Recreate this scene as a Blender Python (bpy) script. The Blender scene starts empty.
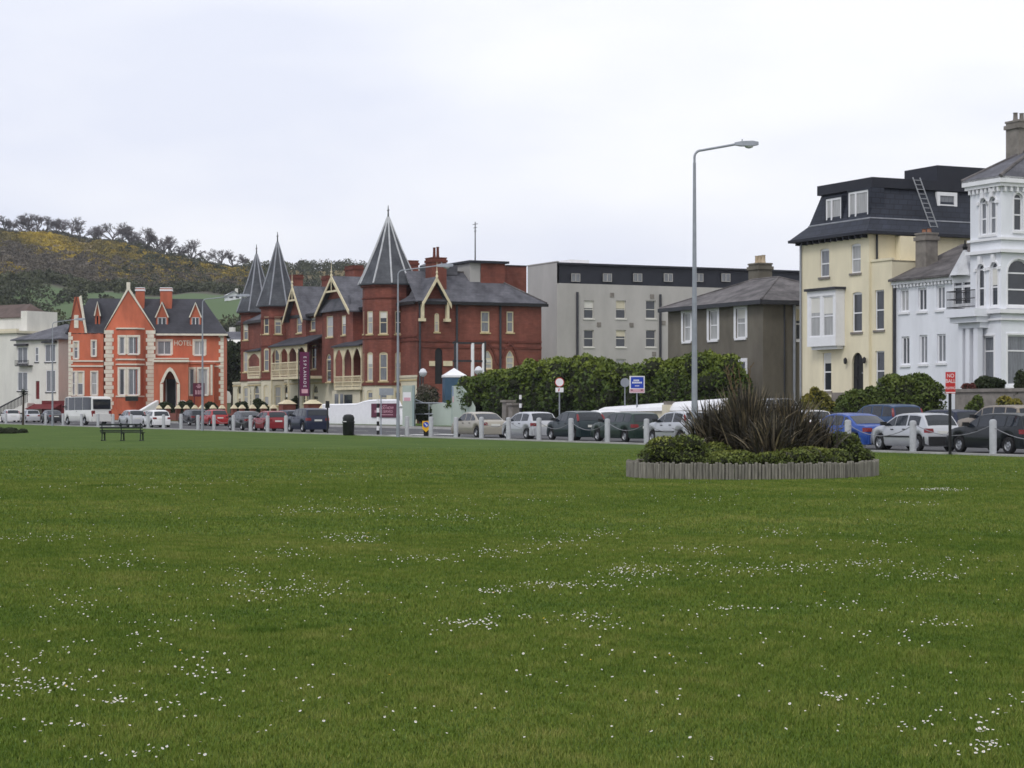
import bpy, bmesh, math, random
import numpy as np
from mathutils import Vector, Matrix
R = math.radians
rnd = random.Random(7)
nrs = np.random.RandomState(11)
scene = bpy.context.scene
COL = scene.collection

# ---------------------------------------------------------------- camera
F, CX, HY, EYE = 2048.0, 512.0, 409.0, 1.6
cam_d = bpy.data.cameras.new('camera'); cam = bpy.data.objects.new('camera', cam_d); COL.objects.link(cam)
cam_d.sensor_width = 36; cam_d.lens = 36 * F / 1024
cam_d.shift_y = (HY - 384) / 1024.0
cam.location = (0, 0, EYE); cam.rotation_euler = (R(90), 0, 0)
cam_d.clip_end = 6000; cam_d.clip_start = 0.1
scene.camera = cam

# ---------------------------------------------------------------- materials
def mat(name, c, rough=.8, var=.15, scale=3.0, bump=0.0, bscale=None, stretch=(1, 1, 1), c2=None, spec=.3, metal=0.0, coat=0.0):
    m = bpy.data.materials.new(name); m.use_nodes = True
    nt = m.node_tree; b = nt.nodes['Principled BSDF']
    b.inputs['Roughness'].default_value = rough; b.inputs['Metallic'].default_value = metal
    b.inputs['Specular IOR Level'].default_value = spec
    b.inputs['Coat Weight'].default_value = coat; b.inputs['Coat Roughness'].default_value = .06
    tc = nt.nodes.new('ShaderNodeTexCoord'); mp = nt.nodes.new('ShaderNodeMapping')
    mp.inputs['Scale'].default_value = stretch
    nt.links.new(tc.outputs['Object'], mp.inputs['Vector'])
    n = nt.nodes.new('ShaderNodeTexNoise'); n.inputs['Scale'].default_value = scale; n.inputs['Detail'].default_value = 6
    n.inputs['Roughness'].default_value = .65
    nt.links.new(mp.outputs['Vector'], n.inputs['Vector'])
    rp = nt.nodes.new('ShaderNodeValToRGB'); rp.color_ramp.elements[0].position = .3; rp.color_ramp.elements[1].position = .7
    lo = [x * (1 - var) for x in c]; hi = [min(1, x * (1 + var)) for x in (c2 or c)]
    rp.color_ramp.elements[0].color = (*lo, 1); rp.color_ramp.elements[1].color = (*hi, 1)
    nt.links.new(n.outputs['Fac'], rp.inputs['Fac']); nt.links.new(rp.outputs['Color'], b.inputs['Base Color'])
    if bump:
        n2 = nt.nodes.new('ShaderNodeTexNoise'); n2.inputs['Scale'].default_value = bscale or scale * 6; n2.inputs['Detail'].default_value = 4
        nt.links.new(mp.outputs['Vector'], n2.inputs['Vector'])
        bp = nt.nodes.new('ShaderNodeBump'); bp.inputs['Strength'].default_value = bump; bp.inputs['Distance'].default_value = .05
        nt.links.new(n2.outputs['Fac'], bp.inputs['Height']); nt.links.new(bp.outputs['Normal'], b.inputs['Normal'])
    return m

def courses(m, cx, cz, mortar, k=.6):
    """lay brick / slate courses over a material's colour (x along, z up, object space)"""
    nt = m.node_tree; b = nt.nodes['Principled BSDF']
    src = b.inputs['Base Color'].links[0].from_socket
    tc = nt.nodes.new('ShaderNodeTexCoord'); sp = nt.nodes.new('ShaderNodeSeparateXYZ'); nt.links.new(tc.outputs['Object'], sp.inputs[0])
    ad = nt.nodes.new('ShaderNodeMath'); ad.operation = 'ADD'; nt.links.new(sp.outputs['X'], ad.inputs[0]); nt.links.new(sp.outputs['Y'], ad.inputs[1])
    cb = nt.nodes.new('ShaderNodeCombineXYZ'); nt.links.new(ad.outputs[0], cb.inputs['X']); nt.links.new(sp.outputs['Z'], cb.inputs['Y'])
    bk = nt.nodes.new('ShaderNodeTexBrick'); nt.links.new(cb.outputs[0], bk.inputs['Vector'])
    bk.inputs['Scale'].default_value = 1; bk.inputs['Brick Width'].default_value = cx; bk.inputs['Row Height'].default_value = cz
    bk.inputs['Mortar Size'].default_value = cz * .08; bk.inputs['Mortar'].default_value = (*mortar, 1)
    bk.inputs['Color1'].default_value = (.78, .78, .78, 1); bk.inputs['Color2'].default_value = (1.2, 1.2, 1.2, 1)
    mx = nt.nodes.new('ShaderNodeMix'); mx.data_type = 'RGBA'; mx.blend_type = 'MULTIPLY'; mx.inputs['Factor'].default_value = k
    nt.links.new(src, mx.inputs['A']); nt.links.new(bk.outputs['Color'], mx.inputs['B']); nt.links.new(mx.outputs['Result'], b.inputs['Base Color'])
    return m

M = {}
M['brick'] = courses(mat('red brick', (.185, .062, .045), .85, .45, .45, .2, 20, (1, 1, .45)), .45, .15, (.8, .75, .7))
M['brick_dark'] = courses(mat('dark brick', (.14, .042, .03), .85, .25, .8, .2, 20), .45, .15, (.8, .75, .7))
M['slate'] = courses(mat('slate', (.075, .076, .092), .7, .35, .8, .25, 8, c2=(.105, .105, .12)), .36, .24, (.6, .6, .6), .4)
M['slate_spire'] = courses(mat('spire slate', (.050, .054, .066), .65, .35, .8, .25, 8, c2=(.075, .08, .09)), .36, .24, (.6, .6, .6), .4)
M['slate_dark'] = courses(mat('dark slate', (.045, .045, .055), .75, .35, .5, .25, 8), .36, .24, (.6, .6, .6), .4)
M['slate_old'] = courses(mat('old slate', (.075, .068, .07), .75, .45, .9, .3, 8, c2=(.125, .115, .115)), .36, .24, (.6, .6, .6), .45)
M['mansard'] = courses(mat('mansard tile', (.028, .033, .048), .65, .25, .8, .2, 8), .6, .3, (.4, .4, .4), .7)
M['lead_white'] = mat('pale lead roll', (.50, .51, .53), .5, .2, 2)
M['lead'] = mat('lead flashing', (.27, .28, .31), .5, .2, 2)
M['orange'] = mat('orange render', (.455, .128, .072), .85, .22, .45, .1, 20, (1, 1, .3), c2=(.54, .15, .082))
M['quoin'] = mat('cream quoin', (.72, .67, .57), .8, .12, 2)
M['cream'] = mat('cream paint', (.62, .57, .44), .8, .12, .7, .05, 15, (1, 1, .35))
M['cream_trim'] = mat('cream trim', (.66, .58, .40), .75, .15, 2)
M['tan'] = mat('tan trim', (.50, .40, .22), .75, .2, 2)
M['white'] = mat('white paint', (.74, .75, .78), .7, .08, .9, .03, 15, (1, 1, .4))
M['white_trim'] = mat('white trim', (.80, .80, .82), .6, .06, 2)
M['bluewhite'] = mat('blue white render', (.76, .775, .82), .8, .10, .7, .05, 15, (1, 1, .3))
M['yellow'] = mat('pale yellow render', (.76, .69, .51), .85, .13, .6, .08, 15, (1, 1, .3))
M['palewall'] = mat('pale render', (.68, .665, .615), .85, .12, .5, .08, 15, (1, 1, .35))
M['grey'] = mat('grey render', (.42, .405, .385), .85, .14, .35, .08, 15, (1, 1, .4))
M['greyside'] = mat('grey concrete face', (.41, .40, .385), .85, .14, .3, .1, 15, (1, 1, .4))
M['attic'] = mat('dark cladding', (.022, .024, .034), .6, .15, 1)
M['brown'] = mat('brown pebbledash', (.152, .138, .112), .95, .26, .6, .3, 30, (1, 1, .45))
M['stone'] = mat('old stone', (.22, .2, .18), .9, .3, 2, .3, 20)
M['terracotta'] = mat('terracotta', (.27, .13, .08), .8, .2, 3)
M['pot'] = mat('buff pot', (.5, .4, .28), .8, .2, 3)
M['black'] = mat('black paint', (.012, .012, .014), .45, .2, 3)
M['iron'] = mat('dark iron', (.03, .03, .034), .5, .2, 3)
M['darkpipe'] = mat('dark pipe', (.04, .042, .05), .6, .2, 3)
M['burgundy'] = mat('burgundy board', (.10, .012, .035), .6, .1, 2)
M['maroon'] = mat('maroon awning', (.14, .02, .022), .8, .2, 2)
M['purple'] = mat('purple banner', (.115, .012, .06), .6, .12, 2)
M['glass_a'] = mat('window glass dark', (.035, .04, .05), .06, .3, .6, spec=.6)
M['glass_b'] = mat('window glass netted', (.17, .18, .2), .2, .35, 5, stretch=(3, 3, .3), spec=.6)
M['glass_c'] = mat('window glass curtained', (.36, .36, .36), .3, .3, 4, stretch=(3, 3, .2), spec=.6)
M['steel'] = mat('galvanised steel', (.30, .32, .36), .5, .12, 3, metal=.3)
M['concrete'] = mat('bollard concrete', (.40, .41, .43), .85, .15, 4, .2, 30)
M['rail'] = mat('grey chain', (.22, .22, .24), .6, .1, 3)
M['asphalt'] = mat('asphalt', (.075, .075, .08), .9, .2, .8, .3, 60, c2=(.09, .09, .095))
M['paving'] = mat('paving', (.2, .195, .185), .9, .2, .6, .2, 20)
M['kerb'] = mat('kerb stone', (.36, .355, .34), .85, .2, 1, .2, 20)
M['roadpaint'] = mat('road paint', (.72, .72, .70), .8, .15, 3)
M['hoarding'] = mat('pale green hoarding', (.41, .47, .42), .7, .12, .5, stretch=(1, 1, .3))
M['hoarding_edge'] = mat('hoarding edge', (.28, .36, .36), .7, .1, 1)
M['timber'] = mat('weathered log', (.20, .188, .16), .9, .55, 12, .4, 30, (1, 1, .12))
M['bin'] = mat('bin plastic', (.012, .014, .014), .5, .2, 3)
M['bench'] = mat('bench paint', (.012, .018, .016), .6, .25, 4)
M['signred'] = mat('sign red', (.50, .03, .03), .5, .1, 3)
M['signblue'] = mat('sign blue', (.02, .06, .42), .5, .05, 3)
M['signpink'] = mat('sign pale pink', (.62, .36, .42), .6, .05, 3)
M['signwhite'] = mat('sign white', (.78, .78, .80), .5, .05, 3)
M['signyellow'] = mat('sign yellow', (.75, .42, .02), .5, .05, 3)
M['postblack'] = mat('post black', (.015, .015, .016), .5, .1, 3)
M['tent_blue'] = mat('tent blue', (.05, .10, .16), .7, .15, 2)
M['tyre'] = mat('tyre rubber', (.014, .014, .015), .8, .2, 8)
M['alloy'] = mat('wheel rim', (.34, .35, .37), .4, .2, 8, metal=.6)
M['carglass'] = mat('car glass', (.014, .019, .027), .03, .2, 2, spec=.5)
M['plastic'] = mat('bumper plastic', (.022, .023, .025), .6, .2, 5)
M['lightred'] = mat('tail light red', (.20, .012, .014), .25, .2, 8, spec=.5)
M['lightclear'] = mat('headlight clear', (.55, .56, .58), .15, .1, 8, spec=.6)
M['plate'] = mat('number plate', (.70, .70, .66), .5, .05, 8)
M['lamp'] = mat('lamp glass', (.62, .63, .66), .3, .05, 5)
M['roof_red'] = mat('reddish tiles', (.11, .08, .07), .85, .3, 1, .2, 10)
M['soil'] = mat('bed soil', (.035, .026, .018), .95, .3, 3, .4, 20)

def paint(name, c, metallic=0.0):
    return mat(name, c, .35, .04, 1.5, spec=.4, metal=metallic, coat=.22)

def leafmat(name, lo, hi, rough=.6, trans=.0, spec=.25, mid=None):
    m = bpy.data.materials.new(name); m.use_nodes = True; nt = m.node_tree; b = nt.nodes['Principled BSDF']
    b.inputs['Roughness'].default_value = rough; b.inputs['Specular IOR Level'].default_value = spec
    at = nt.nodes.new('ShaderNodeAttribute'); at.attribute_name = 'tint'
    rp = nt.nodes.new('ShaderNodeValToRGB')
    rp.color_ramp.elements[0].color = (*lo, 1); rp.color_ramp.elements[1].color = (*hi, 1)
    if mid:
        e = rp.color_ramp.elements.new(.5); e.color = (*mid, 1)
    nt.links.new(at.outputs['Fac'], rp.inputs['Fac']); nt.links.new(rp.outputs['Color'], b.inputs['Base Color'])
    return m

# ---------------------------------------------------------------- mesh builder
class MB:
    def __init__(s): s.v = []; s.f = []; s.m = []
    def add(s, vs, fs, m=0):
        b = len(s.v); s.v += [tuple(p) for p in vs]; s.f += [tuple(i + b for i in f) for f in fs]; s.m += [m] * len(fs)
    def hexa(s, p, m=0):
        s.add(p, [(3, 2, 1, 0), (4, 5, 6, 7), (0, 1, 5, 4), (1, 2, 6, 5), (2, 3, 7, 6), (3, 0, 4, 7)], m)
    def box(s, x0, x1, y0, y1, z0, z1, m=0):
        s.hexa([(x0, y0, z0), (x1, y0, z0), (x1, y1, z0), (x0, y1, z0), (x0, y0, z1), (x1, y0, z1), (x1, y1, z1), (x0, y1, z1)], m)
    def poly(s, pts, m=0): s.add(pts, [tuple(range(len(pts)))], m)
    def prism(s, pts, vec, m=0):
        n = len(pts); q = [tuple(p[i] + vec[i] for i in range(3)) for p in pts]
        s.add(list(pts) + q, [tuple(range(n - 1, -1, -1)), tuple(range(n, 2 * n))] + [(i, (i + 1) % n, n + (i + 1) % n, n + i) for i in range(n)], m)
    def tube(s, p0, p1, r0, r1=None, n=6, m=0):
        p0 = Vector(p0); p1 = Vector(p1); r1 = r0 if r1 is None else r1
        d = (p1 - p0).normalized(); a = d.orthogonal().normalized(); b = d.cross(a)
        vs = []
        for p, r in ((p0, r0), (p1, r1)):
            for i in range(n):
                t = 2 * math.pi * i / n; vs.append(p + a * (r * math.cos(t)) + b * (r * math.sin(t)))
        s.add(vs, [(i, (i + 1) % n, n + (i + 1) % n, n + i) for i in range(n)] + [tuple(range(n - 1, -1, -1)), tuple(range(n, 2 * n))], m)
    def path(s, pts, rs, n=6, m=0):
        if not isinstance(rs, (list, tuple)): rs = [rs] * len(pts)
        for i in range(len(pts) - 1): s.tube(pts[i], pts[i + 1], rs[i], rs[i + 1], n, m)
    def lathe(s, c, prof, n=16, m=0, a0=0.0):
        vs = []
        for r, z in prof:
            for i in range(n):
                t = a0 + 2 * math.pi * i / n; vs.append((c[0] + r * math.cos(t), c[1] + r * math.sin(t), c[2] + z))
        k = len(prof); fs = []
        for j in range(k - 1):
            for i in range(n):
                fs.append((j * n + i, j * n + (i + 1) % n, (j + 1) * n + (i + 1) % n, (j + 1) * n + i))
        fs.append(tuple(range(n - 1, -1, -1))); fs.append(tuple(range((k - 1) * n, k * n)))
        s.add(vs, fs, m)
    def build(s, name, mats, parent=None, smooth=False, loc=None):
        me = bpy.data.meshes.new(name); me.from_pydata(s.v, [], s.f)
        if not isinstance(mats, (list, tuple)): mats = [mats]
        for m in mats: me.materials.append(m)
        if len(mats) > 1: me.polygons.foreach_set('material_index', s.m)
        if smooth:
            me.polygons.foreach_set('use_smooth', [True] * len(me.polygons)); me.set_sharp_from_angle(angle=R(38))
        me.update()
        o = bpy.data.objects.new(name, me); COL.objects.link(o)
        if parent: o.parent = parent
        if loc: o.location = loc
        return o

def npmesh(name, verts, faces_n, tint, mats, parent=None, midx=None):
    """verts (N,3); faces of faces_n corners laid out in sequence; tint per face"""
    me = bpy.data.meshes.new(name); nv = len(verts); nf = nv // faces_n
    me.vertices.add(nv); me.vertices.foreach_set('co', verts.astype(np.float32).ravel())
    me.loops.add(nv); me.loops.foreach_set('vertex_index', np.arange(nv, dtype=np.int32))
    me.polygons.add(nf); me.polygons.foreach_set('loop_start', np.arange(0, nv, faces_n, dtype=np.int32))
    at = me.attributes.new('tint', 'FLOAT', 'FACE'); at.data.foreach_set('value', np.asarray(tint, dtype=np.float32))
    for m in (mats if isinstance(mats, (list, tuple)) else [mats]): me.materials.append(m)
    if midx is not None: me.polygons.foreach_set('material_index', np.asarray(midx, dtype=np.int32))
    me.update(calc_edges=True)
    o = bpy.data.objects.new(name, me); COL.objects.link(o)
    if parent: o.parent = parent
    return o

def tag(o, label=None, cat=None, group=None, kind=None):
    if label: o['label'] = label
    if cat: o['category'] = cat
    if group: o['group'] = group
    if kind: o['kind'] = kind
    return o
def thing(name, label, cat, loc=(0, 0, 0), rz=0.0, group=None):
    o = bpy.data.objects.new(name, None); COL.objects.link(o); o.location = loc; o.rotation_euler = (0, 0, rz)
    o.empty_display_size = .3
    return tag(o, label, cat, group)
def copy_tree(o, parent=None):
    c = o.copy(); COL.objects.link(c); c.parent = parent
    for ch in list(o.children): copy_tree(ch, c)
    return c
def lettering(txt, size, m, parent, loc, rz=0.0, sx=1.0, ext=.01, name='lettering', align='CENTER'):
    cu = bpy.data.curves.new(name, 'FONT'); cu.body = txt; cu.size = size; cu.align_x = align; cu.align_y = 'CENTER'; cu.extrude = ext
    cu.materials.append(m)
    o = bpy.data.objects.new(name, cu); COL.objects.link(o); o.parent = parent; o.location = loc
    me = bpy.data.meshes.new_from_object(o); bpy.data.objects.remove(o)
    o = bpy.data.objects.new(name, me); COL.objects.link(o); o.parent = parent; o.location = loc
    o.rotation_euler = (R(90), 0, rz); o.scale = (sx, 1, 1)
    return o

# ---------------------------------------------------------------- street coordinates
TH = R(25.5)
P0 = (16.4, 70.0)
U = (-math.sin(TH), math.cos(TH)); V = (math.cos(TH), math.sin(TH))
SA = -(math.pi / 2 - TH)          # heading of a facade's right-hand direction
def S(u, v): return (P0[0] + u * U[0] + v * V[0], P0[1] + u * U[1] + v * V[1])
def u_at(px, v):
    k = (px - CX) / F
    return (P0[0] + v * V[0] - k * (P0[1] + v * V[1])) / (k * U[1] - U[0])
def zg(v):
    """height of the ground across the street"""
    if v < .3: return 0.0
    if v < 12.4: return .02 + .16 * (v - .3) / 12.1
    if v < 15.5: return .30
    return .36
def zw(py, D): return EYE + (HY - py) / F * D

class Frame:
    def __init__(s, x, y, ang): s.x, s.y, s.ang = x, y, ang; s.c, s.s = math.cos(ang), math.sin(ang)
    def W(s, p): return (s.x + p[0] * s.c - p[1] * s.s, s.y + p[0] * s.s + p[1] * s.c)
class Pl:
    """a vertical plane of a building: a runs to the viewer's right, d points outward"""
    def __init__(s, fr, o, t):
        s.fr = fr; s.o = o; l = math.hypot(*t); s.t = (t[0] / l, t[1] / l); s.n = (s.t[1], -s.t[0])
    def P(s, a, d, z): return (s.o[0] + a * s.t[0] + d * s.n[0], s.o[1] + a * s.t[1] + d * s.n[1], z)
    def D(s, a, d=0): return s.fr.W(s.P(a, d, 0))[1]
    def a(s, px, d=0):
        k = (px - CX) / F
        w0 = s.fr.W(s.P(0, d, 0)); w1 = s.fr.W(s.P(1, d, 0))
        g0 = w0[0] - k * w0[1]; g1 = w1[0] - k * w1[1]
        return -g0 / (g1 - g0)
    def z(s, py, a, d=0): return zw(py, s.D(a, d))
    def rect(s, x0, x1, y0, y1, d=0):
        a0, a1 = s.a(x0, d), s.a(x1, d); m = (a0 + a1) / 2
        return a0, a1, s.z(y1, m, d), s.z(y0, m, d)
    def box(s, mb, a0, a1, d0, d1, z0, z1, m=0):
        mb.hexa([s.P(a0, d1, z0), s.P(a1, d1, z0), s.P(a1, d0, z0), s.P(a0, d0, z0), s.P(a0, d1, z1), s.P(a1, d1, z1), s.P(a1, d0, z1), s.P(a0, d0, z1)], m)
    def poly(s, mb, pts, d, m=0): mb.poly([s.P(a, d, z) for a, z in pts], m)
    def slab(s, mb, pts, d0, d1, m=0):
        dv = (s.n[0] * (d1 - d0), s.n[1] * (d1 - d0), 0); mb.prism([s.P(a, d0, z) for a, z in pts], dv, m)

def arch_pts(a0, a1, zs, z1, kind, n=8):
    c = (a0 + a1) / 2; h = (a1 - a0) / 2; r = z1 - zs; out = []
    for i in range(n + 1):
        if kind == 'round':
            t = math.pi * (1 - i / n); out.append((c + h * math.cos(t), zs + r * math.sin(t)))
        else:
            t = i / n * 2; q = t if t <= 1 else 2 - t
            out.append((a0 + (a1 - a0) * i / n, zs + r * (1 - (1 - q) ** 1.7) if q < 1 else z1))
    return out

def wall(mb, pl, a0, a1, z0, z1, holes=(), dep=.18, m=0):
    holes = [h for h in holes if h]
    xs = sorted({a0, a1, *[max(a0, min(a1, h[0])) for h in holes], *[max(a0, min(a1, h[1])) for h in holes]})
    zs = sorted({z0, z1, *[max(z0, min(z1, h[2])) for h in holes], *[max(z0, min(z1, h[3])) for h in holes]})
    for i in range(len(xs) - 1):
        for j in range(len(zs) - 1):
            xm, zm = (xs[i] + xs[i + 1]) / 2, (zs[j] + zs[j + 1]) / 2
            if any(h[0] < xm < h[1] and h[2] < zm < h[3] for h in holes): continue
            pl.poly(mb, [(xs[i], zs[j]), (xs[i + 1], zs[j]), (xs[i + 1], zs[j + 1]), (xs[i], zs[j + 1])], 0, m)
    for h in holes:
        b0, b1, c0, c1 = h[:4]; kind = h[4] if len(h) > 4 else None
        if b1 < a0 or b0 > a1 or c1 < z0 or c0 > z1: continue
        if kind:
            zs_ = c1 - h[5]; ar = arch_pts(b0, b1, zs_, c1, kind)
            n = len(ar) // 2
            pl.poly(mb, [(b0, c1)] + [p for p in ar[:n + 1]][::1], 0, m)
            pl.poly(mb, [(b1, c1)] + ar[n:][::-1], 0, m)
            loop = [(b0, c0), *ar, (b1, c0)]
        else: loop = [(b0, c0), (b0, c1), (b1, c1), (b1, c0)]
        for i in range(len(loop)):
            p, q = loop[i], loop[(i + 1) % len(loop)]
            mb.poly([pl.P(p[0], 0, p[1]), pl.P(q[0], 0, q[1]), pl.P(q[0], -dep, q[1]), pl.P(p[0], -dep, p[1])], m)

GL = ['glass_a', 'glass_b', 'glass_b', 'glass_c']
def win(root, pl, rect, fm='white_trim', kind=None, rise=0, bars='sash', sur=0, surm='white_trim', sill='cream_trim', fw=.07, glass=None, dep=.16, name='window', surtop=True):
    a0, a1, z0, z1 = rect
    mb = MB(); d0, d1 = -dep + .02, -dep + .09
    pl.box(mb, a0, a0 + fw, d0, d1, z0, z1 - rise); pl.box(mb, a1 - fw, a1, d0, d1, z0, z1 - rise)
    pl.box(mb, a0 + fw, a1 - fw, d0, d1, z0, z0 + fw)
    if kind:
        o_ = arch_pts(a0, a1, z1 - rise, z1, kind); i_ = arch_pts(a0 + fw, a1 - fw, z1 - rise, z1 - fw, kind)
        for i in range(len(o_) - 1): pl.slab(mb, [o_[i], o_[i + 1], i_[i + 1], i_[i]], d0, d1)
        pl.box(mb, a0 + fw, a1 - fw, d0, d1 - .01, z1 - rise - fw / 2, z1 - rise + fw / 2)
    else: pl.box(mb, a0 + fw, a1 - fw, d0, d1, z1 - fw, z1)
    zt = z1 - rise if kind else z1
    if bars in ('sash', 'cross'):
        zm = (z0 + zt) / 2; pl.box(mb, a0 + fw, a1 - fw, d0 + .004, d1 - .012, zm - .035, zm + .035)
    if bars in ('pair', 'cross', 'pairtop'):
        am = (a0 + a1) / 2; pl.box(mb, am - .035, am + .035, d0 + .002, d1 - .006, z0 + fw, zt - fw)
    if bars == 'pairtop': pl.box(mb, a0 + fw, a1 - fw, d0 + .004, d1 - .012, z1 - .28 * (z1 - z0), z1 - .28 * (z1 - z0) + .07)
    if bars == 'top': pl.box(mb, a0 + fw, a1 - fw, d0 + .004, d1 - .012, z1 - .33 * (z1 - z0), z1 - .33 * (z1 - z0) + .07)
    w = mb.build(name, M[fm], root)
    g = MB(); pl.slab(g, ([(a0, z0), *arch_pts(a0, a1, z1 - rise, z1, kind), (a1, z0)] if kind else [(a0, z0), (a0, z1), (a1, z1), (a1, z0)]), d0 - .03, d0 + .03)
    g.build('pane', M[glass or rnd.choice(GL)], w)
    if bars == 'sash' and rnd.random() < .4 and (z1 - z0) > 1.0:
        b = MB(); h_ = (z1 - rise - z0) * rnd.uniform(.25, .6); pl.box(b, a0 + fw, a1 - fw, d0 + .032, d0 + .04, z1 - rise - h_, z1 - rise - fw * .4); b.build('blind', M[rnd.choice(['palewall', 'cream'])], w)
    if sill:
        b = MB(); pl.box(b, a0 - .1, a1 + .1, -dep + .1, .08, z0 - .12, z0 - .002); b.build('sill', M[sill], w)
    if sur:
        b = MB(); e = .035
        pl.box(b, a0 - sur, a0 - .001, -.02, e, z0, z1 - rise); pl.box(b, a1 + .001, a1 + sur, -.02, e, z0, z1 - rise)
        if kind:
            o_ = arch_pts(a0 - sur, a1 + sur, z1 - rise, z1 + sur, kind); i_ = arch_pts(a0, a1, z1 - rise, z1, kind)
            for i in range(len(o_) - 1): pl.slab(b, [o_[i], o_[i + 1], i_[i + 1], i_[i]], -.02, e)
        elif surtop: pl.box(b, a0 - sur, a1 + sur, -.02, e + .01, z1 + .001, z1 + sur)
        b.build('surround', M[surm], w)
    return (a0, a1, z0, z1, kind, rise) if kind else rect
def wpx(root, pl, x0, x1, y0, y1, **k):
    r = pl.rect(x0, x1, y0, y1)
    if k.get('kind') and 'rise' not in k: k['rise'] = (r[1] - r[0]) * (.5 if k['kind'] == 'round' else .75)
    return win(root, pl, r, **k)
def roofslab(mb, pts, th=.12, m=0): mb.prism([(p[0], p[1], p[2] - th) for p in pts], (0, 0, th), m)
def gutter(mb, pl, a0, a1, z, d=.3, h=.16): pl.box(mb, a0, a1, d - .14, d, z - h, z)
def pipe(root, pl, a, z0, z1, r=.06, name='downpipe', m='darkpipe'):
    mb = MB(); mb.tube(pl.P(a, .09, z0), pl.P(a, .09, z1), r, n=6); return mb.build(name, M[m], root)
def chimney(root, x0, x1, y0, y1, z0, z1, m, pots=2, potm='pot', poth=.5, capm=None, band=True):
    mb = MB(); mb.box(x0, x1, y0, y1, z0, z1)
    mb.box(x0 - .08, x1 + .08, y0 - .08, y1 + .08, z1 - .32, z1 - .12, 1)
    mb.box(x0 - .04, x1 + .04, y0 - .04, y1 + .04, z1 + .003, z1 + .1, 1)
    c = mb.build('chimney', [M[m], M[capm or m]], root)
    for i in range(pots):
        p = MB(); t = (i + .5) / pots
        if (x1 - x0) > (y1 - y0): q = (x0 + t * (x1 - x0), (y0 + y1) / 2)
        else: q = ((x0 + x1) / 2, y0 + t * (y1 - y0))
        p.lathe((q[0], q[1], z1 + .1), [(.15, 0), (.12, poth * .3), (.11, poth * .9), (.14, poth)], 10)
        p.build('chimney_pot', M[potm], c, smooth=True)
    return c
def bargeboard(root, pl, aL, aR, zL, aM, zM, d, m='cream_trim', w=.35, fin=1.0, infill=True):
    """carved gable boards with a curved brace and a finial"""
    mb = MB()
    for a in (aL, aR):
        pl.slab(mb, [(a, zL), (a, zL - w), (aM, zM - w), (aM, zM)], d, d + .09)
    if infill:
        H = zM - zL; t = .42
        zc = zM - t * H
        bl, br = aM + (aL - aM) * t, aM + (aR - aM) * t
        pl.slab(mb, [(bl, zc - .1), (br, zc - .1), (br, zc + .08), (bl, zc + .08)], d + .01, d + .07)
        for sgn, a in ((-1, bl), (1, br)):
            pl.slab(mb, [(a, zc - .1), (a - sgn * .12, zc - .1), (aM + sgn * .05, zM - w - .1), (aM + sgn * .18, zM - w - .1)], d + .015, d + .065)
        pl.box(mb, aM - .06, aM + .06, d + .02, d + .08, zc, zM)
    o = mb.build('bargeboard', M[m], root)
    if fin:
        f = MB(); c = pl.P(aM, d + .05, zM - .15)
        f.lathe(c, [(.09, 0), (.12, .2), (.05, .35), (.11, .5), (.03, .65), (.015, fin + .15)], 8); f.build('finial', M[m], o, smooth=True)
    return o
# ================================================================ BUILDINGS
def frame_at(px, v, ang=SA):
    u = u_at(px, v); x, y = S(u, v); return Frame(x, y, ang)
def free_frame(px, D, ang): return Frame((px - CX) / F * D, D, ang)
def brect(root, pl, name, m, boxes):
    mb = MB()
    for b in boxes: pl.box(mb, *b)
    return mb.build(name, M[m], root)

# ---------------------------------------------------------------- yellow house with a mansard roof
fr = frame_at(868.9, 20.6)
ye = thing('yellow_house', 'pale yellow three storey house with a dark mansard roof and white oriel bay', 'house', (fr.x, fr.y, 0), SA)
fp = Pl(fr, (0, 0), (1, 0)); sp = Pl(fr, (0, 0), (0, 1))
xl = fp.a(799.5); ZT = 11.3; DEP = 12
H = []
k = dict(fm='white_trim', sill='stone')
H.append(wpx(ye, fp, 820, 829.2, 248.5, 277, kind='round', rise=.10, **k)); H.append(wpx(ye, fp, 851, 860.7, 243.5, 273, kind='round', rise=.10, **k))
H.append(wpx(ye, fp, 852.3, 862, 292, 332, kind='round', rise=.10, **k)); H.append(wpx(ye, fp, 823, 831.3, 353, 391, **k))
dr = fp.rect(851.8, 863.2, 352.5, 392); dh = (*dr, 'round', .65)
d = MB(); fp.slab(d, [(dr[0], dr[2]), *arch_pts(dr[0], dr[1], dr[3] - .65, dr[3], 'round'), (dr[1], dr[2])], -.2, -.12)
for i in (0, 1):
    for j in (0, 1, 2):
        w2 = (dr[1] - dr[0]) / 2; fp.box(d, dr[0] + i * w2 + .12, dr[0] + (i + 1) * w2 - .12, -.12, -.09, dr[2] + .15 + j * .72, dr[2] + .72 + j * .72)
door = d.build('door', M['black'], ye)
h_ = MB(); h_.lathe(fp.P(dr[1] - .15, -.06, dr[2] + 1.0), [(.035, 0), (.045, .04), (.03, .08)], 8); h_.build('handle', M['alloy'], door)
st = MB(); fp.box(st, dr[0] - .5, dr[1] + .5, 0, 1.0, .3, dr[2] - .03); fp.box(st, dr[0] - .4, dr[1] + .4, 1.0, 1.4, .3, dr[2] - .3); fp.box(st, dr[0] - .4, dr[1] + .4, 1.4, 1.8, .3, dr[2] - .6)
st.build('doorstep', M['stone'], ye)
H.append(dh)
r0 = fp.rect(807.5, 835, 297, 334, .62); H.append((r0[0] + .1, r0[1] - .1, r0[2], r0[3]))
mb = MB(); wall(mb, fp, xl, 0, 0, ZT, H)
lp = Pl(fr, (xl, DEP), (0, -1)); bp = Pl(fr, (0, DEP), (-1, 0))
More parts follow.
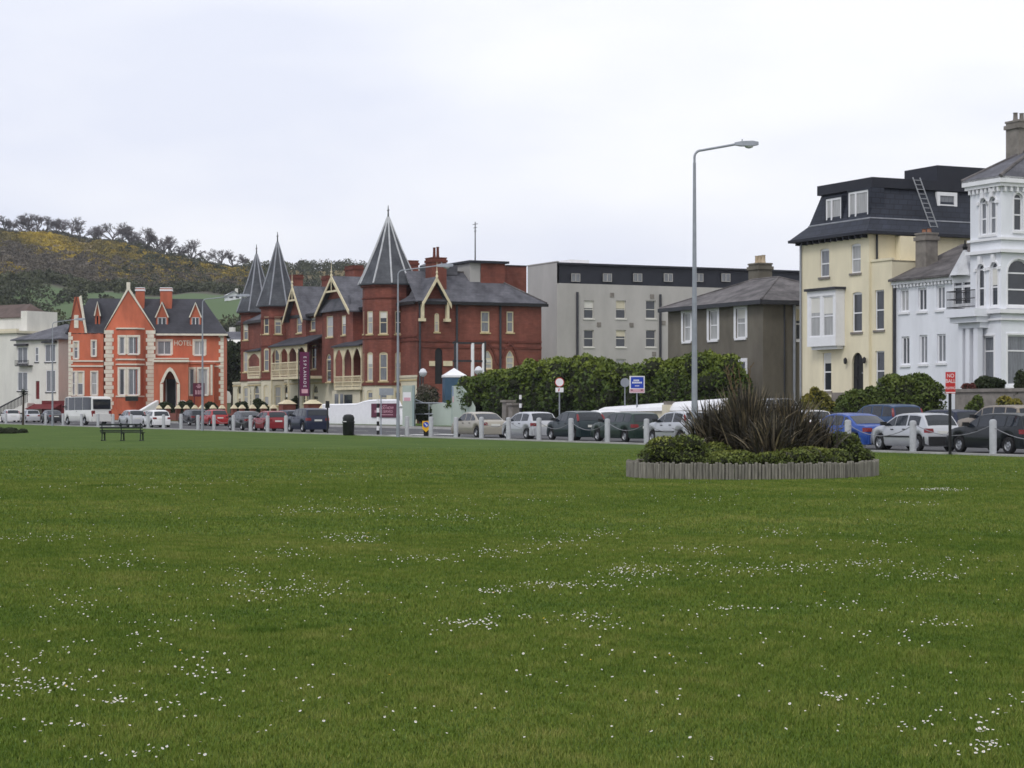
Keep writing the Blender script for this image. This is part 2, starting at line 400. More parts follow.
wall(mb, sp, 0, DEP, 0, ZT); wall(mb, lp, 0, DEP, 0, ZT); wall(mb, bp, 0, -xl, 0, ZT)
fp.box(mb, -.02, .02, -.03, .02, ZT - .5, ZT - .1)
wl = mb.build('wall', M['yellow'], ye)
# oriel bay
o = MB(); zb, zt = fp.z(347, r0[0]), fp.z(292, r0[0])
a0, a1 = r0[0] - .05, r0[1] + .05; pr = .62
fp.box(o, a0, a1, .004, pr, zb, r0[2] - .15); fp.box(o, a0, a1, .004, pr, r0[3] + .05, zt)
for a in (a0, (a0 + a1) / 2 - .13, a1 - .26): fp.box(o, a, a + .26, .01, pr - .01, r0[2] - .15, r0[3] + .05)
fp.box(o, a0 + .15, a1 - .15, .004, pr - .2, zb - .18, zb)
bay = o.build('oriel_bay', M['white_trim'], ye)
op = Pl(fr, fp.P(0, pr, 0)[:2], (1, 0))
for b0 in (a0 + .26, (a0 + a1) / 2 + .13): win(bay, op, (b0, b0 + (a1 - a0) / 2 - .39, r0[2] - .15, r0[3] + .05), sill=None, dep=.14, glass='glass_c')
cp = MB(); fp.box(cp, a0 - .12, a1 + .12, .004, pr + .14, zt, zt + .14); cp.build('bay_roof', M['slate_dark'], bay)
# mansard
def ring(s, z): return [(xl + s, s, z), (-s, s, z), (-s, DEP - s, z), (xl + s, DEP - s, z)]
def loft(mb, A, B, m=0):
    for i in range(4): mb.poly([A[i], A[(i + 1) % 4], B[(i + 1) % 4], B[i]], m)
mb = MB(); L0, L1, L2 = ring(-.42, ZT - .02), ring(.38, 12.05), ring(.95, 13.95)
loft(mb, L0, L1); loft(mb, L1, L2); mb.poly(L0[::-1]); mb.poly(L2)
mr = mb.build('mansard_roof', M['mansard'], ye)
mb = MB(); A, B = ring(.72, 13.8), ring(.72, 14.35); loft(mb, A, B); mb.poly(B); mb.poly(A[::-1]); mb.build('fascia', M['attic'], mr)
mb = MB()
for i in range(4): mb.tube(L1[i], L1[(i + 1) % 4], .055, n=6)
mb.build('flashing', M['lead'], mr)
mb = MB(); A, B = ring(-.48, ZT - .18), ring(-.48, ZT - .02); loft(mb, A, B); mb.poly(A[::-1]); mb.build('gutter', M['attic'], mr)
mb = MB()
for i in range(12): t = xl + .2 + i * (-xl - .4) / 11; mb.box(t - .06, t + .06, -.38, 0, ZT - .36, ZT - .19)
mb.build('bracket', M['attic'], mr)
dp = Pl(fr, (0, .42), (1, 0))
for (x0, x1, y0, y1) in ((825.5, 841, 198, 221.5), (848, 868, 191, 218)):
    q = dp.rect(x0, x1, y0, y1); q = (q[0], q[1], max(q[2], 12.12), min(q[3], 13.75))
    b = MB(); dp.box(b, q[0] - .1, q[0], -1.0, 0, q[2] - .1, q[3] + .12); dp.box(b, q[1], q[1] + .1, -1.0, 0, q[2] - .1, q[3] + .12)
    dp.box(b, q[0], q[1], -1.0, 0, q[3], q[3] + .12); dp.box(b, q[0], q[1], -1.0, 0, q[2] - .1, q[2])
    dm = b.build('dormer', M['mansard'], mr)
    win(dm, dp, q, bars=None, sill=None, dep=.12, glass='glass_c', fw=.12)
    b = MB(); t = q[0] + .36 * (q[1] - q[0]); dp.box(b, t - .06, t + .06, -.1, -.02, q[2], q[3]); b.build('mullion', M['white_trim'], dm)
# raised stair box on the roof
mb = MB(); mb.box(-4.0, -.95, 5.3, 10.5, 14.2, 15.25); mb.build('roof_box', M['attic'], ye)
sl = Pl(fr, (-.70, 0), (0, 1)); q = sl.rect(938.5, 955, 194.5, 206)
mb = MB(); sl.box(mb, q[0], q[1], -.7, -.02, q[2], q[3]); rw = mb.build('roof_window', M['glass_b'], mr)
mb = MB()
for bx in ((q[0] - .12, q[0] + .08, q[2] - .12, q[3] + .12), (q[1] - .08, q[1] + .12, q[2] - .12, q[3] + .12)): sl.box(mb, bx[0], bx[1], -.8, .05, bx[2], bx[3])
sl.box(mb, q[0] + .08, q[1] - .08, -.8, .045, q[3] - .08, q[3] + .12); sl.box(mb, q[0] + .08, q[1] - .08, -.8, .045, q[2] - .12, q[2] + .08)
mb.build('frame', M['white_trim'], rw)
# side features
pipe(ye, sp, sp.a(876), sp.z(263, 1), ZT - .2); pipe(ye, fp, fp.a(799.5) + .25, 0, ZT - .3, m='steel')
mb = MB(); q = sp.rect(895, 914, 237, 262); sp.box(mb, q[0], q[1], .003, .5, 5, q[3]); mb.build('chimney_breast', M['yellow'], ye)
wp = Pl(fr, (0, .15), (1, 0)); wx1 = wp.a(892); wz = wp.z(261, 1)
HW = [wpx(ye, wp, 875, 884, 290, 330, **k), wpx(ye, wp, 875.5, 884.3, 351, 391, **k)]
mb = MB(); wall(mb, wp, .004, wx1, 0, wz, HW); w2 = Pl(fr, (wx1, .15), (0, 1)); wall(mb, w2, 0, 4, 0, wz); mb.box(.01, wx1, .16, 4, wz - .1, wz - .004)
wp.box(mb, 0, wx1 + .05, -.12, .06, wz, wz + .12); mb.build('side_wing', M['yellow'], ye)
for q in ((829, 0), ):
    pass
lb = MB()
for px in (848, 867.0):
    c = fp.P(fp.a(px), .18, fp.z(362, -1)); lb.lathe(c, [(.05, -.1), (.1, 0), (.1, .18), (.03, .26)], 8)
lb.build('wall_lantern', M['iron'], ye)

# ladder leaning on the mansard
lq = Pl(fr, (.02, 0), (0, 1)); lt = Pl(fr, (-.50, 0), (0, 1)); b0 = lq.P(lq.a(934.8), 0, lq.z(229, 4)); b1 = lt.P(lt.a(916.2), 0, lt.z(177, 3))
w0 = fr.W(b0); w1 = fr.W(b1)
base = Vector((w0[0], w0[1], b0[2])); top = Vector((w1[0], w1[1], b1[2]))
la = thing('ladder', 'bare metal ladder leaning up the side of the dark mansard roof', 'ladder', base)
side = Vector((V[0], V[1], 0)) * .24; ax = top - base
for s_ in (-1, 1):
    mb = MB(); mb.tube(side * s_, ax + side * s_, .035, n=6); mb.build('stile', M['alloy'], la)
for i in range(11):
    mb = MB(); p = ax * ((i + .6) / 11.2); mb.tube(p - side, p + side, .022, n=5); mb.build('rung', M['alloy'], la)

# ---------------------------------------------------------------- white cottage
co = thing('white_cottage', 'low white terraced house with slate roof and three windows on each floor', 'house', (fr.x, fr.y, 0), SA)
cp_ = Pl(fr, (0, .3), (1, 0)); c0, c1 = wx1 + .01, cp_.a(972)
H = []
for x0, x1, y0, y1 in ((900, 908.6, 289, 312), (918, 926.5, 288, 311), (936.5, 944.8, 286, 309.5), (901.5, 909.4, 336.5, 365), (919.4, 927.2, 335, 364), (937, 945.6, 334, 362.7)):
    H.append(wpx(co, cp_, x0, x1, y0, y1, bars='pair', sill='white_trim', fw=.09))
H.append(wpx(co, cp_, 963.5, 970.5, 337, 384, bars='top', sill='white_trim', fw=.09))
ez = cp_.z(279, c0)
mb = MB(); wall(mb, cp_, c0, c1, 0, ez, H); rp_ = Pl(fr, (c1, .3), (0, 1)); wall(mb, rp_, 0, 9, 0, ez); lp_ = Pl(fr, (c0, 9.3), (0, -1)); wall(mb, lp_, 0, 9, 0, ez)
mb.poly([(c0, .3, ez), (c0, 9.3, ez), (c0, 4.8, 10.5)]); mb.build('wall', M['bluewhite'], co)
mb = MB(); roofslab(mb, [(c0 - .1, -.05, ez - .05), (c1, -.05, ez - .05), (c1, 4.8, 10.6), (c0 - .1, 4.8, 10.6)]); roofslab(mb, [(c0 - .1, 9.6, ez - .05), (c0 - .1, 4.81, 10.6), (c1, 4.81, 10.6), (c1, 9.6, ez - .05)])
rf = mb.build('roof', M['slate_old'], co)
mb = MB(); cp_.box(mb, c0, c1, .01, .2, ez - .34, ez - .12); n_ = 22
for i in range(n_): a = c0 + (i + .5) * (c1 - c0) / n_; cp_.box(mb, a - .07, a + .07, .01, .16, ez - .5, ez - .345)
mb.build('cornice', M['white_trim'], co)
pipe(co, cp_, c0 + .12, 0, ez - .1, .08); 
chimney(co, 2.15, 3.05, 1.5, 2.3, 8.6, 10.95, 'stone', 2, 'terracotta', .22, 'stone')

# ---------------------------------------------------------------- white bay-fronted house at the right edge
wb = thing('white_bay_house', 'grand white house with arched windows, iron balcony and a conical slate bay roof', 'house', (fr.x, fr.y, 0), SA)
bp0 = Pl(fr, (0, -.9), (1, 0)); b0, b1 = bp0.a(970.3), bp0.a(1001.2); sp0 = Pl(fr, (b1, -.9), (0, 1)); SD = 9.0
zt = bp0.z(183, b0); H = []; HS = []
kk = dict(sill='white_trim', surm='white_trim', sur=.09)
for r_ in ((980.2, 986.6, 198, 235), (989.4, 996, 196.5, 234)): H.append(wpx(wb, bp0, *r_, kind='round', **kk))
for r_ in ((977.5, 984.5, 264, 307), (990.5, 998, 262, 306)): H.append(wpx(wb, bp0, *r_, kind='round', glass='glass_a', **kk))
H.append(wpx(wb, bp0, 983, 994, 336, 384, bars='top', **kk))
kb = MB()
for q, p_ in [(h, bp0) for h in H[:4]]: c_ = (q[0] + q[1]) / 2; p_.box(kb, c_ - .11, c_ + .11, .003, .14, q[3] - .02, q[3] + .38); p_.box(kb, q[0] - .2, q[0] - .02, .003, .11, q[3] - q[5] - .1, q[3] - q[5] + .06); p_.box(kb, q[1] + .02, q[1] + .2, .003, .11, q[3] - q[5] - .1, q[3] - q[5] + .06)
kb.build('keystone', M['white_trim'], wb)
HS.append(wpx(wb, sp0, 1013.8, 1022.6, 193, 231, kind='round', **kk)); HS.append(wpx(wb, sp0, 1007.5, 1030, 259, 306, kind='round', **kk))
HS.append(wpx(wb, sp0, 1007.5, 1030, 335, 385, bars='top', **kk))
HS.append(wpx(wb, sp0, 1044, 1053, 193, 231, kind='round', **kk)); HS.append(wpx(wb, sp0, 1046, 1066, 259, 306, kind='round', **kk))
mb = MB(); wall(mb, bp0, b0, b1, 0, zt, H); wall(mb, sp0, 0, SD, 0, zt, HS)
wall(mb, Pl(fr, (b0, SD - .9), (0, -1)), 0, SD, 0, zt); wall(mb, Pl(fr, (b1, SD - .9), (-1, 0)), 0, b1 - b0, 0, zt)
mb.build('wall', M['bluewhite'], wb)
mb = MB()
def bands(py, h, d):
    z = bp0.z(py, b1); bp0.box(mb, b0 - d, b1 + d, .004, d, z - h, z); sp0.box(mb, 0, SD, .004, d, z - h, z)
bands(237, .12, .12); bands(249, .16, .2); bands(309, .2, .25); bands(318, .1, .12); bands(387, .2, .15)
mb.build('string_course', M['white_trim'], wb)
mb = MB(); bands(176.5, .3, .3); bands(180, .3, .2)
for i in range(8): a = b0 + .1 + i * (b1 - b0 - .2) / 7; bp0.box(mb, a - .06, a + .06, .005, .16, zt - .62, zt - .36)
for i in range(24): a = .15 + i * SD / 24; sp0.box(mb, a - .06, a + .06, .005, .16, zt - .62, zt - .36)
mb.build('cornice', M['white_trim'], wb)
mb = MB(); z0 = bp0.z(176.5, b1) + .01; e = .3
A = [(b0 - e, -.9 - e, z0), (b1 + e, -.9 - e, z0), (b1 + e, SD - .9 + e, z0), (b0 - e, SD - .9 + e, z0)]
ap = [((b0 + b1) / 2 - .2, 2.6, z0 + 1.9), ((b0 + b1) / 2 - .2, 5.6, z0 + 1.9)]
for f in ((A[0], A[1], ap[0]), (A[1], A[2], ap[1], ap[0]), (A[2], A[3], ap[1]), (A[3], A[0], ap[0], ap[1])): roofslab(mb, list(f), .1)
rf = mb.build('roof', M['slate'], wb)
mb = MB()
for p, q in ((A[0], ap[0]), (A[1], ap[0]), (ap[0], ap[1]), (A[2], ap[1])): mb.tube(p, q, .09, n=6)
mb.build('ridge', M['slate_old'], rf)
cy0, cy1 = sp0.a(1011, -2.2), sp0.a(1036, -2.2)
chimney(wb, b1 - 2.6, b1 - 1.6, cy0 - .9, cy1 - .9, z0 + .3, 16.0, 'stone', 4, 'stone', .4)
chimney(wb, b0 - 2.2, b0 - 1.2, 5.5, 7.2, z0 - 1.5, 14.9, 'stone', 2, 'stone', .25)
# balcony, porch and oriel where the bay meets the cottage
pp = Pl(fr, (0, -1.9), (1, 0)); a0 = pp.a(944); a1 = b0 + 1.6; zb = pp.z(318, a0)
mb = MB(); mb.box(a0, a1, -1.9, .28, zb, zb + .4); mb.box(a0 + .2, a1 - .1, -1.7, .28, zb - .28, zb - .004); mb.box(a0 + .5, a1 - .2, -1.4, .28, zb - .55, zb - .284)
bal = mb.build('balcony', M['bluewhite'], wb)
mb = MB(); n_ = 22
for i in range(n_ + 1): a = a0 + .1 + i * (a1 - a0 - .2) / n_; mb.tube((a, -1.8, zb + .4), (a, -1.8, zb + 1.3), .012, n=4)
for z in (zb + .5, zb + .9, zb + 1.3): mb.tube((a0 + .1, -1.8, z), (a1 - .1, -1.8, z), .03, n=4); mb.tube((a0 + .1, -1.8, z), (a0 + .1, .28, z), .03, n=4)
mb.build('railing', M['iron'], bal)
mb = MB()
for px in (962, 969, 977):
    a = pp.a(px, -.6); mb.box(a - .16, a + .16, -1.4, -1.08, .3, zb - .56)
mb.build('porch_column', M['bluewhite'], wb)
oq = Pl(fr, (0, -.75), (1, 0)); o0, o1 = oq.a(952.5), b0 - .02; oz0, oz1 = zb + .4, oq.z(277.5, o0)
mb = MB(); oq.box(mb, o0, o1, -1.02, .0, oz0, oz0 + .35); oq.box(mb, o0, o1, -1.02, 0, oz1 - .3, oz1)
for a in (o0, (o0 + o1) / 2 - .06, o1 - .12): oq.box(mb, a, a + .12, -.14, 0, oz0 + .35, oz1 - .3)
oq.box(mb, o0, o1, -.1, -.02, (oz0 + oz1) / 2 + .3, (oz0 + oz1) / 2 + .42)
ori = mb.build('oriel', M['white_trim'], wb)
mb = MB(); oq.box(mb, o0 + .05, o1 - .05, -.9, -.11, oz0 + .35, oz1 - .3); mb.build('pane', M['glass_a'], ori)
mb = MB(); c = ((o0 + o1) / 2 - .05, -.55); hz = 1.5; hw_ = (o1 - o0) / 2
for i in range(8):
    t, t2 = math.pi * 2 * i / 8 + .39, math.pi * 2 * (i + 1) / 8 + .39
    mb.poly([(c[0] + hw_ * math.cos(t), c[1] + .8 * math.sin(t), oz1 + .05), (c[0] + hw_ * math.cos(t2), c[1] + .8 * math.sin(t2), oz1 + .05), (c[0], c[1], oz1 + hz)])
mb.box(o0 - .1, o1 + .02, -.9, .27, oz1, oz1 + .06)
mb.build('turret_roof', M['lead_white'], ori); mb = MB(); mb.lathe((c[0], c[1], oz1 + hz - .15), [(.1, 0), (.14, .15), (.04, .35), (.02, .5)], 8); mb.build('finial', M['black'], ori)

# ---------------------------------------------------------------- brown rendered house
fr = frame_at(762.9, 20.6)
br = thing('brown_house', 'two storey brown pebbledashed house with white framed sash windows above the hedge', 'house', (fr.x, fr.y, 0), SA)
fp = Pl(fr, (0, 0), (1, 0)); sp = Pl(fr, (0, 0), (0, 1)); xl = fp.a(668); ZT = 8.05; DEP = 8
H = []
for x0, x1, y0, y1 in ((683.3, 690.5, 313, 341.5), (709, 717.5, 310.5, 340), (736, 745.5, 308.5, 338)):
    H.append(wpx(br, fp, x0, x1, y0, y1, sur=.22, sill='white_trim', glass='glass_c', fw=.08))
for x0, x1, y0, y1 in ((683.3, 690.5, 362, 392), (709, 717.5, 362, 392), (736, 745.5, 362, 392)):
    H.append(wpx(br, fp, x0, x1, y0, y1, sur=.22, sill='white_trim'))
HS = [wpx(br, sp, 795.8, 803, 308, 340, sill='white_trim', sur=.1)]
mb = MB(); wall(mb, fp, xl, 0, 0, ZT, H); wall(mb, sp, 0, DEP, 0, ZT, HS); wall(mb, Pl(fr, (xl, DEP), (0, -1)), 0, DEP, 0, ZT); wall(mb, Pl(fr, (0, DEP), (-1, 0)), 0, -xl, 0, ZT)
mb.build('wall', M['brown'], br)
mb = MB(); e = .4; A = [(xl - e, -e, ZT), (e, -e, ZT), (e, DEP + e, ZT), (xl - e, DEP + e, ZT)]; a_ = [(xl + 4.2, 3.8, 9.75), (-4.2, 3.8, 9.75)]
for f in ((A[0], A[1], a_[1], a_[0]), (A[1], A[2], a_[1]), (A[2], A[3], a_[0], a_[1]), (A[3], A[0], a_[0])): roofslab(mb, list(f), .12)
rf = mb.build('roof', M['slate_old'], br)
mb = MB()
for p, q in ((A[0], a_[0]), (A[1], a_[1]), (A[2], a_[1]), (a_[0], a_[1])): mb.tube(p, q, .07, n=6)
mb.build('ridge', M['slate_old'], rf)
mb = MB(); mb.box(xl - e - .06, e + .06, -e - .1, -e + .02, ZT - .26, ZT - .02); mb.box(e - .02, e + .1, -e, DEP + e, ZT - .26, ZT - .02); mb.build('gutter', M['darkpipe'], br)
chimney(br, -8.3, -7.1, 4.2, 5.2, 8.5, 10.75, 'brown', 3, 'pot', .5)
pipe(br, sp, sp.a(796.5) - .9, 0, ZT, .05); pipe(br, sp, 2.15, 0, ZT, .09, m='steel')

# ---------------------------------------------------------------- grey hotel extension
fr = free_frame(557, 201, SA)
gr = thing('grey_block', 'plain grey four storey block with dark clad attic floor and small square windows', 'building', (fr.x, fr.y, 0), SA)
fp = Pl(fr, (0, 0), (1, 0)); sp = Pl(fr, (0, 0), (0, 1)); xl = fp.a(527.6); LEN = 36
zt = sp.z(262, 0); zm = sp.z(283, 0); HS = []; HA = []
kk = dict(fm='palewall', sill='palewall', fw=.065, dep=.2)
for x0 in (584, 616, 646): HS.append(wpx(gr, sp, x0, x0 + 9.8, 300.5, 318.5, glass='glass_a', **kk)); HS.append(wpx(gr, sp, x0, x0 + 9.8, 330, 347, glass='glass_a', **kk))
for x0 in (584, 616, 646): HS.append(wpx(gr, sp, x0, x0 + 9.8, 359, 377, **kk))
for x0 in (571.8, 603.5, 633.8, 664.4, 695, 722): HA.append(wpx(gr, sp, x0, x0 + 8.8, 273.5, 281.6, fm='grey', bars='pair', glass='glass_b', sill=None, fw=.05))
mb = MB(); wall(mb, sp, 0, LEN, 0, zm, HS, .2)
mb.build('wall', M['grey'], gr)
mb = MB(); wall(mb, fp, xl, 0, 0, zt); wall(mb, Pl(fr, (xl, LEN), (0, -1)), 0, LEN, 0, zt); wall(mb, Pl(fr, (0, LEN), (-1, 0)), 0, -xl, 0, zt); mb.box(xl, -.02, .02, LEN, zt - .15, zt - .05)
mb.build('flank_wall', M['greyside'], gr)
ap_ = Pl(fr, (-.25, .35), (0, 1)); mb = MB(); wall(mb, ap_, 0, LEN - .4, zm, zt - .2, [(h[0] - .35, h[1] - .35, h[2], h[3]) for h in HA], .3); mb.poly([(0, 0, zm), (-.3, 0, zm), (-.3, LEN, zm), (0, LEN, zm)])
mb.box(-.26, .06, .02, LEN, zt - .2, zt - .02); mb.build('attic', M['attic'], gr)
mb = MB(); fp.box(mb, xl, .05, -.2, .06, zt + .003, zt + .1); mb.build('coping', M['greyside'], gr)
for px in (577, 660): pipe(gr, sp, sp.a(px), 0, sp.z(292, 2), .13)
mb = MB()
for px, py in ((612, 295), (652, 296.5), (599, 324.5), (631.5, 325), (663.5, 323), (654, 354)):
    a = sp.a(px); c = sp.P(a, .03, sp.z(py, a)); mb.hexa([sp.P(a - .22, .05, c[2] - .22), sp.P(a + .22, .05, c[2] - .22), sp.P(a + .22, 0, c[2] - .22), sp.P(a - .22, 0, c[2] - .22), sp.P(a - .22, .05, c[2] + .22), sp.P(a + .22, .05, c[2] + .22), sp.P(a + .22, 0, c[2] + .22), sp.P(a - .22, 0, c[2] + .22)])
mb.build('wall_vent', M['stone'], gr)
mb = MB(); mb.box(xl + .6, xl + 3.5, 3, 5.2, zt, zt + .55); mb.build('roof_plant', M['white_trim'], gr)
# ---------------------------------------------------------------- big red brick hotel with conical towers
fr = frame_at(417.4, 21.8)
es = thing('red_brick_hotel', 'long red brick hotel with three slate spires, cream gables and timber balconies', 'hotel', (fr.x, fr.y, 0), SA)
fp = Pl(fr, (0, 0), (1, 0)); sp = Pl(fr, (0, 0), (0, 1)); xl = fp.a(241); DEP = 11.6
ZE = 10.7; ZB = 4.25
k = dict(fm='cream_trim', sill='tan', fw=.1, dep=.14)
def arched(pl, x0, x1, y0, y1, hood=True, **kw):
    q = wpx(es, pl, x0, x1, y0, y1, kind='round', sur=.0, **{**k, **kw})
    if hood:
        mb = MB(); a0, a1, z0, z1 = q[:4]; g = .22
        o_ = arch_pts(a0 - g - .16, a1 + g + .16, z1 - .75, z1 + .75, 'pointed'); i_ = arch_pts(a0 - g, a1 + g, z1 - .75, z1 + .55, 'pointed')
        for i in range(len(o_) - 1): pl.slab(mb, [o_[i], o_[i + 1], i_[i + 1], i_[i]], .003, .09)
        mb.build('hood_mould', M['brick_dark'], es)
    return q
# front wall: brick storeys over a cream ground floor
HF = []
for x0, x1, y0, y1 in ((290.5, 296, 316, 333.5), (310.5, 315.3, 312, 330.5)): HF.append(wpx(es, fp, x0, x1, y0, y1, **k))
HF.append(wpx(es, fp, 311.5, 316.3, 345, 369, **k)); HF.append(wpx(es, fp, 280, 285.5, 345, 362, glass='glass_a', **k)); HF.append(wpx(es, fp, 300, 305, 345, 362, glass='glass_a', **k))
GF = []
for x0 in (237.5, 246, 254, 263.5, 274, 284, 303, 313):
    GF.append(arched(fp, x0, x0 + 5.6, 385, 406, hood=False, sill='cream_trim', glass=rnd.choice(['glass_a', 'glass_b'])))
mb = MB(); wall(mb, fp, xl, 0, ZB, ZE, HF); wall(mb, Pl(fr, (xl, DEP), (0, -1)), 0, DEP, ZB, ZE); wall(mb, Pl(fr, (0, DEP), (-1, 0)), 0, -xl, 0, ZE)
# end wall
HE = []
for x0, x1, y0, y1 in ((480.8, 489.6, 311.5, 332.5), (506.6, 513.6, 311.5, 332.5)): HE.append(wpx(es, sp, x0, x1, y0, y1, **{**k, 'glass': 'glass_b'}))
for x0, x1 in ((482.5, 492.5), (506, 514)): HE.append(arched(sp, x0, x1, 350.5, 369, kind='pointed') if False else wpx(es, sp, x0, x1, 350.5, 369, kind='pointed', **{**k, 'glass': 'glass_c'}))
for q in HE[2:]:
    m2 = MB(); o_ = arch_pts(q[0] - .6, q[1] + .6, q[3] - 1.2, q[3] + .75, 'pointed'); i_ = arch_pts(q[0] - .4, q[1] + .4, q[3] - 1.2, q[3] + .5, 'pointed')
    for i in range(len(o_) - 1): sp.slab(m2, [o_[i], o_[i + 1], i_[i + 1], i_[i]], .003, .1)
    m2.build('hood_mould', M['brick_dark'], es)
dq = sp.rect(435.0, 442.5, 348, 384); HE.append((*dq, 'round', .35))
m2 = MB(); sp.slab(m2, [(dq[0], dq[2]), *arch_pts(dq[0], dq[1], dq[3] - .35, dq[3], 'round'), (dq[1], dq[2])], -.17, -.1); m2.build('door', M['black'], es)
HE.append(wpx(es, sp, 434.5, 439.3, 313, 332, kind='round', **k))
wall(mb, sp, 0, DEP, 0, ZE, HE)
mb.build('wall', M['brick'], es)
mb = MB(); gp = Pl(fr, (0, -.05), (1, 0)); x233 = gp.a(233)
wall(mb, gp, x233, 0, 0, ZB, GF, .2); gp.box(mb, x233, 0, -.05, .08, ZB, ZB + .2); wall(mb, Pl(fr, (x233, DEP), (0, -1)), 0, DEP + .05, 0, ZB)
mb.poly([(x233, -.05, ZB + .19), (xl, -.05, ZB + .19), (xl, DEP, ZB + .19), (x233, DEP, ZB + .19)])
mb.build('ground_floor_wall', M['cream'], es)
mb = MB(); gp.box(mb, x233, 0, .004, .07, gp.z(382.5, -20) - .07, gp.z(382.5, -20) + .05); mb.build('moulding', M['tan'], es)
mb = MB()
for py in (341, 347): z = sp.z(py, 4); sp.box(mb, 0, DEP, .004, .07, z - .09, z + .09)
for z in (7.4, 7.75, ZE - .35): fp.box(mb, xl, 0, .004, .08, z - .08, z + .08)
mb.build('string_course', M['brick_dark'], es)
for px in (419.5, 456.5, 500): pipe(es, sp, sp.a(px), 0, ZE - .1, .1)
m2 = MB(); q = sp.rect(429, 434.5, 361, 366); sp.box(m2, q[0], q[1], .004, .12, q[2], q[3]); q = sp.rect(443, 452, 361, 366); sp.box(m2, q[0], q[1], .004, .12, q[2], q[3]); m2.build('door_trim', M['cream_trim'], es)
# roofs
mb = MB(); e = .35; rx, rz = -4.0, 13.45
E = [(e, -.3, ZE), (e, DEP + e, ZE), (rx, 7.9, rz), (rx, .5, rz)]
roofslab(mb, E); roofslab(mb, [(e, DEP + e, ZE), (-8.4, DEP + e, ZE), (rx, 7.9, rz)])
roofslab(mb, [(xl - e, -e, ZE), (e, -e, ZE), (rx + 0, 4.8, rz - .02), (xl - e + 3, 4.8, rz - .02)]); roofslab(mb, [(e, DEP + e, ZE - .02), (xl - e, DEP + e, ZE - .02), (xl - e + 3, 4.81, rz - .03), (rx, 4.81, rz - .03)]); roofslab(mb, [(xl - e, DEP + e, ZE), (xl - e, -e, ZE), (xl - e + 3, 4.8, rz)])
rf = mb.build('roof', M['slate'], es)
mb = MB(); sp.box(mb, -.1, DEP + .45, e - .02, e + .12, ZE - .3, ZE - .05); fp.box(mb, xl - .4, .2, .3, .44, ZE - .3, ZE - .05); mb.build('gutter', M['black'], rf)
mb = MB(); mb.tube((rx, 3, rz), (rx, 7.9, rz), .12, n=6); mb.tube((rx, 7.9, rz), (e, DEP + e, ZE), .1, n=6); mb.tube((rx, 4.8, rz), (xl, 4.8, rz), .12, n=6); mb.build('ridge', M['slate_old'], rf)
mb = MB(); mb.box(-5.2, -3.4, 2.4, 5.2, rz - .3, rz + .55); mb.poly([(-5.2, 2.4, rz + .56), (-3.4, 2.4, rz + .56), (-4.3, 3.8, rz + 1.2)]); mb.build('roof_lantern', M['slate'], rf)
def chim(px, d, w, dd, y0, y1, pots=2, yb=None):
    """a brick chimney whose middle stands at pixel px, d metres behind the front"""
    pl = Pl(fr, (0, d), (1, 0)); a = pl.a(px); return chimney(es, a - w / 2, a + w / 2, d - dd / 2, d + dd / 2, 9.5, pl.z(y0, a), 'brick', pots, 'brick_dark', .9, 'brick_dark')
chim(436, 2.6, 1.5, 1.3, 259, 0, 2); chim(354, 6, 2.4, 1.0, 267, 0, 0); chim(296, 6, 1.6, 1, 276, 0, 0); chim(410, 6, 1.6, 1, 262, 0, 0); chim(329, 7.5, 1.6, 1, 277, 0, 0)
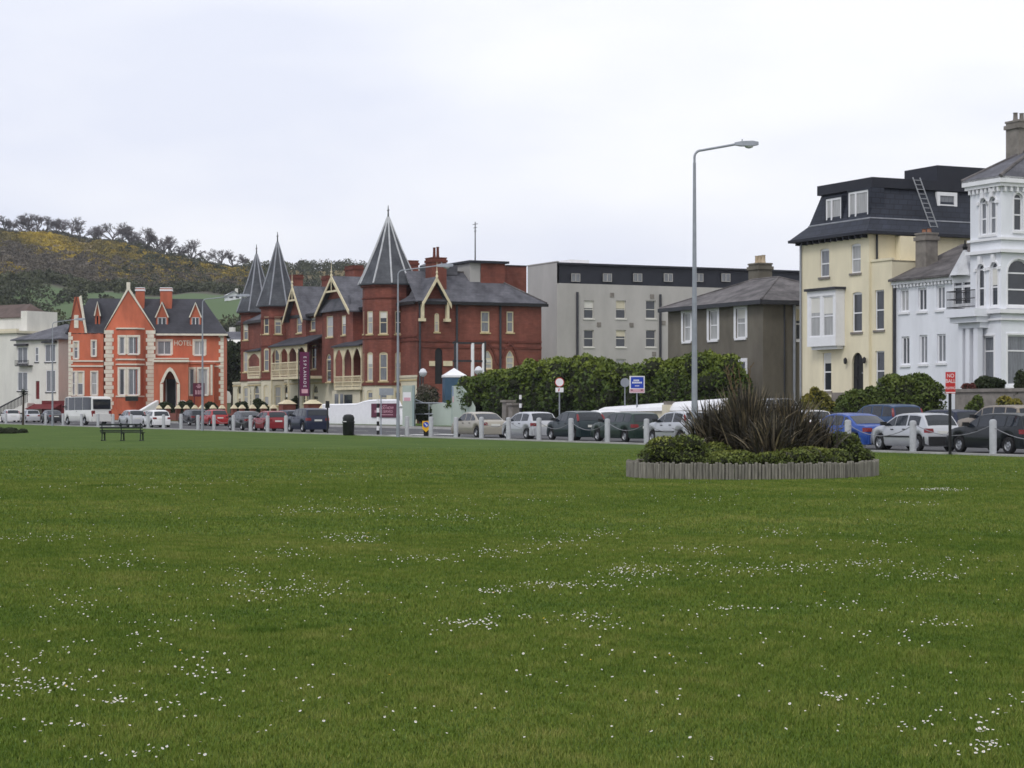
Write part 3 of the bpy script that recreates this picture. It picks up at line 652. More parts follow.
# towers
def tower(pxc, dc, rw, re, yeave, yapex, wins, zlow, n, off, lead, bwin, ws=None):
    tp = Pl(fr, (0, dc), (1, 0)); a = tp.a(pxc); ze = tp.z(yeave, a); za = tp.z(yapex, a)
    off = R(off); planes = []
    for i in range(n):
        t0, t1 = off + 2 * math.pi * i / n, off + 2 * math.pi * (i + 1) / n
        p = (a + rw * math.cos(t0), dc + rw * math.sin(t0)); q = (a + rw * math.cos(t1), dc + rw * math.sin(t1))
        pl = Pl(fr, p, (q[0] - p[0], q[1] - p[1])); L = math.hypot(q[0] - p[0], q[1] - p[1])
        planes.append((pl, L, (t0 + t1) / 2 % (2 * math.pi)))
    tw = MB(); tb = MB(); dat = []; bdat = []
    for pl, L, t in planes:
        deg = (math.degrees(t) + 180) % 360 - 180
        hs = []; hb = []
        if -135 < deg < 70:
            y0, y1 = bwin; c = L / 2; w = ws or L * .26; bq = (c - w, c + w, pl.z(y1, c), pl.z(y0, c)); hb.append((*bq, 'round', w * .5)); bdat.append((pl, bq))
            for (y0, y1, kind) in wins:
                c = L / 2; w = ws or L * .26; z1, z0 = pl.z(y0, c), pl.z(y1, c)
                dat.append((pl, (c - w, c + w, z0, z1), kind)); hs.append((c - w, c + w, z0, z1, 'round', w * .5) if kind else (c - w, c + w, z0, z1))
        lo = [h for h in hs]
        wall(tw, pl, 0, L, zlow, ze, lo, .14); wall(tb, pl, 0, L, 0, zlow, hb, .14)
    t_ = tw.build('tower', M['brick'], es)
    if zlow > 0: tb.build('tower_base', M['cream'], t_)
    for pl, q, kind in dat: win(t_, pl, q, kind='round' if kind else None, rise=(q[1] - q[0]) * .25 if kind else 0, **k)
    for pl, q in bdat: win(t_, pl, q, kind='round', rise=(q[1] - q[0]) * .25, **k)
    for z, h, g in ((ze - .15, .3, .18), (ze - 1.25, .12, .08), (zlow + .1, .2, .1), ((ze + zlow) / 2 - .3, .14, .07)):
        b = MB(); b.lathe((a, dc, z - h / 2), [(rw + g, 0), (rw + g, h)], n, 0, off); b.build('band', M['brick_dark'], t_)
    s_ = MB(); s_.lathe((a, dc, ze), [(re, -.12), (re, 0), (re * .825, (za - ze) * .16), (re * .455, (za - ze) * .52), (.06, za - ze)], n, 0, off)
    sr = s_.build('spire', M['slate_spire'], t_)
    l_ = MB()
    for i in range(n):
        t = off + i * 2 * math.pi / n; pts = [(a + (r_ + .01) * math.cos(t), dc + (r_ + .01) * math.sin(t), ze + h) for r_, h in ((re, 0), (re * .825, (za - ze) * .16), (re * .455, (za - ze) * .52), (.05, za - ze))]
        l_.path(pts, .075, 5)
    l_.build('lead_roll', M[lead], t_)
    f_ = MB(); f_.path([(a, dc, za - .1), (a, dc, za + 1.0)], [.09, .03], 6); f_.box(a - .22, a + .22, dc - .03, dc + .03, za + .55, za + .62); f_.build('finial', M['iron'], t_)
    return tp, a
tower(388.2, -.3, 2.25, 2.62, 284.5, 217, [(311, 334, False), (352, 381, True)], 3.6, 10, -87, 'lead_white', (390, 404))
tower(277.5, -.2, 1.75, 2.2, 306, 242, [(316.5, 334, False), (348, 371, True)], ZB + .2, 8, -84.5, 'lead', (385, 406))
tower(256.5, 1.2, 1.75, 2.2, 312, 254, [(323, 340, False), (352, 372, False)], ZB + .2, 8, -84.5, 'lead', (386, 406))
# projecting gabled bays
def gabled_bay(x0, x1, yapex, d, wins, zb, ov=.45):
    pl = Pl(fr, (0, -d), (1, 0)); a0, a1 = pl.a(x0), pl.a(x1); am = (a0 + a1) / 2; za = pl.z(yapex, am)
    hs = []
    t_ = MB()
    ww = [(pl.rect(*w[:4]), w[4]) for w in wins]
    hs = [(*q, 'round', (q[1] - q[0]) * .4) if kd else q for q, kd in ww]
    wall(t_, pl, a0, a1, zb, ZE, hs, .14); t_.poly([pl.P(a0, 0, ZE), pl.P(a1, 0, ZE), pl.P(am, 0, za - .25)])
    wall(t_, Pl(fr, (a1, -d), (0, 1)), 0, d + .3, zb, ZE); wall(t_, Pl(fr, (a0, .3), (0, -1)), 0, d + .3, zb, ZE)
    if zb > 0: t_.poly([(a0, -d, zb), (a1, -d, zb), (a1, 0, zb), (a0, 0, zb)])
    b = t_.build('gabled_bay', M['brick'], es)
    for q, kd in ww: win(b, pl, q, kind='round' if kd else None, rise=(q[1] - q[0]) * .4 if kd else 0, **k)
    r = MB(); s_ = (za - ZE) / ((a1 - a0) / 2); zl = ZE - ov * s_
    roofslab(r, [(a0 - ov, -d - .5, zl), (am, -d - .5, za), (am, 4.5, za), (a0 - ov, 4.5, zl)]); roofslab(r, [(am, -d - .5, za), (a1 + ov, -d - .5, zl), (a1 + ov, 4.5, zl), (am, 4.5, za)])
    r.build('bay_roof', M['slate'], b)
    bargeboard(b, pl, a0 - ov, a1 + ov, zl, am, za, .52, fin=1.3)
    return pl, a0, a1, b
plA, A0, A1, bA = gabled_bay(322, 353, 276, .9, [(326.3, 333, 316, 337, False), (341.5, 345.7, 315.5, 335, False), (326.3, 331, 354, 382, True)], 4.0)
r = MB(); m0, m1 = A0 - .2, A1 + .1; zh = plA.z(308.5, A0)
roofslab(r, [(m0, -1.25, ZE - .1), (m1, -1.25, ZE - .1), (m1 - 1.0, -.85, ZE + 1.1), (m0 + 1.0, -.85, ZE + 1.1)]); r.build('pent_roof', M['slate'], bA)
plB, B0, B1, bB = gabled_bay(289.5, 306, 286, .35, [(296.5, 301.8, 316, 333, False)], 4.4)
# gabled dormer over the side door
a0, a1 = sp.a(421.5), sp.a(446.5); am = (a0 + a1) / 2; za = sp.z(277, am); zl = sp.z(302, am)
t_ = MB(); sp.slab(t_, [(a0 + .25, ZE - .6), (a1 - .25, ZE - .6), (a1 - .25, zl), (am, za - .25), (a0 + .25, zl)], -.3, .06); b = t_.build('gablet', M['brick_dark'], es)
r = MB(); roofslab(r, [sp.P(a0 - .15, .55, zl - .1), sp.P(am, .55, za), sp.P(am, -3.5, za), sp.P(a0 - .15, -3.5, zl - .1)]); roofslab(r, [sp.P(am, .55, za), sp.P(a1 + .15, .55, zl - .1), sp.P(a1 + .15, -3.5, zl - .1), sp.P(am, -3.5, za)]); r.build('gablet_roof', M['slate'], b)
bargeboard(b, sp, a0 - .2, a1 + .2, zl - .15, am, za, .56, fin=1.2, infill=False, w=.4)
for a in (a0 - .05, a1 - .05):
    m2 = MB(); sp.box(m2, a - .1, a + .1, .05, .5, ZE - 1.5, zl); sp.box(m2, a - .25, a + .25, .004, .5, ZE - 1.75, ZE - 1.5); m2.build('gable_bracket', M['cream_trim'], b)
# timber balconies
def balcony(x0, x1, pr, yd, yr, yr0, yr1, n, ground):
    pl = Pl(fr, (0, -pr), (1, 0)); a0, a1 = pl.a(x0), pl.a(x1); am = (a0 + a1) / 2
    zd, zr, zl, zh = pl.z(yd, am), pl.z(yr, am), pl.z(yr0, am), pl.z(yr1, am)
    m = MB(); m.box(a0, a1, -pr, -.05, zd - .25, zd); B = m.build('balcony', M['cream_trim'], es)
    s_ = (a1 - a0) / n
    for i in range(n + 1):
        a = a0 + i * s_; z0 = .3 if (ground and i in (0, n // 2, n)) else zd
        p = MB(); p.box(a - .07, a + .07, -pr, -pr + .14, z0, zl); p.build('post', M['cream_trim'], B)
    q = MB()
    for i in range(n):
        b0, b1 = a0 + i * s_ + .07, a0 + (i + 1) * s_ - .07; zs = zl - min(1.3, (zl - zr) * .55)
        ar = arch_pts(b0, b1, zs, zl - .25, 'pointed'); h = len(ar) // 2
        pl.slab(q, [(b0, zl)] + ar[:h + 1] + [((b0 + b1) / 2, zl)], -.1, -.03); pl.slab(q, [(b1, zl)] + ar[h:][::-1] + [((b0 + b1) / 2, zl)], -.1, -.03)
    q.build('arcade', M['cream_trim'], B)
    t = MB()
    for z in (zd + .12, (zd + zr) / 2, zr): pl.box(t, a0, a1, -.1, -.02, z - .05, z + .05)
    nb = int((a1 - a0) / .32)
    for i in range(nb):
        b0 = a0 + i * (a1 - a0) / nb; b1 = b0 + (a1 - a0) / nb; z0, z1 = (zd + .1, zr)
        t.tube(pl.P(b0, -.06, z0), pl.P(b1, -.06, z1), .025, n=4); t.tube(pl.P(b1, -.06, z0), pl.P(b0, -.06, z1), .025, n=4)
    t.build('railing', M['cream_trim'], B)
    r = MB(); roofslab(r, [(a0 - .2, -pr - .25, zl + .05), (a1 + .2, -pr - .25, zl + .05), (a1 + .1, -.05, zh), (a0 - .1, -.05, zh)]); r.build('canopy_roof', M['slate_dark'], B)
    f = MB(); pl.box(f, a0 - .15, a1 + .15, .004, .1, zl - .12, zl + .04); f.build('eaves_board', M['tan'], B)
    return pl
balcony(334, 361, 2.1, 387, 376.5, 346, 338, 3, False); balcony(271, 305.5, 2.3, 376.5, 362.5, 345.5, 335, 4, True); balcony(247.5, 259.5, 1.9, 376, 367, 351, 346, 1, False)
# porch below the tower, lamps
m = MB(); q = fp.rect(333, 361, 387, 412, 1.7); fp.box(m, q[0], q[1], 0, 1.8, 0, q[3] - .3); pr_ = m.build('porch', M['cream'], es)
p2 = Pl(fr, fp.P(0, 1.8, 0)[:2], (1, 0))
for x0, x1, y0, y1, g in ((335, 338.5, 394, 408, 'glass_b'), (340.5, 343.5, 394, 408, 'glass_b'), (344.5, 352.5, 394.5, 408, 'glass_a')):
    w_ = p2.rect(x0, x1, y0, y1); m = MB(); p2.box(m, w_[0], w_[1], .003, .04, w_[2], w_[3]); m.build('window_panel', M[g], pr_)
# tall red-brick stair block behind
pl = Pl(fr, (-2.5, 12.2), (0, 1)); a0, a1, a2 = pl.a(481), pl.a(505), pl.a(528.5)
m = MB(); pl.box(m, a0, a1, -5, 0, 0, pl.z(263, a0)); pl.box(m, a1, a2, -5, -.4, 0, pl.z(265.5, a1)); rb = m.build('stair_block', M['brick'], es)
m = MB(); pl.box(m, a0 - 1.2, a1 + .3, -5.2, .25, pl.z(263, a0) + .003, pl.z(260.7, a0)); pl.box(m, a1 + .301, a2, -5, -.3, pl.z(265.5, a1) + .003, pl.z(264.5, a1)); m.build('flat_roof', M['attic'], rb)
m = MB(); pl.box(m, a0 - 1.0, a0 - .01, -5, -.1, 0, pl.z(263, a0)); m.build('stair_wall', M['greyside'], rb)
m = MB(); c = pl.P(pl.a(480), -1, pl.z(261, a0)); zt = pl.z(221, a0); m.path([c, (c[0], c[1], zt)], [.06, .04], 5)
for i, w in enumerate((.5, .35, .25)): m.tube((c[0] - w, c[1], zt - .2 - .3 * i), (c[0] + w, c[1], zt - .2 - .3 * i), .03, n=4)
m.build('aerial', M['iron'], rb)

# ---------------------------------------------------------------- orange hotel
OA = R(6); fr = free_frame(223.5, 240, OA)
og = thing('orange_hotel', 'bright orange rendered hotel with cream quoins, tall front gable and arched porch', 'hotel', (fr.x, fr.y, 0), OA)
fp = Pl(fr, (0, 0), (1, 0)); xl = fp.a(69); DEP = 12; ZE = fp.z(333.5, -5)
k = dict(fm='white_trim', sill='quoin', sur=.22, surm='quoin', fw=.08, dep=.15)
H = [wpx(og, fp, 157.5, 171, 341, 354.5, bars='pair', **k), wpx(og, fp, 194.5, 204.5, 341, 355, bars='pair', **k)]
WG = Pl(fr, (0, -.6), (1, 0)); LG = Pl(fr, (0, -.4), (1, 0))
g0, g1 = fp.a(106.5), fp.a(153.5)
mb = MB(); wall(mb, fp, g1 - .01, 0, 0, ZE, H)
ep = Pl(fr, (0, 0), (0, 1)); wall(mb, ep, 0, DEP, 0, ZE); wall(mb, Pl(fr, (xl, DEP), (0, -1)), 0, DEP, 0, ZE); wall(mb, Pl(fr, (0, DEP), (-1, 0)), 0, -xl, 0, ZE)
mb.build('wall', M['orange'], og)
# main gable
a0, a1 = WG.a(105), WG.a(154.6); am = WG.a(128.3); za = WG.z(290, am); zs = WG.z(331, am)
mb = MB(); wall(mb, WG, a0, a1, 0, zs); mb.poly([WG.P(a0, 0, zs), WG.P(a1, 0, zs), WG.P(am, 0, za)]); wall(mb, Pl(fr, (a1, -.6), (0, 1)), 0, .6, 0, zs); wall(mb, Pl(fr, (a0, 0), (0, -1)), 0, .6, 0, zs)
gb = mb.build('main_gable', M['orange'], og)
mb = MB()
for a, z in ((a0, zs), (a1, zs)): WG.slab(mb, [(a - .15 * (1 if a == a0 else -1), z - .05), (a, z + .3), (am, za + .45), (am, za)], -.25, .12)
WG.box(mb, am - .2, am + .2, -.3, .15, za, za + .9); mb.build('gable_coping', M['quoin'], gb)
for a in (a0 + .45, a1 - .45):
    mb = MB(); z = 1.6; i = 0
    while z < zs - .3:
        w = .55 if i % 2 else .38; WG.box(mb, a - w, a + w, .004, .07, z, z + .42); z += .46; i += 1
    mb.build('quoin', M['quoin'], og)
mb = MB()
for a in (-.4,):
    z = 2.2; i = 0
    while z < ZE - .3:
        w = .5 if i % 2 else .3; fp.box(mb, a - w + .35, .02, .004, .07, z, z + .42); z += .46; i += 1
mb.build('quoin', M['quoin'], og)
# two-storey canted bay on the gable
c0, c1 = WG.a(116.5), WG.a(143.5); pj = 1.0; f0, f1 = c0 + .3, c1 - .8; zt = WG.z(330, c0)
CB = Pl(fr, WG.P(0, pj, 0)[:2], (1, 0)); H = []
b_ = MB(); bays = []
for x0, x1, y0, y1, bb in ((119.5, 124.5, 337, 354, None), (128.5, 138.3, 337, 354, 'pair'), (119.5, 124.5, 369, 395, None), (128.5, 138.3, 369, 395, 'pair')):
    q = CB.rect(x0, x1, y0, y1); H.append(q); bays.append((q, bb))
wall(b_, CB, f0, f1, 0, zt, H, .15)
q1, q2 = CB.P(f1, 0, 0)[:2], WG.P(c1, 0, 0)[:2]; wall(b_, Pl(fr, q1, (q2[0] - q1[0], q2[1] - q1[1])), 0, math.dist(q1, q2), 0, zt)
q1, q2 = WG.P(c0, 0, 0)[:2], CB.P(f0, 0, 0)[:2]; wall(b_, Pl(fr, q1, (q2[0] - q1[0], q2[1] - q1[1])), 0, math.dist(q1, q2), 0, zt)
bo = b_.build('canted_bay', M['orange'], og)
for q, bb in bays: win(bo, CB, q, bars=bb, **k)
for py in (329, 360, 365, 397): z = CB.z(py, c0); mb = MB(); mb.prism([WG.P(c0 - .1, 0, z), CB.P(f0 - .1, .12, z), CB.P(f1 + .1, .12, z), WG.P(c1 + .15, 0, z)], (0, 0, .16)); mb.build('band', M['quoin'], bo)
# left wing with narrow gable
w0, w1 = LG.a(68.5), LG.a(103.5); n1 = LG.a(84.5); nm = LG.a(76.3); zn = LG.z(297, nm); zl = LG.z(333, nm)
H = []; k2 = {**k, 'sur': .15}
for x0, x1, y0, y1 in ((74, 78, 342, 358.5), (92, 95.6, 341, 356), (77.5, 83.2, 372, 395), (91.5, 97, 372, 395), (72.5, 75, 372, 395)): H.append(wpx(og, LG, x0, x1, y0, y1, **k2))
mb = MB(); wall(mb, LG, w0, w1, 0, zl, H); mb.poly([LG.P(w0, 0, zl), LG.P(n1, 0, zl), LG.P(nm + .4, 0, zn), LG.P(nm - .2, 0, zn)])
wall(mb, Pl(fr, (w0, 0), (0, -1)), 0, .4, 0, zl)
lw = mb.build('left_wing', M['orange'], og)
mb = MB(); LG.box(mb, nm - .25, nm + .25, .004, .08, LG.z(328, nm), LG.z(315, nm)); mb.build('attic_window', M['quoin'], lw)
mb = MB(); LG.slab(mb, [(n1 + .05, zl), (n1 + .3, zl), (nm + .55, zn + .2), (nm + .3, zn)], -.3, .1); mb.build('gable_coping', M['quoin'], lw)
r = MB(); roofslab(r, [LG.P(w0 - .1, .1, zl), LG.P(nm, .1, zn + .05), LG.P(nm, -4, zn + .05), LG.P(w0 - .1, -4, zl)]); roofslab(r, [LG.P(nm, .1, zn + .05), LG.P(n1 + .15, .1, zl), LG.P(n1 + .15, -4, zl), LG.P(nm, -4, zn + .05)]); r.build('wing_roof', M['slate_dark'], lw)
mb = MB()
for py in (361, 366): z = LG.z(py, w0); LG.box(mb, w0, w1, .004, .12, z - .08, z + .08); fp.box(mb, g1, 0, .004, .12, z - .08, z + .08)
mb.build('string_course', M['quoin'], og)
mb = MB(); z = 1.8; i = 0
while z < zl - .3:
    w = .5 if i % 2 else .3; LG.box(mb, w0 - .01, w0 + w, .004, .07, z, z + .42); z += .46; i += 1
mb.build('quoin', M['quoin'], lw)
# roof
RZ = fp.z(298.5, -8, -5); e = .4
mb = MB(); rr0, rr1 = xl + 1.8, fp.a(203, -5)
A = [(xl - e, -e, ZE), (e, -e, ZE), (e, DEP + e, ZE), (xl - e, DEP + e, ZE)]; B = [(rr0, 5.5, RZ), (rr1, 5.5, RZ)]
for f in ((A[0], A[1], B[1], B[0]), (A[1], A[2], B[1]), (A[2], A[3], B[0], B[1]), (A[3], A[0], B[0])): roofslab(mb, list(f))
roofslab(mb, [WG.P(a0 - .2, .02, zs), WG.P(am, .02, za), WG.P(am, -6, za), WG.P(a0 - .2, -6, zs)]); roofslab(mb, [WG.P(am, .02, za), WG.P(a1 + .2, .02, zs), WG.P(a1 + .2, -6, zs), WG.P(am, -6, za)])
rf = mb.build('roof', M['slate_dark'], og)
mb = MB(); fp.box(mb, g1 + .3, .5, e - .02, e + .12, ZE - .25, ZE - .03); mb.build('gutter', M['quoin'], rf)
for x0, x1, ya, yb in ((95, 100, 302, 325), (156, 168, 302.5, 326.5), (190, 201, 303, 326.5)):
    dpn = Pl(fr, (0, 1.1), (1, 0)); d0, d1 = dpn.a(x0), dpn.a(x1); dm_ = (d0 + d1) / 2; z0, z1, zz = dpn.z(yb, dm_), dpn.z(yb - 10, dm_), dpn.z(ya, dm_)
    b = MB(); wall(b, dpn, d0, d1, z0 - .4, z1, [(d0 + .2, d1 - .2, z0, z1 - .1)], .12); b.poly([dpn.P(d0, 0, z1), dpn.P(d1, 0, z1), dpn.P(dm_, 0, zz)]); wall(b, Pl(fr, (d1, 1.1), (0, 1)), 0, 2.4, z0 - .4, z1); wall(b, Pl(fr, (d0, 3.5), (0, -1)), 0, 2.4, z0 - .4, z1)
    dd = b.build('dormer', M['orange'], rf)
    if d1 - d0 > .9: win(dd, dpn, (d0 + .2, d1 - .2, z0, z1 - .1), sill=None, dep=.11, fm='white_trim', bars='pair', glass='glass_a', fw=.06)
    r = MB(); roofslab(r, [dpn.P(d0 - .12, .15, z1 - .1), dpn.P(dm_, .15, zz + .1), dpn.P(dm_, -3.4, zz + .1), dpn.P(d0 - .12, -3.4, z1 - .1)], .1, 0); roofslab(r, [dpn.P(dm_, .15, zz + .1), dpn.P(d1 + .12, .15, z1 - .1), dpn.P(d1 + .12, -3.4, z1 - .1), dpn.P(dm_, -3.4, zz + .1)], .1, 0)
    dpn.slab(r, [(d0 - .14, z1 - .12), (d0 + .02, z1 - .12), (dm_, zz - .1), (dm_, zz + .11)], .155, .2, 1); dpn.slab(r, [(d1 + .14, z1 - .12), (d1 - .02, z1 - .12), (dm_, zz - .1), (dm_, zz + .11)], .155, .2, 1)
    r.build('dormer_roof', [M['slate_dark'], M['quoin']], dd)
def chim(px0, px1, d, y0, m):
    pl = Pl(fr, (0, d), (1, 0)); q0, q1 = pl.a(px0), pl.a(px1); chimney(og, q0, q1, d - .6, d + .6, ZE, pl.z(y0, q0), m, 0, 'pot', .3, 'white_trim')
chim(136, 144.5, 4.4, 288.5, 'orange'); chim(160.5, 172, 4.4, 288.5, 'orange')
# porch
p0, p1 = fp.a(153.8, 2.4), fp.a(188, 2.4); PP = Pl(fr, (0, -2.4), (1, 0)); zp = PP.z(359, p0); aq = PP.rect(163.5, 176.5, 371, 400); aq = (*aq[:2], 1.2, aq[3])
mb = MB(); wall(mb, PP, p0, p1, 0, zp, [(*aq, 'pointed', 1.3)], .4); wall(mb, Pl(fr, (p1, -2.4), (0, 1)), 0, 2.4, 0, zp); wall(mb, Pl(fr, (p0, 0), (0, -1)), 0, 2.4, 0, zp); mb.box(p0, p1, -2.38, 0, zp - .2, zp - .02)
po = mb.build('porch', M['orange'], og)
mb = MB(); o_ = arch_pts(aq[0] - .4, aq[1] + .4, aq[3] - 1.5, aq[3] + .45, 'pointed'); i_ = arch_pts(aq[0], aq[1], aq[3] - 1.3, aq[3], 'pointed')
for i in range(len(o_) - 1): PP.slab(mb, [o_[i], o_[i + 1], i_[i + 1], i_[i]], .003, .14)
for a in (aq[0] - .4, aq[1] + .05): PP.box(mb, a, a + .35, .003, .13, 1.3, aq[3] - 1.5)
PP.box(mb, p0 - .15, p1 + .15, .003, .2, zp - .35, zp - .1); PP.box(mb, p0 - .1, p1 + .1, -.3, .1, zp + .003, zp + .12); mb.build('arch_trim', M['quoin'], po)
mb = MB(); fp.box(mb, aq[0] + .25, aq[1] - .25, .003, .05, 1.3, aq[3] - .9); mb.build('door', M['black'], po)
for a in (aq[0] + .1, aq[1] - .25): mb = MB(); fp.box(mb, a, a + .14, .06, .14, 1.3, aq[3] - .9); mb.build('door_post', M['white_trim'], po)
for s_ in (0, 1):
    mb = MB(); x = (aq[0] - .9) if s_ == 0 else (aq[1] + .5); sg = -1 if s_ == 0 else 1
    mb.prism([(x, -2.45, 2.6), (x + sg * 2.6, -6.0, .9), (x + sg * 2.6, -6.0, .2), (x, -2.45, 1.4)], (.35, 0, 0))
    mb.build('stair_balustrade', M['white_trim'], po)
mb = MB()
for i in range(6): mb.box(aq[0] - .4, aq[1] + .4, -2.45 - .55 * (i + 1), -2.45 - .55 * i - .003, .2, 1.2 - .17 * i)
mb.build('steps', M['stone'], po)
# right hand ground floor bay
H = []; RB = Pl(fr, (0, -.9), (1, 0)); q0, q1 = RB.a(187.8), RB.a(214); zt = RB.z(364, q0); kk = []
for x0, x1 in ((189.5, 194), (198.5, 207.5)): q = RB.rect(x0, x1, 369, 395); H.append(q); kk.append(q)
mb = MB(); wall(mb, RB, q0, q1, 0, zt, H, .15); wall(mb, Pl(fr, (q1, -.9), (0, 1)), 0, .9, 0, zt); mb.box(q0 - .1, q1 + .1, -1.0, 0, zt + .002, zt + .16); rbw = mb.build('ground_bay', M['orange'], og)
for q in kk: win(rbw, RB, q, bars=None, **k)
mb = MB(); z = RB.z(372, q0); q = RB.a(211.5); RB.box(mb, q - .12, q + .12, .004, .06, RB.z(395, q0), zt - .1); mb.build('pilaster', M['quoin'], rbw)
lettering('HOTEL', .86, M['quoin'], og, fp.P(fp.a(183.0), .05, fp.z(343.3, -5)), 0, .78, .02)
mb = MB(); fp_ = Pl(fr, (0, -4.5), (1, 0)); q = fp_.rect(193, 204.5, 383, 396.5); fp_.box(mb, q[0], q[1], -.06, 0, q[2], q[3]); fp_.box(mb, q[0] + .1, q[0] + .2, -.06, -.01, 0.3, q[2]); fp_.box(mb, q[1] - .2, q[1] - .1, -.06, -.01, .3, q[2])
w_ = fr.W((0, 0)); sg = mb.build('notice_board', M['burgundy']); sg.location = (fr.x, fr.y, 0); sg.rotation_euler = (0, 0, OA)
tag(sg, 'burgundy board with pale crest on posts before the orange hotel', 'sign board')
mb = MB(); cxm = (q[0] + q[1]) / 2
for i, (w, z) in enumerate(((.12, .86), (.3, .76), (.18, .66))): fp_.box(mb, cxm - w, cxm + w, .004, .015, q[2] + z * (q[3] - q[2]) - .04, q[2] + z * (q[3] - q[2]) + .04)
for i in range(3): a = cxm + (i - 1) * .3; fp_.box(mb, a - .1, a - .02, .004, .015, q[2] + .25, q[2] + .75); fp_.box(mb, a + .03, a + .1, .004, .015, q[2] + .25, q[2] + .7)
mb.build('crest', M['signpink'], sg)
# basement front with dark canopy
mb = MB(); fp.box(mb, fp.a(104.5), p0, 1.65, 2.0, 0, 1.45); mb.build('basement_wall', M['orange'], og)
mb = MB(); q = fp.rect(126, 138, 398, 401, 2.4); fp.box(mb, q[0], q[1], 2.0, 3.4, q[2], q[3] + .2); mb.build('entrance_canopy', M['bench'], og)

# ---------------------------------------------------------------- cream house at far left
CA = R(-36); fr = free_frame(58.5, 250, CA)
ch = thing('cream_house', 'cream two storey house with a hipped slate roof and burgundy shopfront below', 'house', (fr.x, fr.y, 0), CA)
fp = Pl(fr, (0, 0), (1, 0)); sp = Pl(fr, (0, 0), (0, 1)); xl = fp.a(16); DEP = 9; ZE = fp.z(338.5, 0)
k = dict(fm='white_trim', sill='slate_dark', fw=.1, dep=.12, bars='pair', glass='glass_b')
H = [wpx(ch, fp, 17.5, 27.5, 347, 363.5, **k), wpx(ch, fp, 45, 55.5, 344, 362, **k), wpx(ch, fp, 17.5, 27.5, 372, 391, **k), wpx(ch, fp, 46, 55.5, 370, 392, **k), wpx(ch, fp, 35, 38.5, 347, 362, **{**k, 'bars': 'sash'})]
dq = fp.rect(35.8, 39.4, 381, 399); H.append(dq)
mb = MB(); wall(mb, fp, xl, 0, 0, ZE, H); wall(mb, sp, 0, DEP, 0, ZE); wall(mb, Pl(fr, (xl, DEP), (0, -1)), 0, DEP, 0, ZE); mb.build('wall', M['palewall'], ch)
mb = MB(); fp.box(mb, dq[0], dq[1], -.15, -.08, dq[2], dq[3]); mb.build('door', M['maroon'], ch)
mb = MB(); e = .5; A = [(xl - e, -e, ZE), (e, -e, ZE), (e, DEP + e, ZE), (xl - e, DEP + e, ZE)]; rz = ZE + 2.0; B = [(xl + 4, 4.5, rz), (-3.5, 4.5, rz)]
for f in ((A[0], A[1], B[1], B[0]), (A[1], A[2], B[1]), (A[2], A[3], B[0], B[1]), (A[3], A[0], B[0])): roofslab(mb, list(f), .14)
mb.build('roof', M['slate'], ch)
for x0, x1, y in ((16.5, 28.5, 346), (44, 57, 343)): q0, q1 = fp.a(x0), fp.a(x1); z = fp.z(y, q0); mb = MB(); fp.box(mb, q0, q1, .004, .45, z, z + .22); mb.build('window_hood', M['slate_dark'], ch)
mb = MB(); q0, q1 = fp.a(15.5, .6), fp.a(29, .6); z = fp.z(365.5, q0); fp.box(mb, q0, q1, .004, .7, z - .1, z)
for i in range(14): a = q0 + i * (q1 - q0) / 13; mb.tube(fp.P(a, .68, z), fp.P(a, .68, z + .6), .025, n=4)
mb.tube(fp.P(q0, .68, z + .6), fp.P(q1, .68, z + .6), .035, n=4); mb.build('balcony', M['iron'], ch)
mb = MB(); q0, q1 = fp.a(43, 3), fp.a(69, 3); fp.box(mb, q0, q1 - .5, .005, 3.2, 0, 2.6); mb.build('shopfront', M['maroon'], ch)
mb = MB(); mb.prism([fp.P(q0 - 1.5, 3.21, 2.2), fp.P(q0 - 1.5, 4.6, 1.6), fp.P(q0 - 1.5, 3.21, 1.6)], (5.0, 0, 0)); mb.build('awning', M['maroon'], ch)
mb = MB(); fp.box(mb, fp.a(28, 3), q0 - .01, .005, 3.0, 0, 2.2); mb.build('basement', M['cream'], ch)
# outside stair with a dark rail, climbing to the front door
mb = MB(); s0, s1 = fp.a(-2, 3.4), fp.a(33, 3.4); n_ = 12
for i in range(n_): a = s0 + i * (s1 - s0) / n_; fp.box(mb, a, a + (s1 - s0) / n_ - .002, 3.1, 4.3, 0, .2 + 2.1 * (i + 1) / n_)
sto = mb.build('entrance_stair', M['palewall'], ch)
mb = MB(); mb.tube(fp.P(s0, 4.3, 1.3), fp.P(s1, 4.3, 3.5), .09, n=5)
for i in range(26): t = i / 25; a = s0 + t * (s1 - s0); mb.tube(fp.P(a, 4.3, .3 + 2.1 * t), fp.P(a, 4.3, 1.3 + 2.2 * t), .045, n=4)
mb.build('handrail', M['iron'], sto)

# tall cream building cut by the frame
FA = R(-36); fr = free_frame(17, 259, FA)
fl = thing('cream_townhouse', 'tall plain cream building with a cornice at the left edge of the view', 'building', (fr.x, fr.y, 0), FA)
fp = Pl(fr, (0, 0), (1, 0)); sp = Pl(fr, (0, 0), (0, 1)); ZE = fp.z(333, 0); k = dict(fm='white_trim', sill='palewall', fw=.1, dep=.15)
H = [wpx(fl, fp, -8, -2, 345, 362, **k), wpx(fl, fp, -8, -2, 374, 394, **k), wpx(fl, fp, -24, -17, 343, 362, **k), wpx(fl, fp, -24, -17, 374, 394, **k)]
mb = MB(); xl = -16; wall(mb, fp, xl, 0, 0, ZE, H); wall(mb, sp, 0, 9, 0, ZE); wall(mb, Pl(fr, (xl, 9), (0, -1)), 0, 9, 0, ZE); mb.box(xl, 0, .02, 9, ZE - .2, ZE - .05); mb.build('wall', M['palewall'], fl)
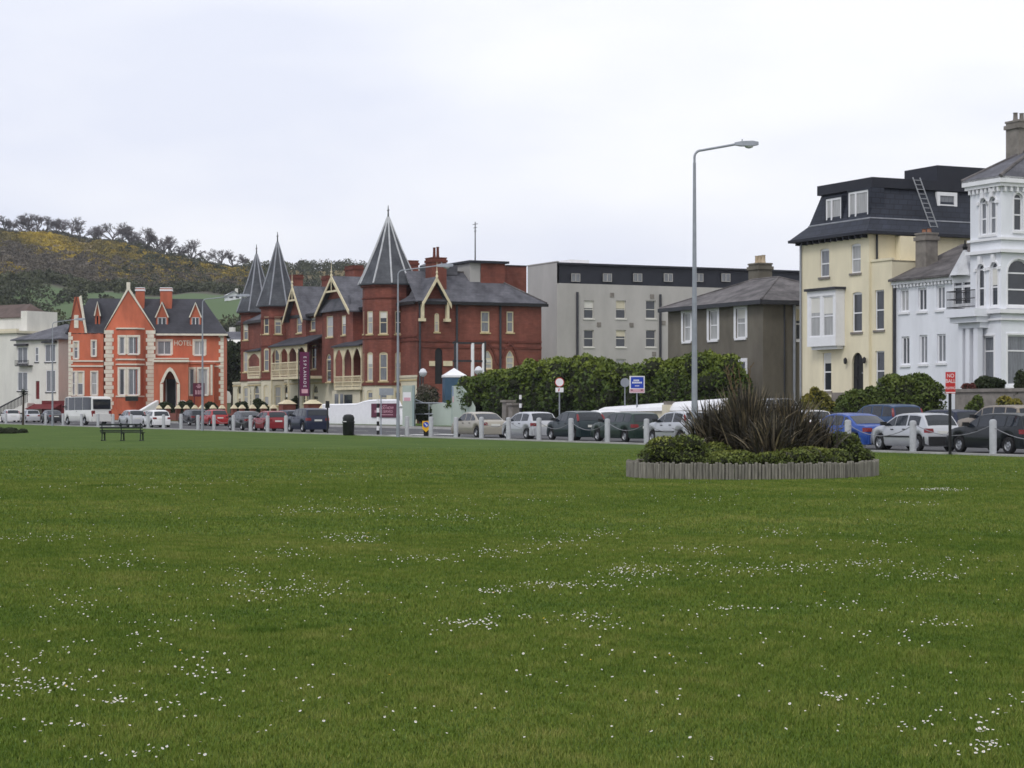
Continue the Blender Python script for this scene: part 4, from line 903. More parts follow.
mb = MB(); fp.box(mb, xl, .3, .004, .35, ZE, ZE + .3); sp.box(mb, 0, 9, .004, .35, ZE, ZE + .3); fp.box(mb, xl, .15, -.2, .2, ZE + .302, ZE + .55); mb.build('cornice', M['cream'], fl)
mb = MB(); mb.box(xl, -2.0, 2.5, 8, ZE, ZE + 2.2); mb.build('attic_block', M['palewall'], fl)
mb = MB(); roofslab(mb, [(xl, 2.3, ZE + 2.2), (-1.8, 2.3, ZE + 2.2), (-3.5, 5.2, ZE + 4), (xl, 5.2, ZE + 4)]); roofslab(mb, [(-1.8, 2.3, ZE + 2.2), (-1.8, 8.2, ZE + 2.2), (-3.5, 5.2, ZE + 4)]); roofslab(mb, [(xl, 8.2, ZE + 2.2), (xl, 5.2, ZE + 4), (-3.5, 5.2, ZE + 4), (-1.8, 8.2, ZE + 2.2)]); mb.build('roof', M['roof_red'], fl)
q0, q1 = sp.a(20, -1), sp.a(37, -1)
mb = MB(); mb.box(-1.6, -.4, 2.0, 7.0, ZE - .1, ZE + 2.9); mb.build('chimney', M['palewall'], fl)
# ================================================================ GROUND AND STREET
def quadstrip(name, m, u0, u1, prof, label=None, n=1):
    """a sheet in street coordinates: prof is a list of (v, z)"""
    mb = MB()
    for i in range(len(prof) - 1):
        (v0, z0), (v1, z1) = prof[i], prof[i + 1]
        mb.poly([(*S(u0, v0), z0), (*S(u0, v1), z1), (*S(u1, v1), z1), (*S(u1, v0), z0)])
    o = mb.build(name, m); o['kind'] = 'structure'; return o
M['lawn'] = bpy.data.materials.new('lawn'); M['lawn'].use_nodes = True
def lawn_mat(m):
    nt = m.node_tree; b = nt.nodes['Principled BSDF']; b.inputs['Roughness'].default_value = .9; b.inputs['Specular IOR Level'].default_value = .1
    g = nt.nodes.new('ShaderNodeNewGeometry')
    def noise(sc, det, st=(1, 1, 1)):
        mp = nt.nodes.new('ShaderNodeMapping'); mp.inputs['Scale'].default_value = st; nt.links.new(g.outputs['Position'], mp.inputs[0])
        n = nt.nodes.new('ShaderNodeTexNoise'); n.inputs['Scale'].default_value = sc; n.inputs['Detail'].default_value = det; n.inputs['Roughness'].default_value = .7
        nt.links.new(mp.outputs[0], n.inputs['Vector']); return n
    n1 = noise(.35, 5); n2 = noise(7, 6)
    r1 = nt.nodes.new('ShaderNodeValToRGB'); r1.color_ramp.elements[0].position = .3; r1.color_ramp.elements[1].position = .72
    r1.color_ramp.elements[0].color = (.044, .088, .011, 1); r1.color_ramp.elements[1].color = (.092, .138, .024, 1)
    nt.links.new(n1.outputs['Fac'], r1.inputs['Fac'])
    r2 = nt.nodes.new('ShaderNodeValToRGB'); r2.color_ramp.elements[0].position = .3; r2.color_ramp.elements[1].position = .7
    r2.color_ramp.elements[0].color = (.55, .55, .55, 1); r2.color_ramp.elements[1].color = (1.35, 1.35, 1.3, 1); nt.links.new(n2.outputs['Fac'], r2.inputs['Fac'])
    mx = nt.nodes.new('ShaderNodeMix'); mx.data_type = 'RGBA'; mx.blend_type = 'MULTIPLY'; mx.inputs['Factor'].default_value = 1
    nt.links.new(r1.outputs['Color'], mx.inputs['A']); nt.links.new(r2.outputs['Color'], mx.inputs['B']); nt.links.new(mx.outputs['Result'], b.inputs['Base Color'])
    bp = nt.nodes.new('ShaderNodeBump'); bp.inputs['Strength'].default_value = .5; bp.inputs['Distance'].default_value = .08
    nt.links.new(n2.outputs['Fac'], bp.inputs['Height']); nt.links.new(bp.outputs['Normal'], b.inputs['Normal'])
lawn_mat(M['lawn'])
gm = MB(); gm.poly([(-1490, -690, -.06), (1490, -690, -.06), (1490, 2290, -.06), (-1490, 2290, -.06)]); go_ = gm.build('ground', M['paving']); go_['kind'] = 'structure'
quadstrip('lawn', M['lawn'], -160, 420, [(-300, 0), (-.15, 0)])
quadstrip('kerb', M['kerb'], -80, 260, [(-.15, .0), (-.149, .07), (.12, .075), (.13, .0)])
quadstrip('road', M['asphalt'], -80, 260, [(.12, .012), (12.4, .18)])
quadstrip('far_kerb', M['kerb'], -80, 260, [(12.38, .17), (12.4, .30), (12.58, .304)])
quadstrip('pavement', M['paving'], -80, 260, [(12.58, .30), (15.5, .32)])
quadstrip('garden_ground', M['lawn'], -80, 260, [(15.5, .325), (15.52, .36), (60, .5)])
mk = MB()
uz = u_at(440, 4)
for i in range(7): v0 = .8 + i * 1.6; mk.poly([(*S(uz - 1.6, v0), zg(v0) + .006), (*S(uz - 1.6, v0 + .8), zg(v0 + .8) + .006), (*S(uz + 1.6, v0 + .8), zg(v0 + .8) + .006), (*S(uz + 1.6, v0), zg(v0) + .006)])
for u0 in range(-40, 200, 6):
    mk.poly([(*S(u0, 6.2), zg(6.2) + .006), (*S(u0, 6.32), zg(6.32) + .006), (*S(u0 + 3, 6.32), zg(6.32) + .006), (*S(u0 + 3, 6.2), zg(6.2) + .006)])
for u0 in range(-40, 80, 6):
    mk.poly([(*S(u0, .5), zg(.5) + .006), (*S(u0, 2.5), zg(2.5) + .006), (*S(u0 + .1, 2.5), zg(2.5) + .006), (*S(u0 + .1, .5), zg(.5) + .006)])
mo = mk.build('road_markings', M['roadpaint']); mo['kind'] = 'structure'

# ---------------------------------------------------------------- hill
RIDGE = [(-400, 205), (-200, 212), (-60, 224), (0, 231), (50, 235), (100, 244), (150, 255), (200, 265), (250, 268), (300, 271), (350, 273), (420, 277), (470, 300), (540, 345), (620, 392), (1400, 400)]
PROF = [(255, 0.0), (300, .07), (400, .185), (500, .295), (560, .375), (620, .46), (700, .56), (800, .74), (900, .95), (960, 1.0), (1100, 1.03), (1400, .95), (2000, .8)]
def ridge_z(px): return zw(np.interp(px, [r[0] for r in RIDGE], [r[1] for r in RIDGE]), 950)
def hill_z(px, D):
    a = float(np.interp(D, [p[0] for p in PROF], [p[1] for p in PROF]))
    w = 1.8 * math.sin(px * .031 + D * .011) + 1.2 * math.sin(px * .083 - D * .023)
    ref = float(np.interp(px, [300, 420, 540, 700], [82, 70, 30, 0.3])); bl = min(1, max(0, (D - 560) / 200))
    rz = min(ref, max(ref, ridge_z(px))) * (1 - bl) + ridge_z(px) * bl
    return .3 + (rz - .3) * a + w * min(1, a * 2) * .5
hm = MB(); pxs = list(range(-400, 900, 16)); Ds = [255, 280, 320, 360, 400, 440, 480, 520, 560, 600, 640, 680, 720, 760, 800, 840, 880, 920, 960, 1000, 1060, 1120, 1250, 1400, 1700, 2000]
for D in Ds:
    for px in pxs: hm.v.append(((px - CX) / F * D, D, hill_z(px, D) if D > 255 else -.05))
n_ = len(pxs)
for j in range(len(Ds) - 1):
    for i in range(n_ - 1): hm.f.append((j * n_ + i, j * n_ + i + 1, (j + 1) * n_ + i + 1, (j + 1) * n_ + i)); hm.m.append(0)
def hill_mat():
    m = bpy.data.materials.new('hillside'); m.use_nodes = True; nt = m.node_tree; b = nt.nodes['Principled BSDF']; b.inputs['Roughness'].default_value = .95
    g = nt.nodes.new('ShaderNodeNewGeometry'); sp = nt.nodes.new('ShaderNodeSeparateXYZ'); nt.links.new(g.outputs['Position'], sp.inputs[0])
    n = nt.nodes.new('ShaderNodeTexNoise'); n.inputs['Scale'].default_value = .02; n.inputs['Detail'].default_value = 8; n.inputs['Roughness'].default_value = .7; nt.links.new(g.outputs['Position'], n.inputs['Vector'])
    ad = nt.nodes.new('ShaderNodeMath'); ad.operation = 'MULTIPLY_ADD'; ad.inputs[1].default_value = 90; nt.links.new(n.outputs['Fac'], ad.inputs[0]); nt.links.new(sp.outputs['Y'], ad.inputs[2])
    mr = nt.nodes.new('ShaderNodeMapRange'); mr.inputs['From Min'].default_value = 400; mr.inputs['From Max'].default_value = 1100; nt.links.new(ad.outputs[0], mr.inputs['Value'])
    rp = nt.nodes.new('ShaderNodeValToRGB'); e = rp.color_ramp.elements; e[0].position = 0; e[0].color = (.05, .07, .025, 1); e[1].position = 1; e[1].color = (.12, .095, .03, 1)
    for p, c in ((.12, (.05, .085, .022)), (.2, (.060, .105, .028)), (.37, (.060, .105, .028)), (.40, (.055, .05, .03)), (.55, (.075, .06, .045)), (.68, (.09, .07, .045)), (.74, (.14, .10, .025)), (.86, (.17, .115, .02))):
        q = e.new(p); q.color = (*c, 1)
    nt.links.new(mr.outputs[0], rp.inputs['Fac']); nt.links.new(rp.outputs['Color'], b.inputs['Base Color']); return m
ho = hm.build('hill', hill_mat(), smooth=True); ho['kind'] = 'structure'

# ================================================================ FOLIAGE
def unit(n):
    d = nrs.normal(size=(n, 3)); return d / np.linalg.norm(d, axis=1)[:, None]
def leaf_quads(P, size, tint, aspect=.6, up=.3):
    n = len(P); d = unit(n); d[:, 2] += up; d /= np.linalg.norm(d, axis=1)[:, None]
    a = np.cross(d, unit(n)); a /= np.linalg.norm(a, axis=1)[:, None]; b = np.cross(d, a)
    s = (size * (.6 + .8 * nrs.rand(n)))[:, None] * .5
    V4 = np.stack([P - a * s, P - b * s * aspect, P + a * s, P + b * s * aspect], 1).reshape(-1, 3)
    return V4, tint
def sample_blobs(blobs, n, low=-.5):
    """points through the outer shell of a set of ellipsoids"""
    B = np.array(blobs, dtype=float); area = B[:, 3] * B[:, 4] + B[:, 3] * B[:, 5] + B[:, 4] * B[:, 5]
    idx = nrs.choice(len(B), n, p=area / area.sum()); d = unit(n)
    flip = d[:, 2] < low; d[flip, 2] *= -1
    r = 1 - np.abs(nrs.normal(0, .13, n)) + .05 * nrs.rand(n)
    return B[idx, :3] + d * r[:, None] * B[idx, 3:6], idx
def lump(P, s):
    return .5 + .5 * (np.sin(P[:, 0] * s + 1.3) * np.sin(P[:, 1] * s * 1.1 + .4) + np.sin(P[:, 2] * s * 1.3 + P[:, 0] * s * .7)) / 2
def bush(root, blobs, n, size, m, part='foliage', zmin=.02, core=.8, ltop=.25, aspect=.6, coremat=None):
    P, idx = sample_blobs(blobs, n); P = P[P[:, 2] > zmin]
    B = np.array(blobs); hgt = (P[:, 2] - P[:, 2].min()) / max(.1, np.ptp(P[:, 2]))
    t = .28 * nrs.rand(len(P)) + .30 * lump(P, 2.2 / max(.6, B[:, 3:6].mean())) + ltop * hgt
    v, t = leaf_quads(P, size, t, aspect); o = npmesh(part, v, 4, np.clip(t, 0, 1), m, root)
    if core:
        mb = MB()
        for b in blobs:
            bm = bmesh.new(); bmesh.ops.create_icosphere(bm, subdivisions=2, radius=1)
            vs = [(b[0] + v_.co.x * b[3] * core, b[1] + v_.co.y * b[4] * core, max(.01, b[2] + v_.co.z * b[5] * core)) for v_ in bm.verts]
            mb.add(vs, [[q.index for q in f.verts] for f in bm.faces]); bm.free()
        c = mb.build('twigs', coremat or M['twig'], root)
    return o
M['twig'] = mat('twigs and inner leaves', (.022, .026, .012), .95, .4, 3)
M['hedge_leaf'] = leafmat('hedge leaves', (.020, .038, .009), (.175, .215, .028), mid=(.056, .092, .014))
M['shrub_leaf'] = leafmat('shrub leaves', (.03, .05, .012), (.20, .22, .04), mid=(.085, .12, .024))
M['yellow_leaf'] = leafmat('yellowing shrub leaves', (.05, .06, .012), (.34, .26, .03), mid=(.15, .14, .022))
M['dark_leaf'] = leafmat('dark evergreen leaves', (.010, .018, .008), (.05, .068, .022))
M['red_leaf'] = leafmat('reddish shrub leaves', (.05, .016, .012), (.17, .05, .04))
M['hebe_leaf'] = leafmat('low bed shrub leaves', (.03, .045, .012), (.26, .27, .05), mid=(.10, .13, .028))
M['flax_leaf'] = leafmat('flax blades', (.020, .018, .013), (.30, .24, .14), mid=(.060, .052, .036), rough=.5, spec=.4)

def lumpy(x, y, z, rx, ry, rz, n, s=.5, r=rnd):
    """a main ellipsoid with n smaller lobes on it"""
    out = [(x, y, z, rx * .85, ry * .85, rz * .85)]
    for i in range(n):
        t = r.uniform(0, 2 * math.pi); p = r.uniform(-.15, 1.2); q = r.uniform(.6, .78)
        out.append((x + rx * q * math.cos(t) * math.cos(p), y + ry * q * math.sin(t) * math.cos(p), z + rz * q * math.sin(p), rx * s * r.uniform(.65, 1.1), ry * s * r.uniform(.65, 1.1), rz * s * r.uniform(.65, 1.1)))
    return out

def street_bush(name, label, cat, px0, px1, ytop, v, m, n, size, dv=1.5, lobes=7, group=None, ybase=None):
    """one shrub standing between two pixels at depth v"""
    xm = (px0 + px1) / 2; u = u_at(xm, v); x, y = S(u, v); g = zg(v) if ybase is None else zw(ybase, y)
    hw = (px1 - px0) / 2 / F * y; h = zw(ytop, y) - g
    t = thing(name, label, cat, (x, y, g), 0, group)
    bush(t, lumpy(0, 0, h * .48, hw, dv, h * .5, lobes), n, size, m)
    return t

# long hedge between the hotel grounds and the brown house: three shrubs one can tell apart
def hedge_row(name, label, knots, v, n, size, m, dv=1.6):
    xm = knots[len(knots) // 2][0]; u = u_at(xm, v); x0, y0 = S(u, v); g = zg(v); t = thing(name, label, 'hedge', (x0, y0, g))
    bl = []
    for i in range(len(knots) - 1):
        (p0, t0), (p1, t1) = knots[i], knots[i + 1]; steps = 3
        for j in range(steps):
            f = j / steps; px = p0 + (p1 - p0) * f; yt = t0 + (t1 - t0) * f
            vv = v + rnd.uniform(-.5, .5); x, y = S(u_at(px, vv), vv); h = zw(yt, y) - g
            bl.append((x - x0, y - y0, h * .45, rnd.uniform(1.1, 1.6), rnd.uniform(1.1, 1.7), h * .47))
            for q in range(3): bl.append((x - x0 + rnd.uniform(-1, 1), y - y0 + rnd.uniform(-1.4, .6), h * rnd.uniform(.45, .82), rnd.uniform(.5, .95), rnd.uniform(.5, .95), h * rnd.uniform(.10, .2)))
    bush(t, bl, n, size, m, ltop=.55)
    return t
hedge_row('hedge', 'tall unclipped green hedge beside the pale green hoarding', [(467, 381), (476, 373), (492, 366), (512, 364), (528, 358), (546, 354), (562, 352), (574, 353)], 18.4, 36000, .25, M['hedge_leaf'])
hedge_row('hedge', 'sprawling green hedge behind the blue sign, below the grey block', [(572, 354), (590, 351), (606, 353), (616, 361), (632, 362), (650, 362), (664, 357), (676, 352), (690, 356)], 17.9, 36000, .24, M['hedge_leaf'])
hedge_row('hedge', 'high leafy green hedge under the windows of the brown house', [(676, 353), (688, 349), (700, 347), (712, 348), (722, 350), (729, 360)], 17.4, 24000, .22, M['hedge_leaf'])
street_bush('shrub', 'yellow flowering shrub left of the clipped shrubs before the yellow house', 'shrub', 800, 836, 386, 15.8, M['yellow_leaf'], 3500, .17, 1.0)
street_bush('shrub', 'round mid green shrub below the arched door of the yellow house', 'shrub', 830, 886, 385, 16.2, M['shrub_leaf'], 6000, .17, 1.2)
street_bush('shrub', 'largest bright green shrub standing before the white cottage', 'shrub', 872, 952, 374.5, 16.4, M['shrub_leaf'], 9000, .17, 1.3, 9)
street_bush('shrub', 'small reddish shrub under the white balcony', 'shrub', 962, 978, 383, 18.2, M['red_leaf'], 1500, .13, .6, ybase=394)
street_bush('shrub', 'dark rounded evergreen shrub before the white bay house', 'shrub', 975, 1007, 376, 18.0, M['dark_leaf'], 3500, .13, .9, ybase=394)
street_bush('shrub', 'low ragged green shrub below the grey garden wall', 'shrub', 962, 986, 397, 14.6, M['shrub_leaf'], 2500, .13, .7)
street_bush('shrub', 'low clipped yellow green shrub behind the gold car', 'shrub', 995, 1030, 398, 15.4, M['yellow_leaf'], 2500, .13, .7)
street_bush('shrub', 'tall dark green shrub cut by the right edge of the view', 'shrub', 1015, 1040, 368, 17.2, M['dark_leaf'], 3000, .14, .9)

# evergreen trees near the orange hotel
def leafy_tree(name, label, px, D, w, h, z0, m, n, size, group=None, lobes=9):
    x = (px - CX) / F * D; t = thing(name, label, 'tree', (x, D, z0), 0, group)
    mb = MB(); mb.path([(0, 0, -.3), (.1, 0, h * .3), (0, .1, h * .6)], [.28, .2, .1], 7)
    for i in range(5): a = i * 1.26; mb.path([(0, 0, h * .3), (w * .3 * math.cos(a), w * .3 * math.sin(a), h * .65)], [.12, .04], 5)
    mb.build('trunk', M['bark'], t)
    bush(t, lumpy(0, 0, h * .56, w / 2, w / 2, h * .44, lobes), n, size, m, 'crown', core=.62)
    return t
M['bark'] = mat('bark', (.06, .048, .038), .95, .3, 3, .3, 20)
leafy_tree('evergreen_tree', 'dense dark evergreen tree between the orange hotel and the red brick hotel', 232, 262, 6.5, 10, .4, M['dark_leaf'], 8000, .4)

# ---------------------------------------------------------------- bare trees along the hill ridge
def bare_tree_mesh(seed, H, dens, spread):
    r = random.Random(seed); tr = MB(); cr = MB()
    def grow(p, d, L, rad, dep):
        q = p + d * L; (tr if dep < 1 else cr).tube(p, q, rad, rad * .65, 4 if dep < 2 else 3)
        if dep >= dens: return
        for i in range(3 if dep else 4):
            nd = (d + Vector((r.gauss(0, 1), r.gauss(0, 1), r.gauss(.12, .55))) * spread).normalized()
            grow(p + d * L * r.uniform(.55, 1.0), nd, L * r.uniform(.6, .82), rad * .67, dep + 1)
    grow(Vector((0, 0, 0)), Vector((r.gauss(0, .06), r.gauss(0, .06), 1)).normalized(), H * .28, H * .03, 0)
    return tr, cr
M['bare'] = mat('bare twigs', (.115, .10, .10), .95, .2, 1)
protos = []
for i in range(5):
    tr, cr = bare_tree_mesh(20 + i, 10, 6, .52); protos.append((tr, cr))
first = [None] * 5
RT = [(-34, 9, 'wide'), (-20, 8, ''), (4, 9, 'rounded'), (12, 7, ''), (22, 9, ''), (30, 11, 'tallest'), (38, 11, ''), (47, 9, ''), (55, 8, ''), (63, 9, ''), (71, 10, ''), (80, 8, ''), (93, 8, ''), (101, 8, ''), (112, 11, ''), (121, 11, ''), (129, 10, ''), (139, 9, ''), (147, 11, ''), (155, 10, ''), (163, 11, ''), (172, 10, ''), (181, 8, ''), (192, 11, ''), (203, 7, ''), (222, 9, ''), (232, 9, ''), (243, 8, '')]
PLACE = ['beyond the left edge, broad', 'beyond the left edge, slender', 'at the left edge of the skyline', 'second from the left edge of the skyline', 'just left of the tallest pair above the gorse', 'left one of the tall pair above the brown scrub', 'right one of the tall pair above the brown scrub', 'right beside the tall pair on the ridge', 'above the left house roofs, low', 'above the cream house roof', 'over the left wing of the orange hotel, broad', 'over the left wing of the orange hotel, low', 'left of the gap above the front gable', 'in the gap above the front gable', 'left one of three high trees over the front gable', 'middle one of three high trees over the front gable', 'right one of three high trees over the front gable', 'above the left orange chimney', 'left one of the ivy dark clump above the chimneys', 'second of the ivy dark clump above the chimneys', 'third of the ivy dark clump above the chimneys', 'right end of the ivy dark clump above the chimneys', 'above the right orange chimney, low', 'standing alone with a rounded head over the right dormer', 'smallest, on the slope over the right dormer', 'left one above the green meadow end', 'right one above the green meadow end', 'next to the far slate spire']
for i, (px, h, _) in enumerate(RT):
    j = i % 5; D = 945 + rnd.uniform(-15, 15); z = hill_z(px, D) - .3
    t = thing('bare_tree', 'leafless tree on the hill ridge, ' + PLACE[i], 'tree', ((px - CX) / F * D, D, z), rnd.uniform(0, 6.28), 'bare trees on the hill ridge')
    s = h / 10 * 1.42; t.scale = (s * 1.15, s * 1.15, s)
    if first[j] is None:
        protos[j][0].build('trunk', M['bare'], t); protos[j][1].build('crown', M['bare'], t); first[j] = t
    else:
        for c in first[j].children: q = c.copy(); COL.objects.link(q); q.parent = t
M['ivy'] = leafmat('ivy and scrub on the ridge', (.035, .038, .03), (.10, .098, .07))
def scrub(name, label, m, gen, n, kq, size):
    """low rough cover on the hill: many leaf clumps in one mesh"""
    Ps = []; T = []
    for _ in range(n):
        px, D, r, h, tn = gen(); z = hill_z(px, D); c = np.array([(px - CX) / F * D, D, z])
        d = unit(kq); d[:, 2] = np.abs(d[:, 2]); Ps.append(c + d * np.array([r, r, h]) * (.75 + .3 * nrs.rand(kq, 1))); T.append(np.clip(tn + .14 * (nrs.rand(kq) - .5), 0, 1))
    v, t = leaf_quads(np.concatenate(Ps), size, np.concatenate(T), .75)
    o = npmesh(name, v, 4, t, m); tag(o, label, 'scrub', kind='stuff'); return o
M['gorse_leaf'] = leafmat('gorse', (.07, .065, .022), (.44, .32, .03), mid=(.19, .15, .03))
M['scrub_leaf'] = leafmat('winter scrub', (.06, .052, .042), (.15, .128, .09))
M['wood_leaf'] = leafmat('hillside bushes', (.028, .034, .018), (.095, .105, .045))
def ug(a, b): return rnd.uniform(a, b)
def gen_gorse():
    while True:
        if rnd.random() < .22: return ug(95, 250), ug(700, 900), ug(1.2, 2.6), ug(.9, 1.7), ug(.1, .85)
        px = ug(-60, 260); D = ug(700, 930) if rnd.random() < .75 else ug(640, 760)
        q = math.sin(px * .045 + 1.0) + math.sin(D * .03 + px * .02) + (D - 830) / 80
        if q > ug(-.7, .8): return px, D, ug(1.2, 2.6), ug(.9, 1.7), min(1, max(0, .55 + .35 * math.sin(px * .06 + D * .02) + rnd.gauss(0, .16)))
scrub('gorse', 'yellow flowering gorse over the upper hill slope', M['gorse_leaf'], gen_gorse, 2200, 60, .62)
def gen_scrub(): return ug(-80, 300), ug(680, 840), ug(1.5, 4.0), ug(1.2, 2.6), ug(.1, .9)
scrub('winter_scrub', 'grey brown bramble scrub across the middle of the hill', M['scrub_leaf'], gen_scrub, 900, 90, .7)
def gen_wood():
    t = rnd.random()
    if t < .22: return ug(-60, 250), ug(634, 672), ug(1.5, 3.5), ug(1.5, 3.6), ug(.1, .8)
    if t < .32: return ug(110, 270), ug(690, 930), ug(1.5, 3.5), ug(1.5, 4), ug(0, .6)
    if t < .62: return ug(250, 450), ug(640, 950), ug(2, 4), ug(2.5, 5.5), ug(0, .7)
    if t < .84: return ug(-60, 330), ug(345, 455), ug(1.5, 3.0), ug(1.5, 4), ug(.0, .9)
    if t < .86: return ug(60, 130), ug(520, 640), ug(1.5, 3), ug(1.5, 3.5), ug(.0, .7)
    if t < .94: return ug(-60, 45), ug(470, 640), ug(2, 4), ug(2, 4), ug(.0, .6)
    return ug(300, 445), ug(930, 965), ug(2, 3.5), ug(3.5, 6), ug(0, .6)
scrub('hillside_bushes', 'dark green bushes along the meadow foot and hedge lines', M['wood_leaf'], gen_wood, 1300, 120, .7)
def gen_ridge(): px = ug(-50, 260); return px, ug(925, 955), ug(1.5, 3.2), ug(1.6, 5.0 if 130 < px < 190 else 3.2), ug(0, .9)
scrub('ridge_scrub', 'dark scrub at the feet of the trees along the ridge', M['ivy'], gen_ridge, 560, 60, .8)

# ---------------------------------------------------------------- houses at the foot of the hill
def far_house(label, px, D, w, h, rise, roof, wallm, ang, gable=True, ybase=None):
    z = hill_z(px, D) - .4 if ybase is None else zw(ybase, D); t = thing('distant_house', label, 'house', ((px - CX) / F * D, D, z), R(ang), 'houses at the foot of the hill')
    d = w * .8; mb = MB(); mb.box(-w / 2, w / 2, -d / 2, d / 2, 0, h); mb.prism([(-w / 2, -d / 2, h), (w / 2, -d / 2, h), (0, -d / 2, h + rise)], (0, d, 0)); mb.build('wall', M[wallm], t)
    r = MB(); e = .4; roofslab(r, [(-w / 2 - e, -d / 2 - e, h - .3), (0, -d / 2 - e, h + rise + .1), (0, d / 2 + e, h + rise + .1), (-w / 2 - e, d / 2 + e, h - .3)]); roofslab(r, [(0, -d / 2 - e, h + rise + .1), (w / 2 + e, -d / 2 - e, h - .3), (w / 2 + e, d / 2 + e, h - .3), (0, d / 2 + e, h + rise + .1)]); rf = r.build('roof', M[roof], t)
    for s_ in (-1, 1): q = MB(); q.box(s_ * w * .22 - .5, s_ * w * .22 + .5, -d / 2 - .06, -d / 2 - .01, h * .45, h * .8); q.build('window', M['glass_a'], t)
    c = MB(); c.box(w * .2, w * .2 + .7, .5, 1.3, h + rise * .3, h + rise + .9); c.build('chimney', M['palewall'], rf)
    return t
far_house('small house with a white gable above the cream house, left one', 38, 330, 8, 3.4, 2.3, 'slate_dark', 'white', 12)
far_house('small house with a white gable next to the orange hotel, right one', 66, 335, 8, 3.6, 2.4, 'slate', 'white', -18)
far_house('low distant house with a reddish tiled roof at the left edge', 4, 345, 12, 4.2, 2.6, 'roof_red', 'palewall', 75)
far_house('low slate roofed house half hidden behind the cream house', 52, 350, 10, 3.2, 2.2, 'slate', 'palewall', 80)
far_house('grey roofed house in the gap right of the orange hotel, higher up', 231, 330, 9, 3.5, 2.3, 'slate', 'palewall', 70)
far_house('low slate roofed house in the gap beside the red brick hotel', 228, 275, 6, 2.2, 2.2, 'slate', 'palewall', 5)
far_house('long white farmhouse alone in the green meadow by the far spire', 233, 560, 4, 1.6, 1.0, 'slate', 'white', 20)
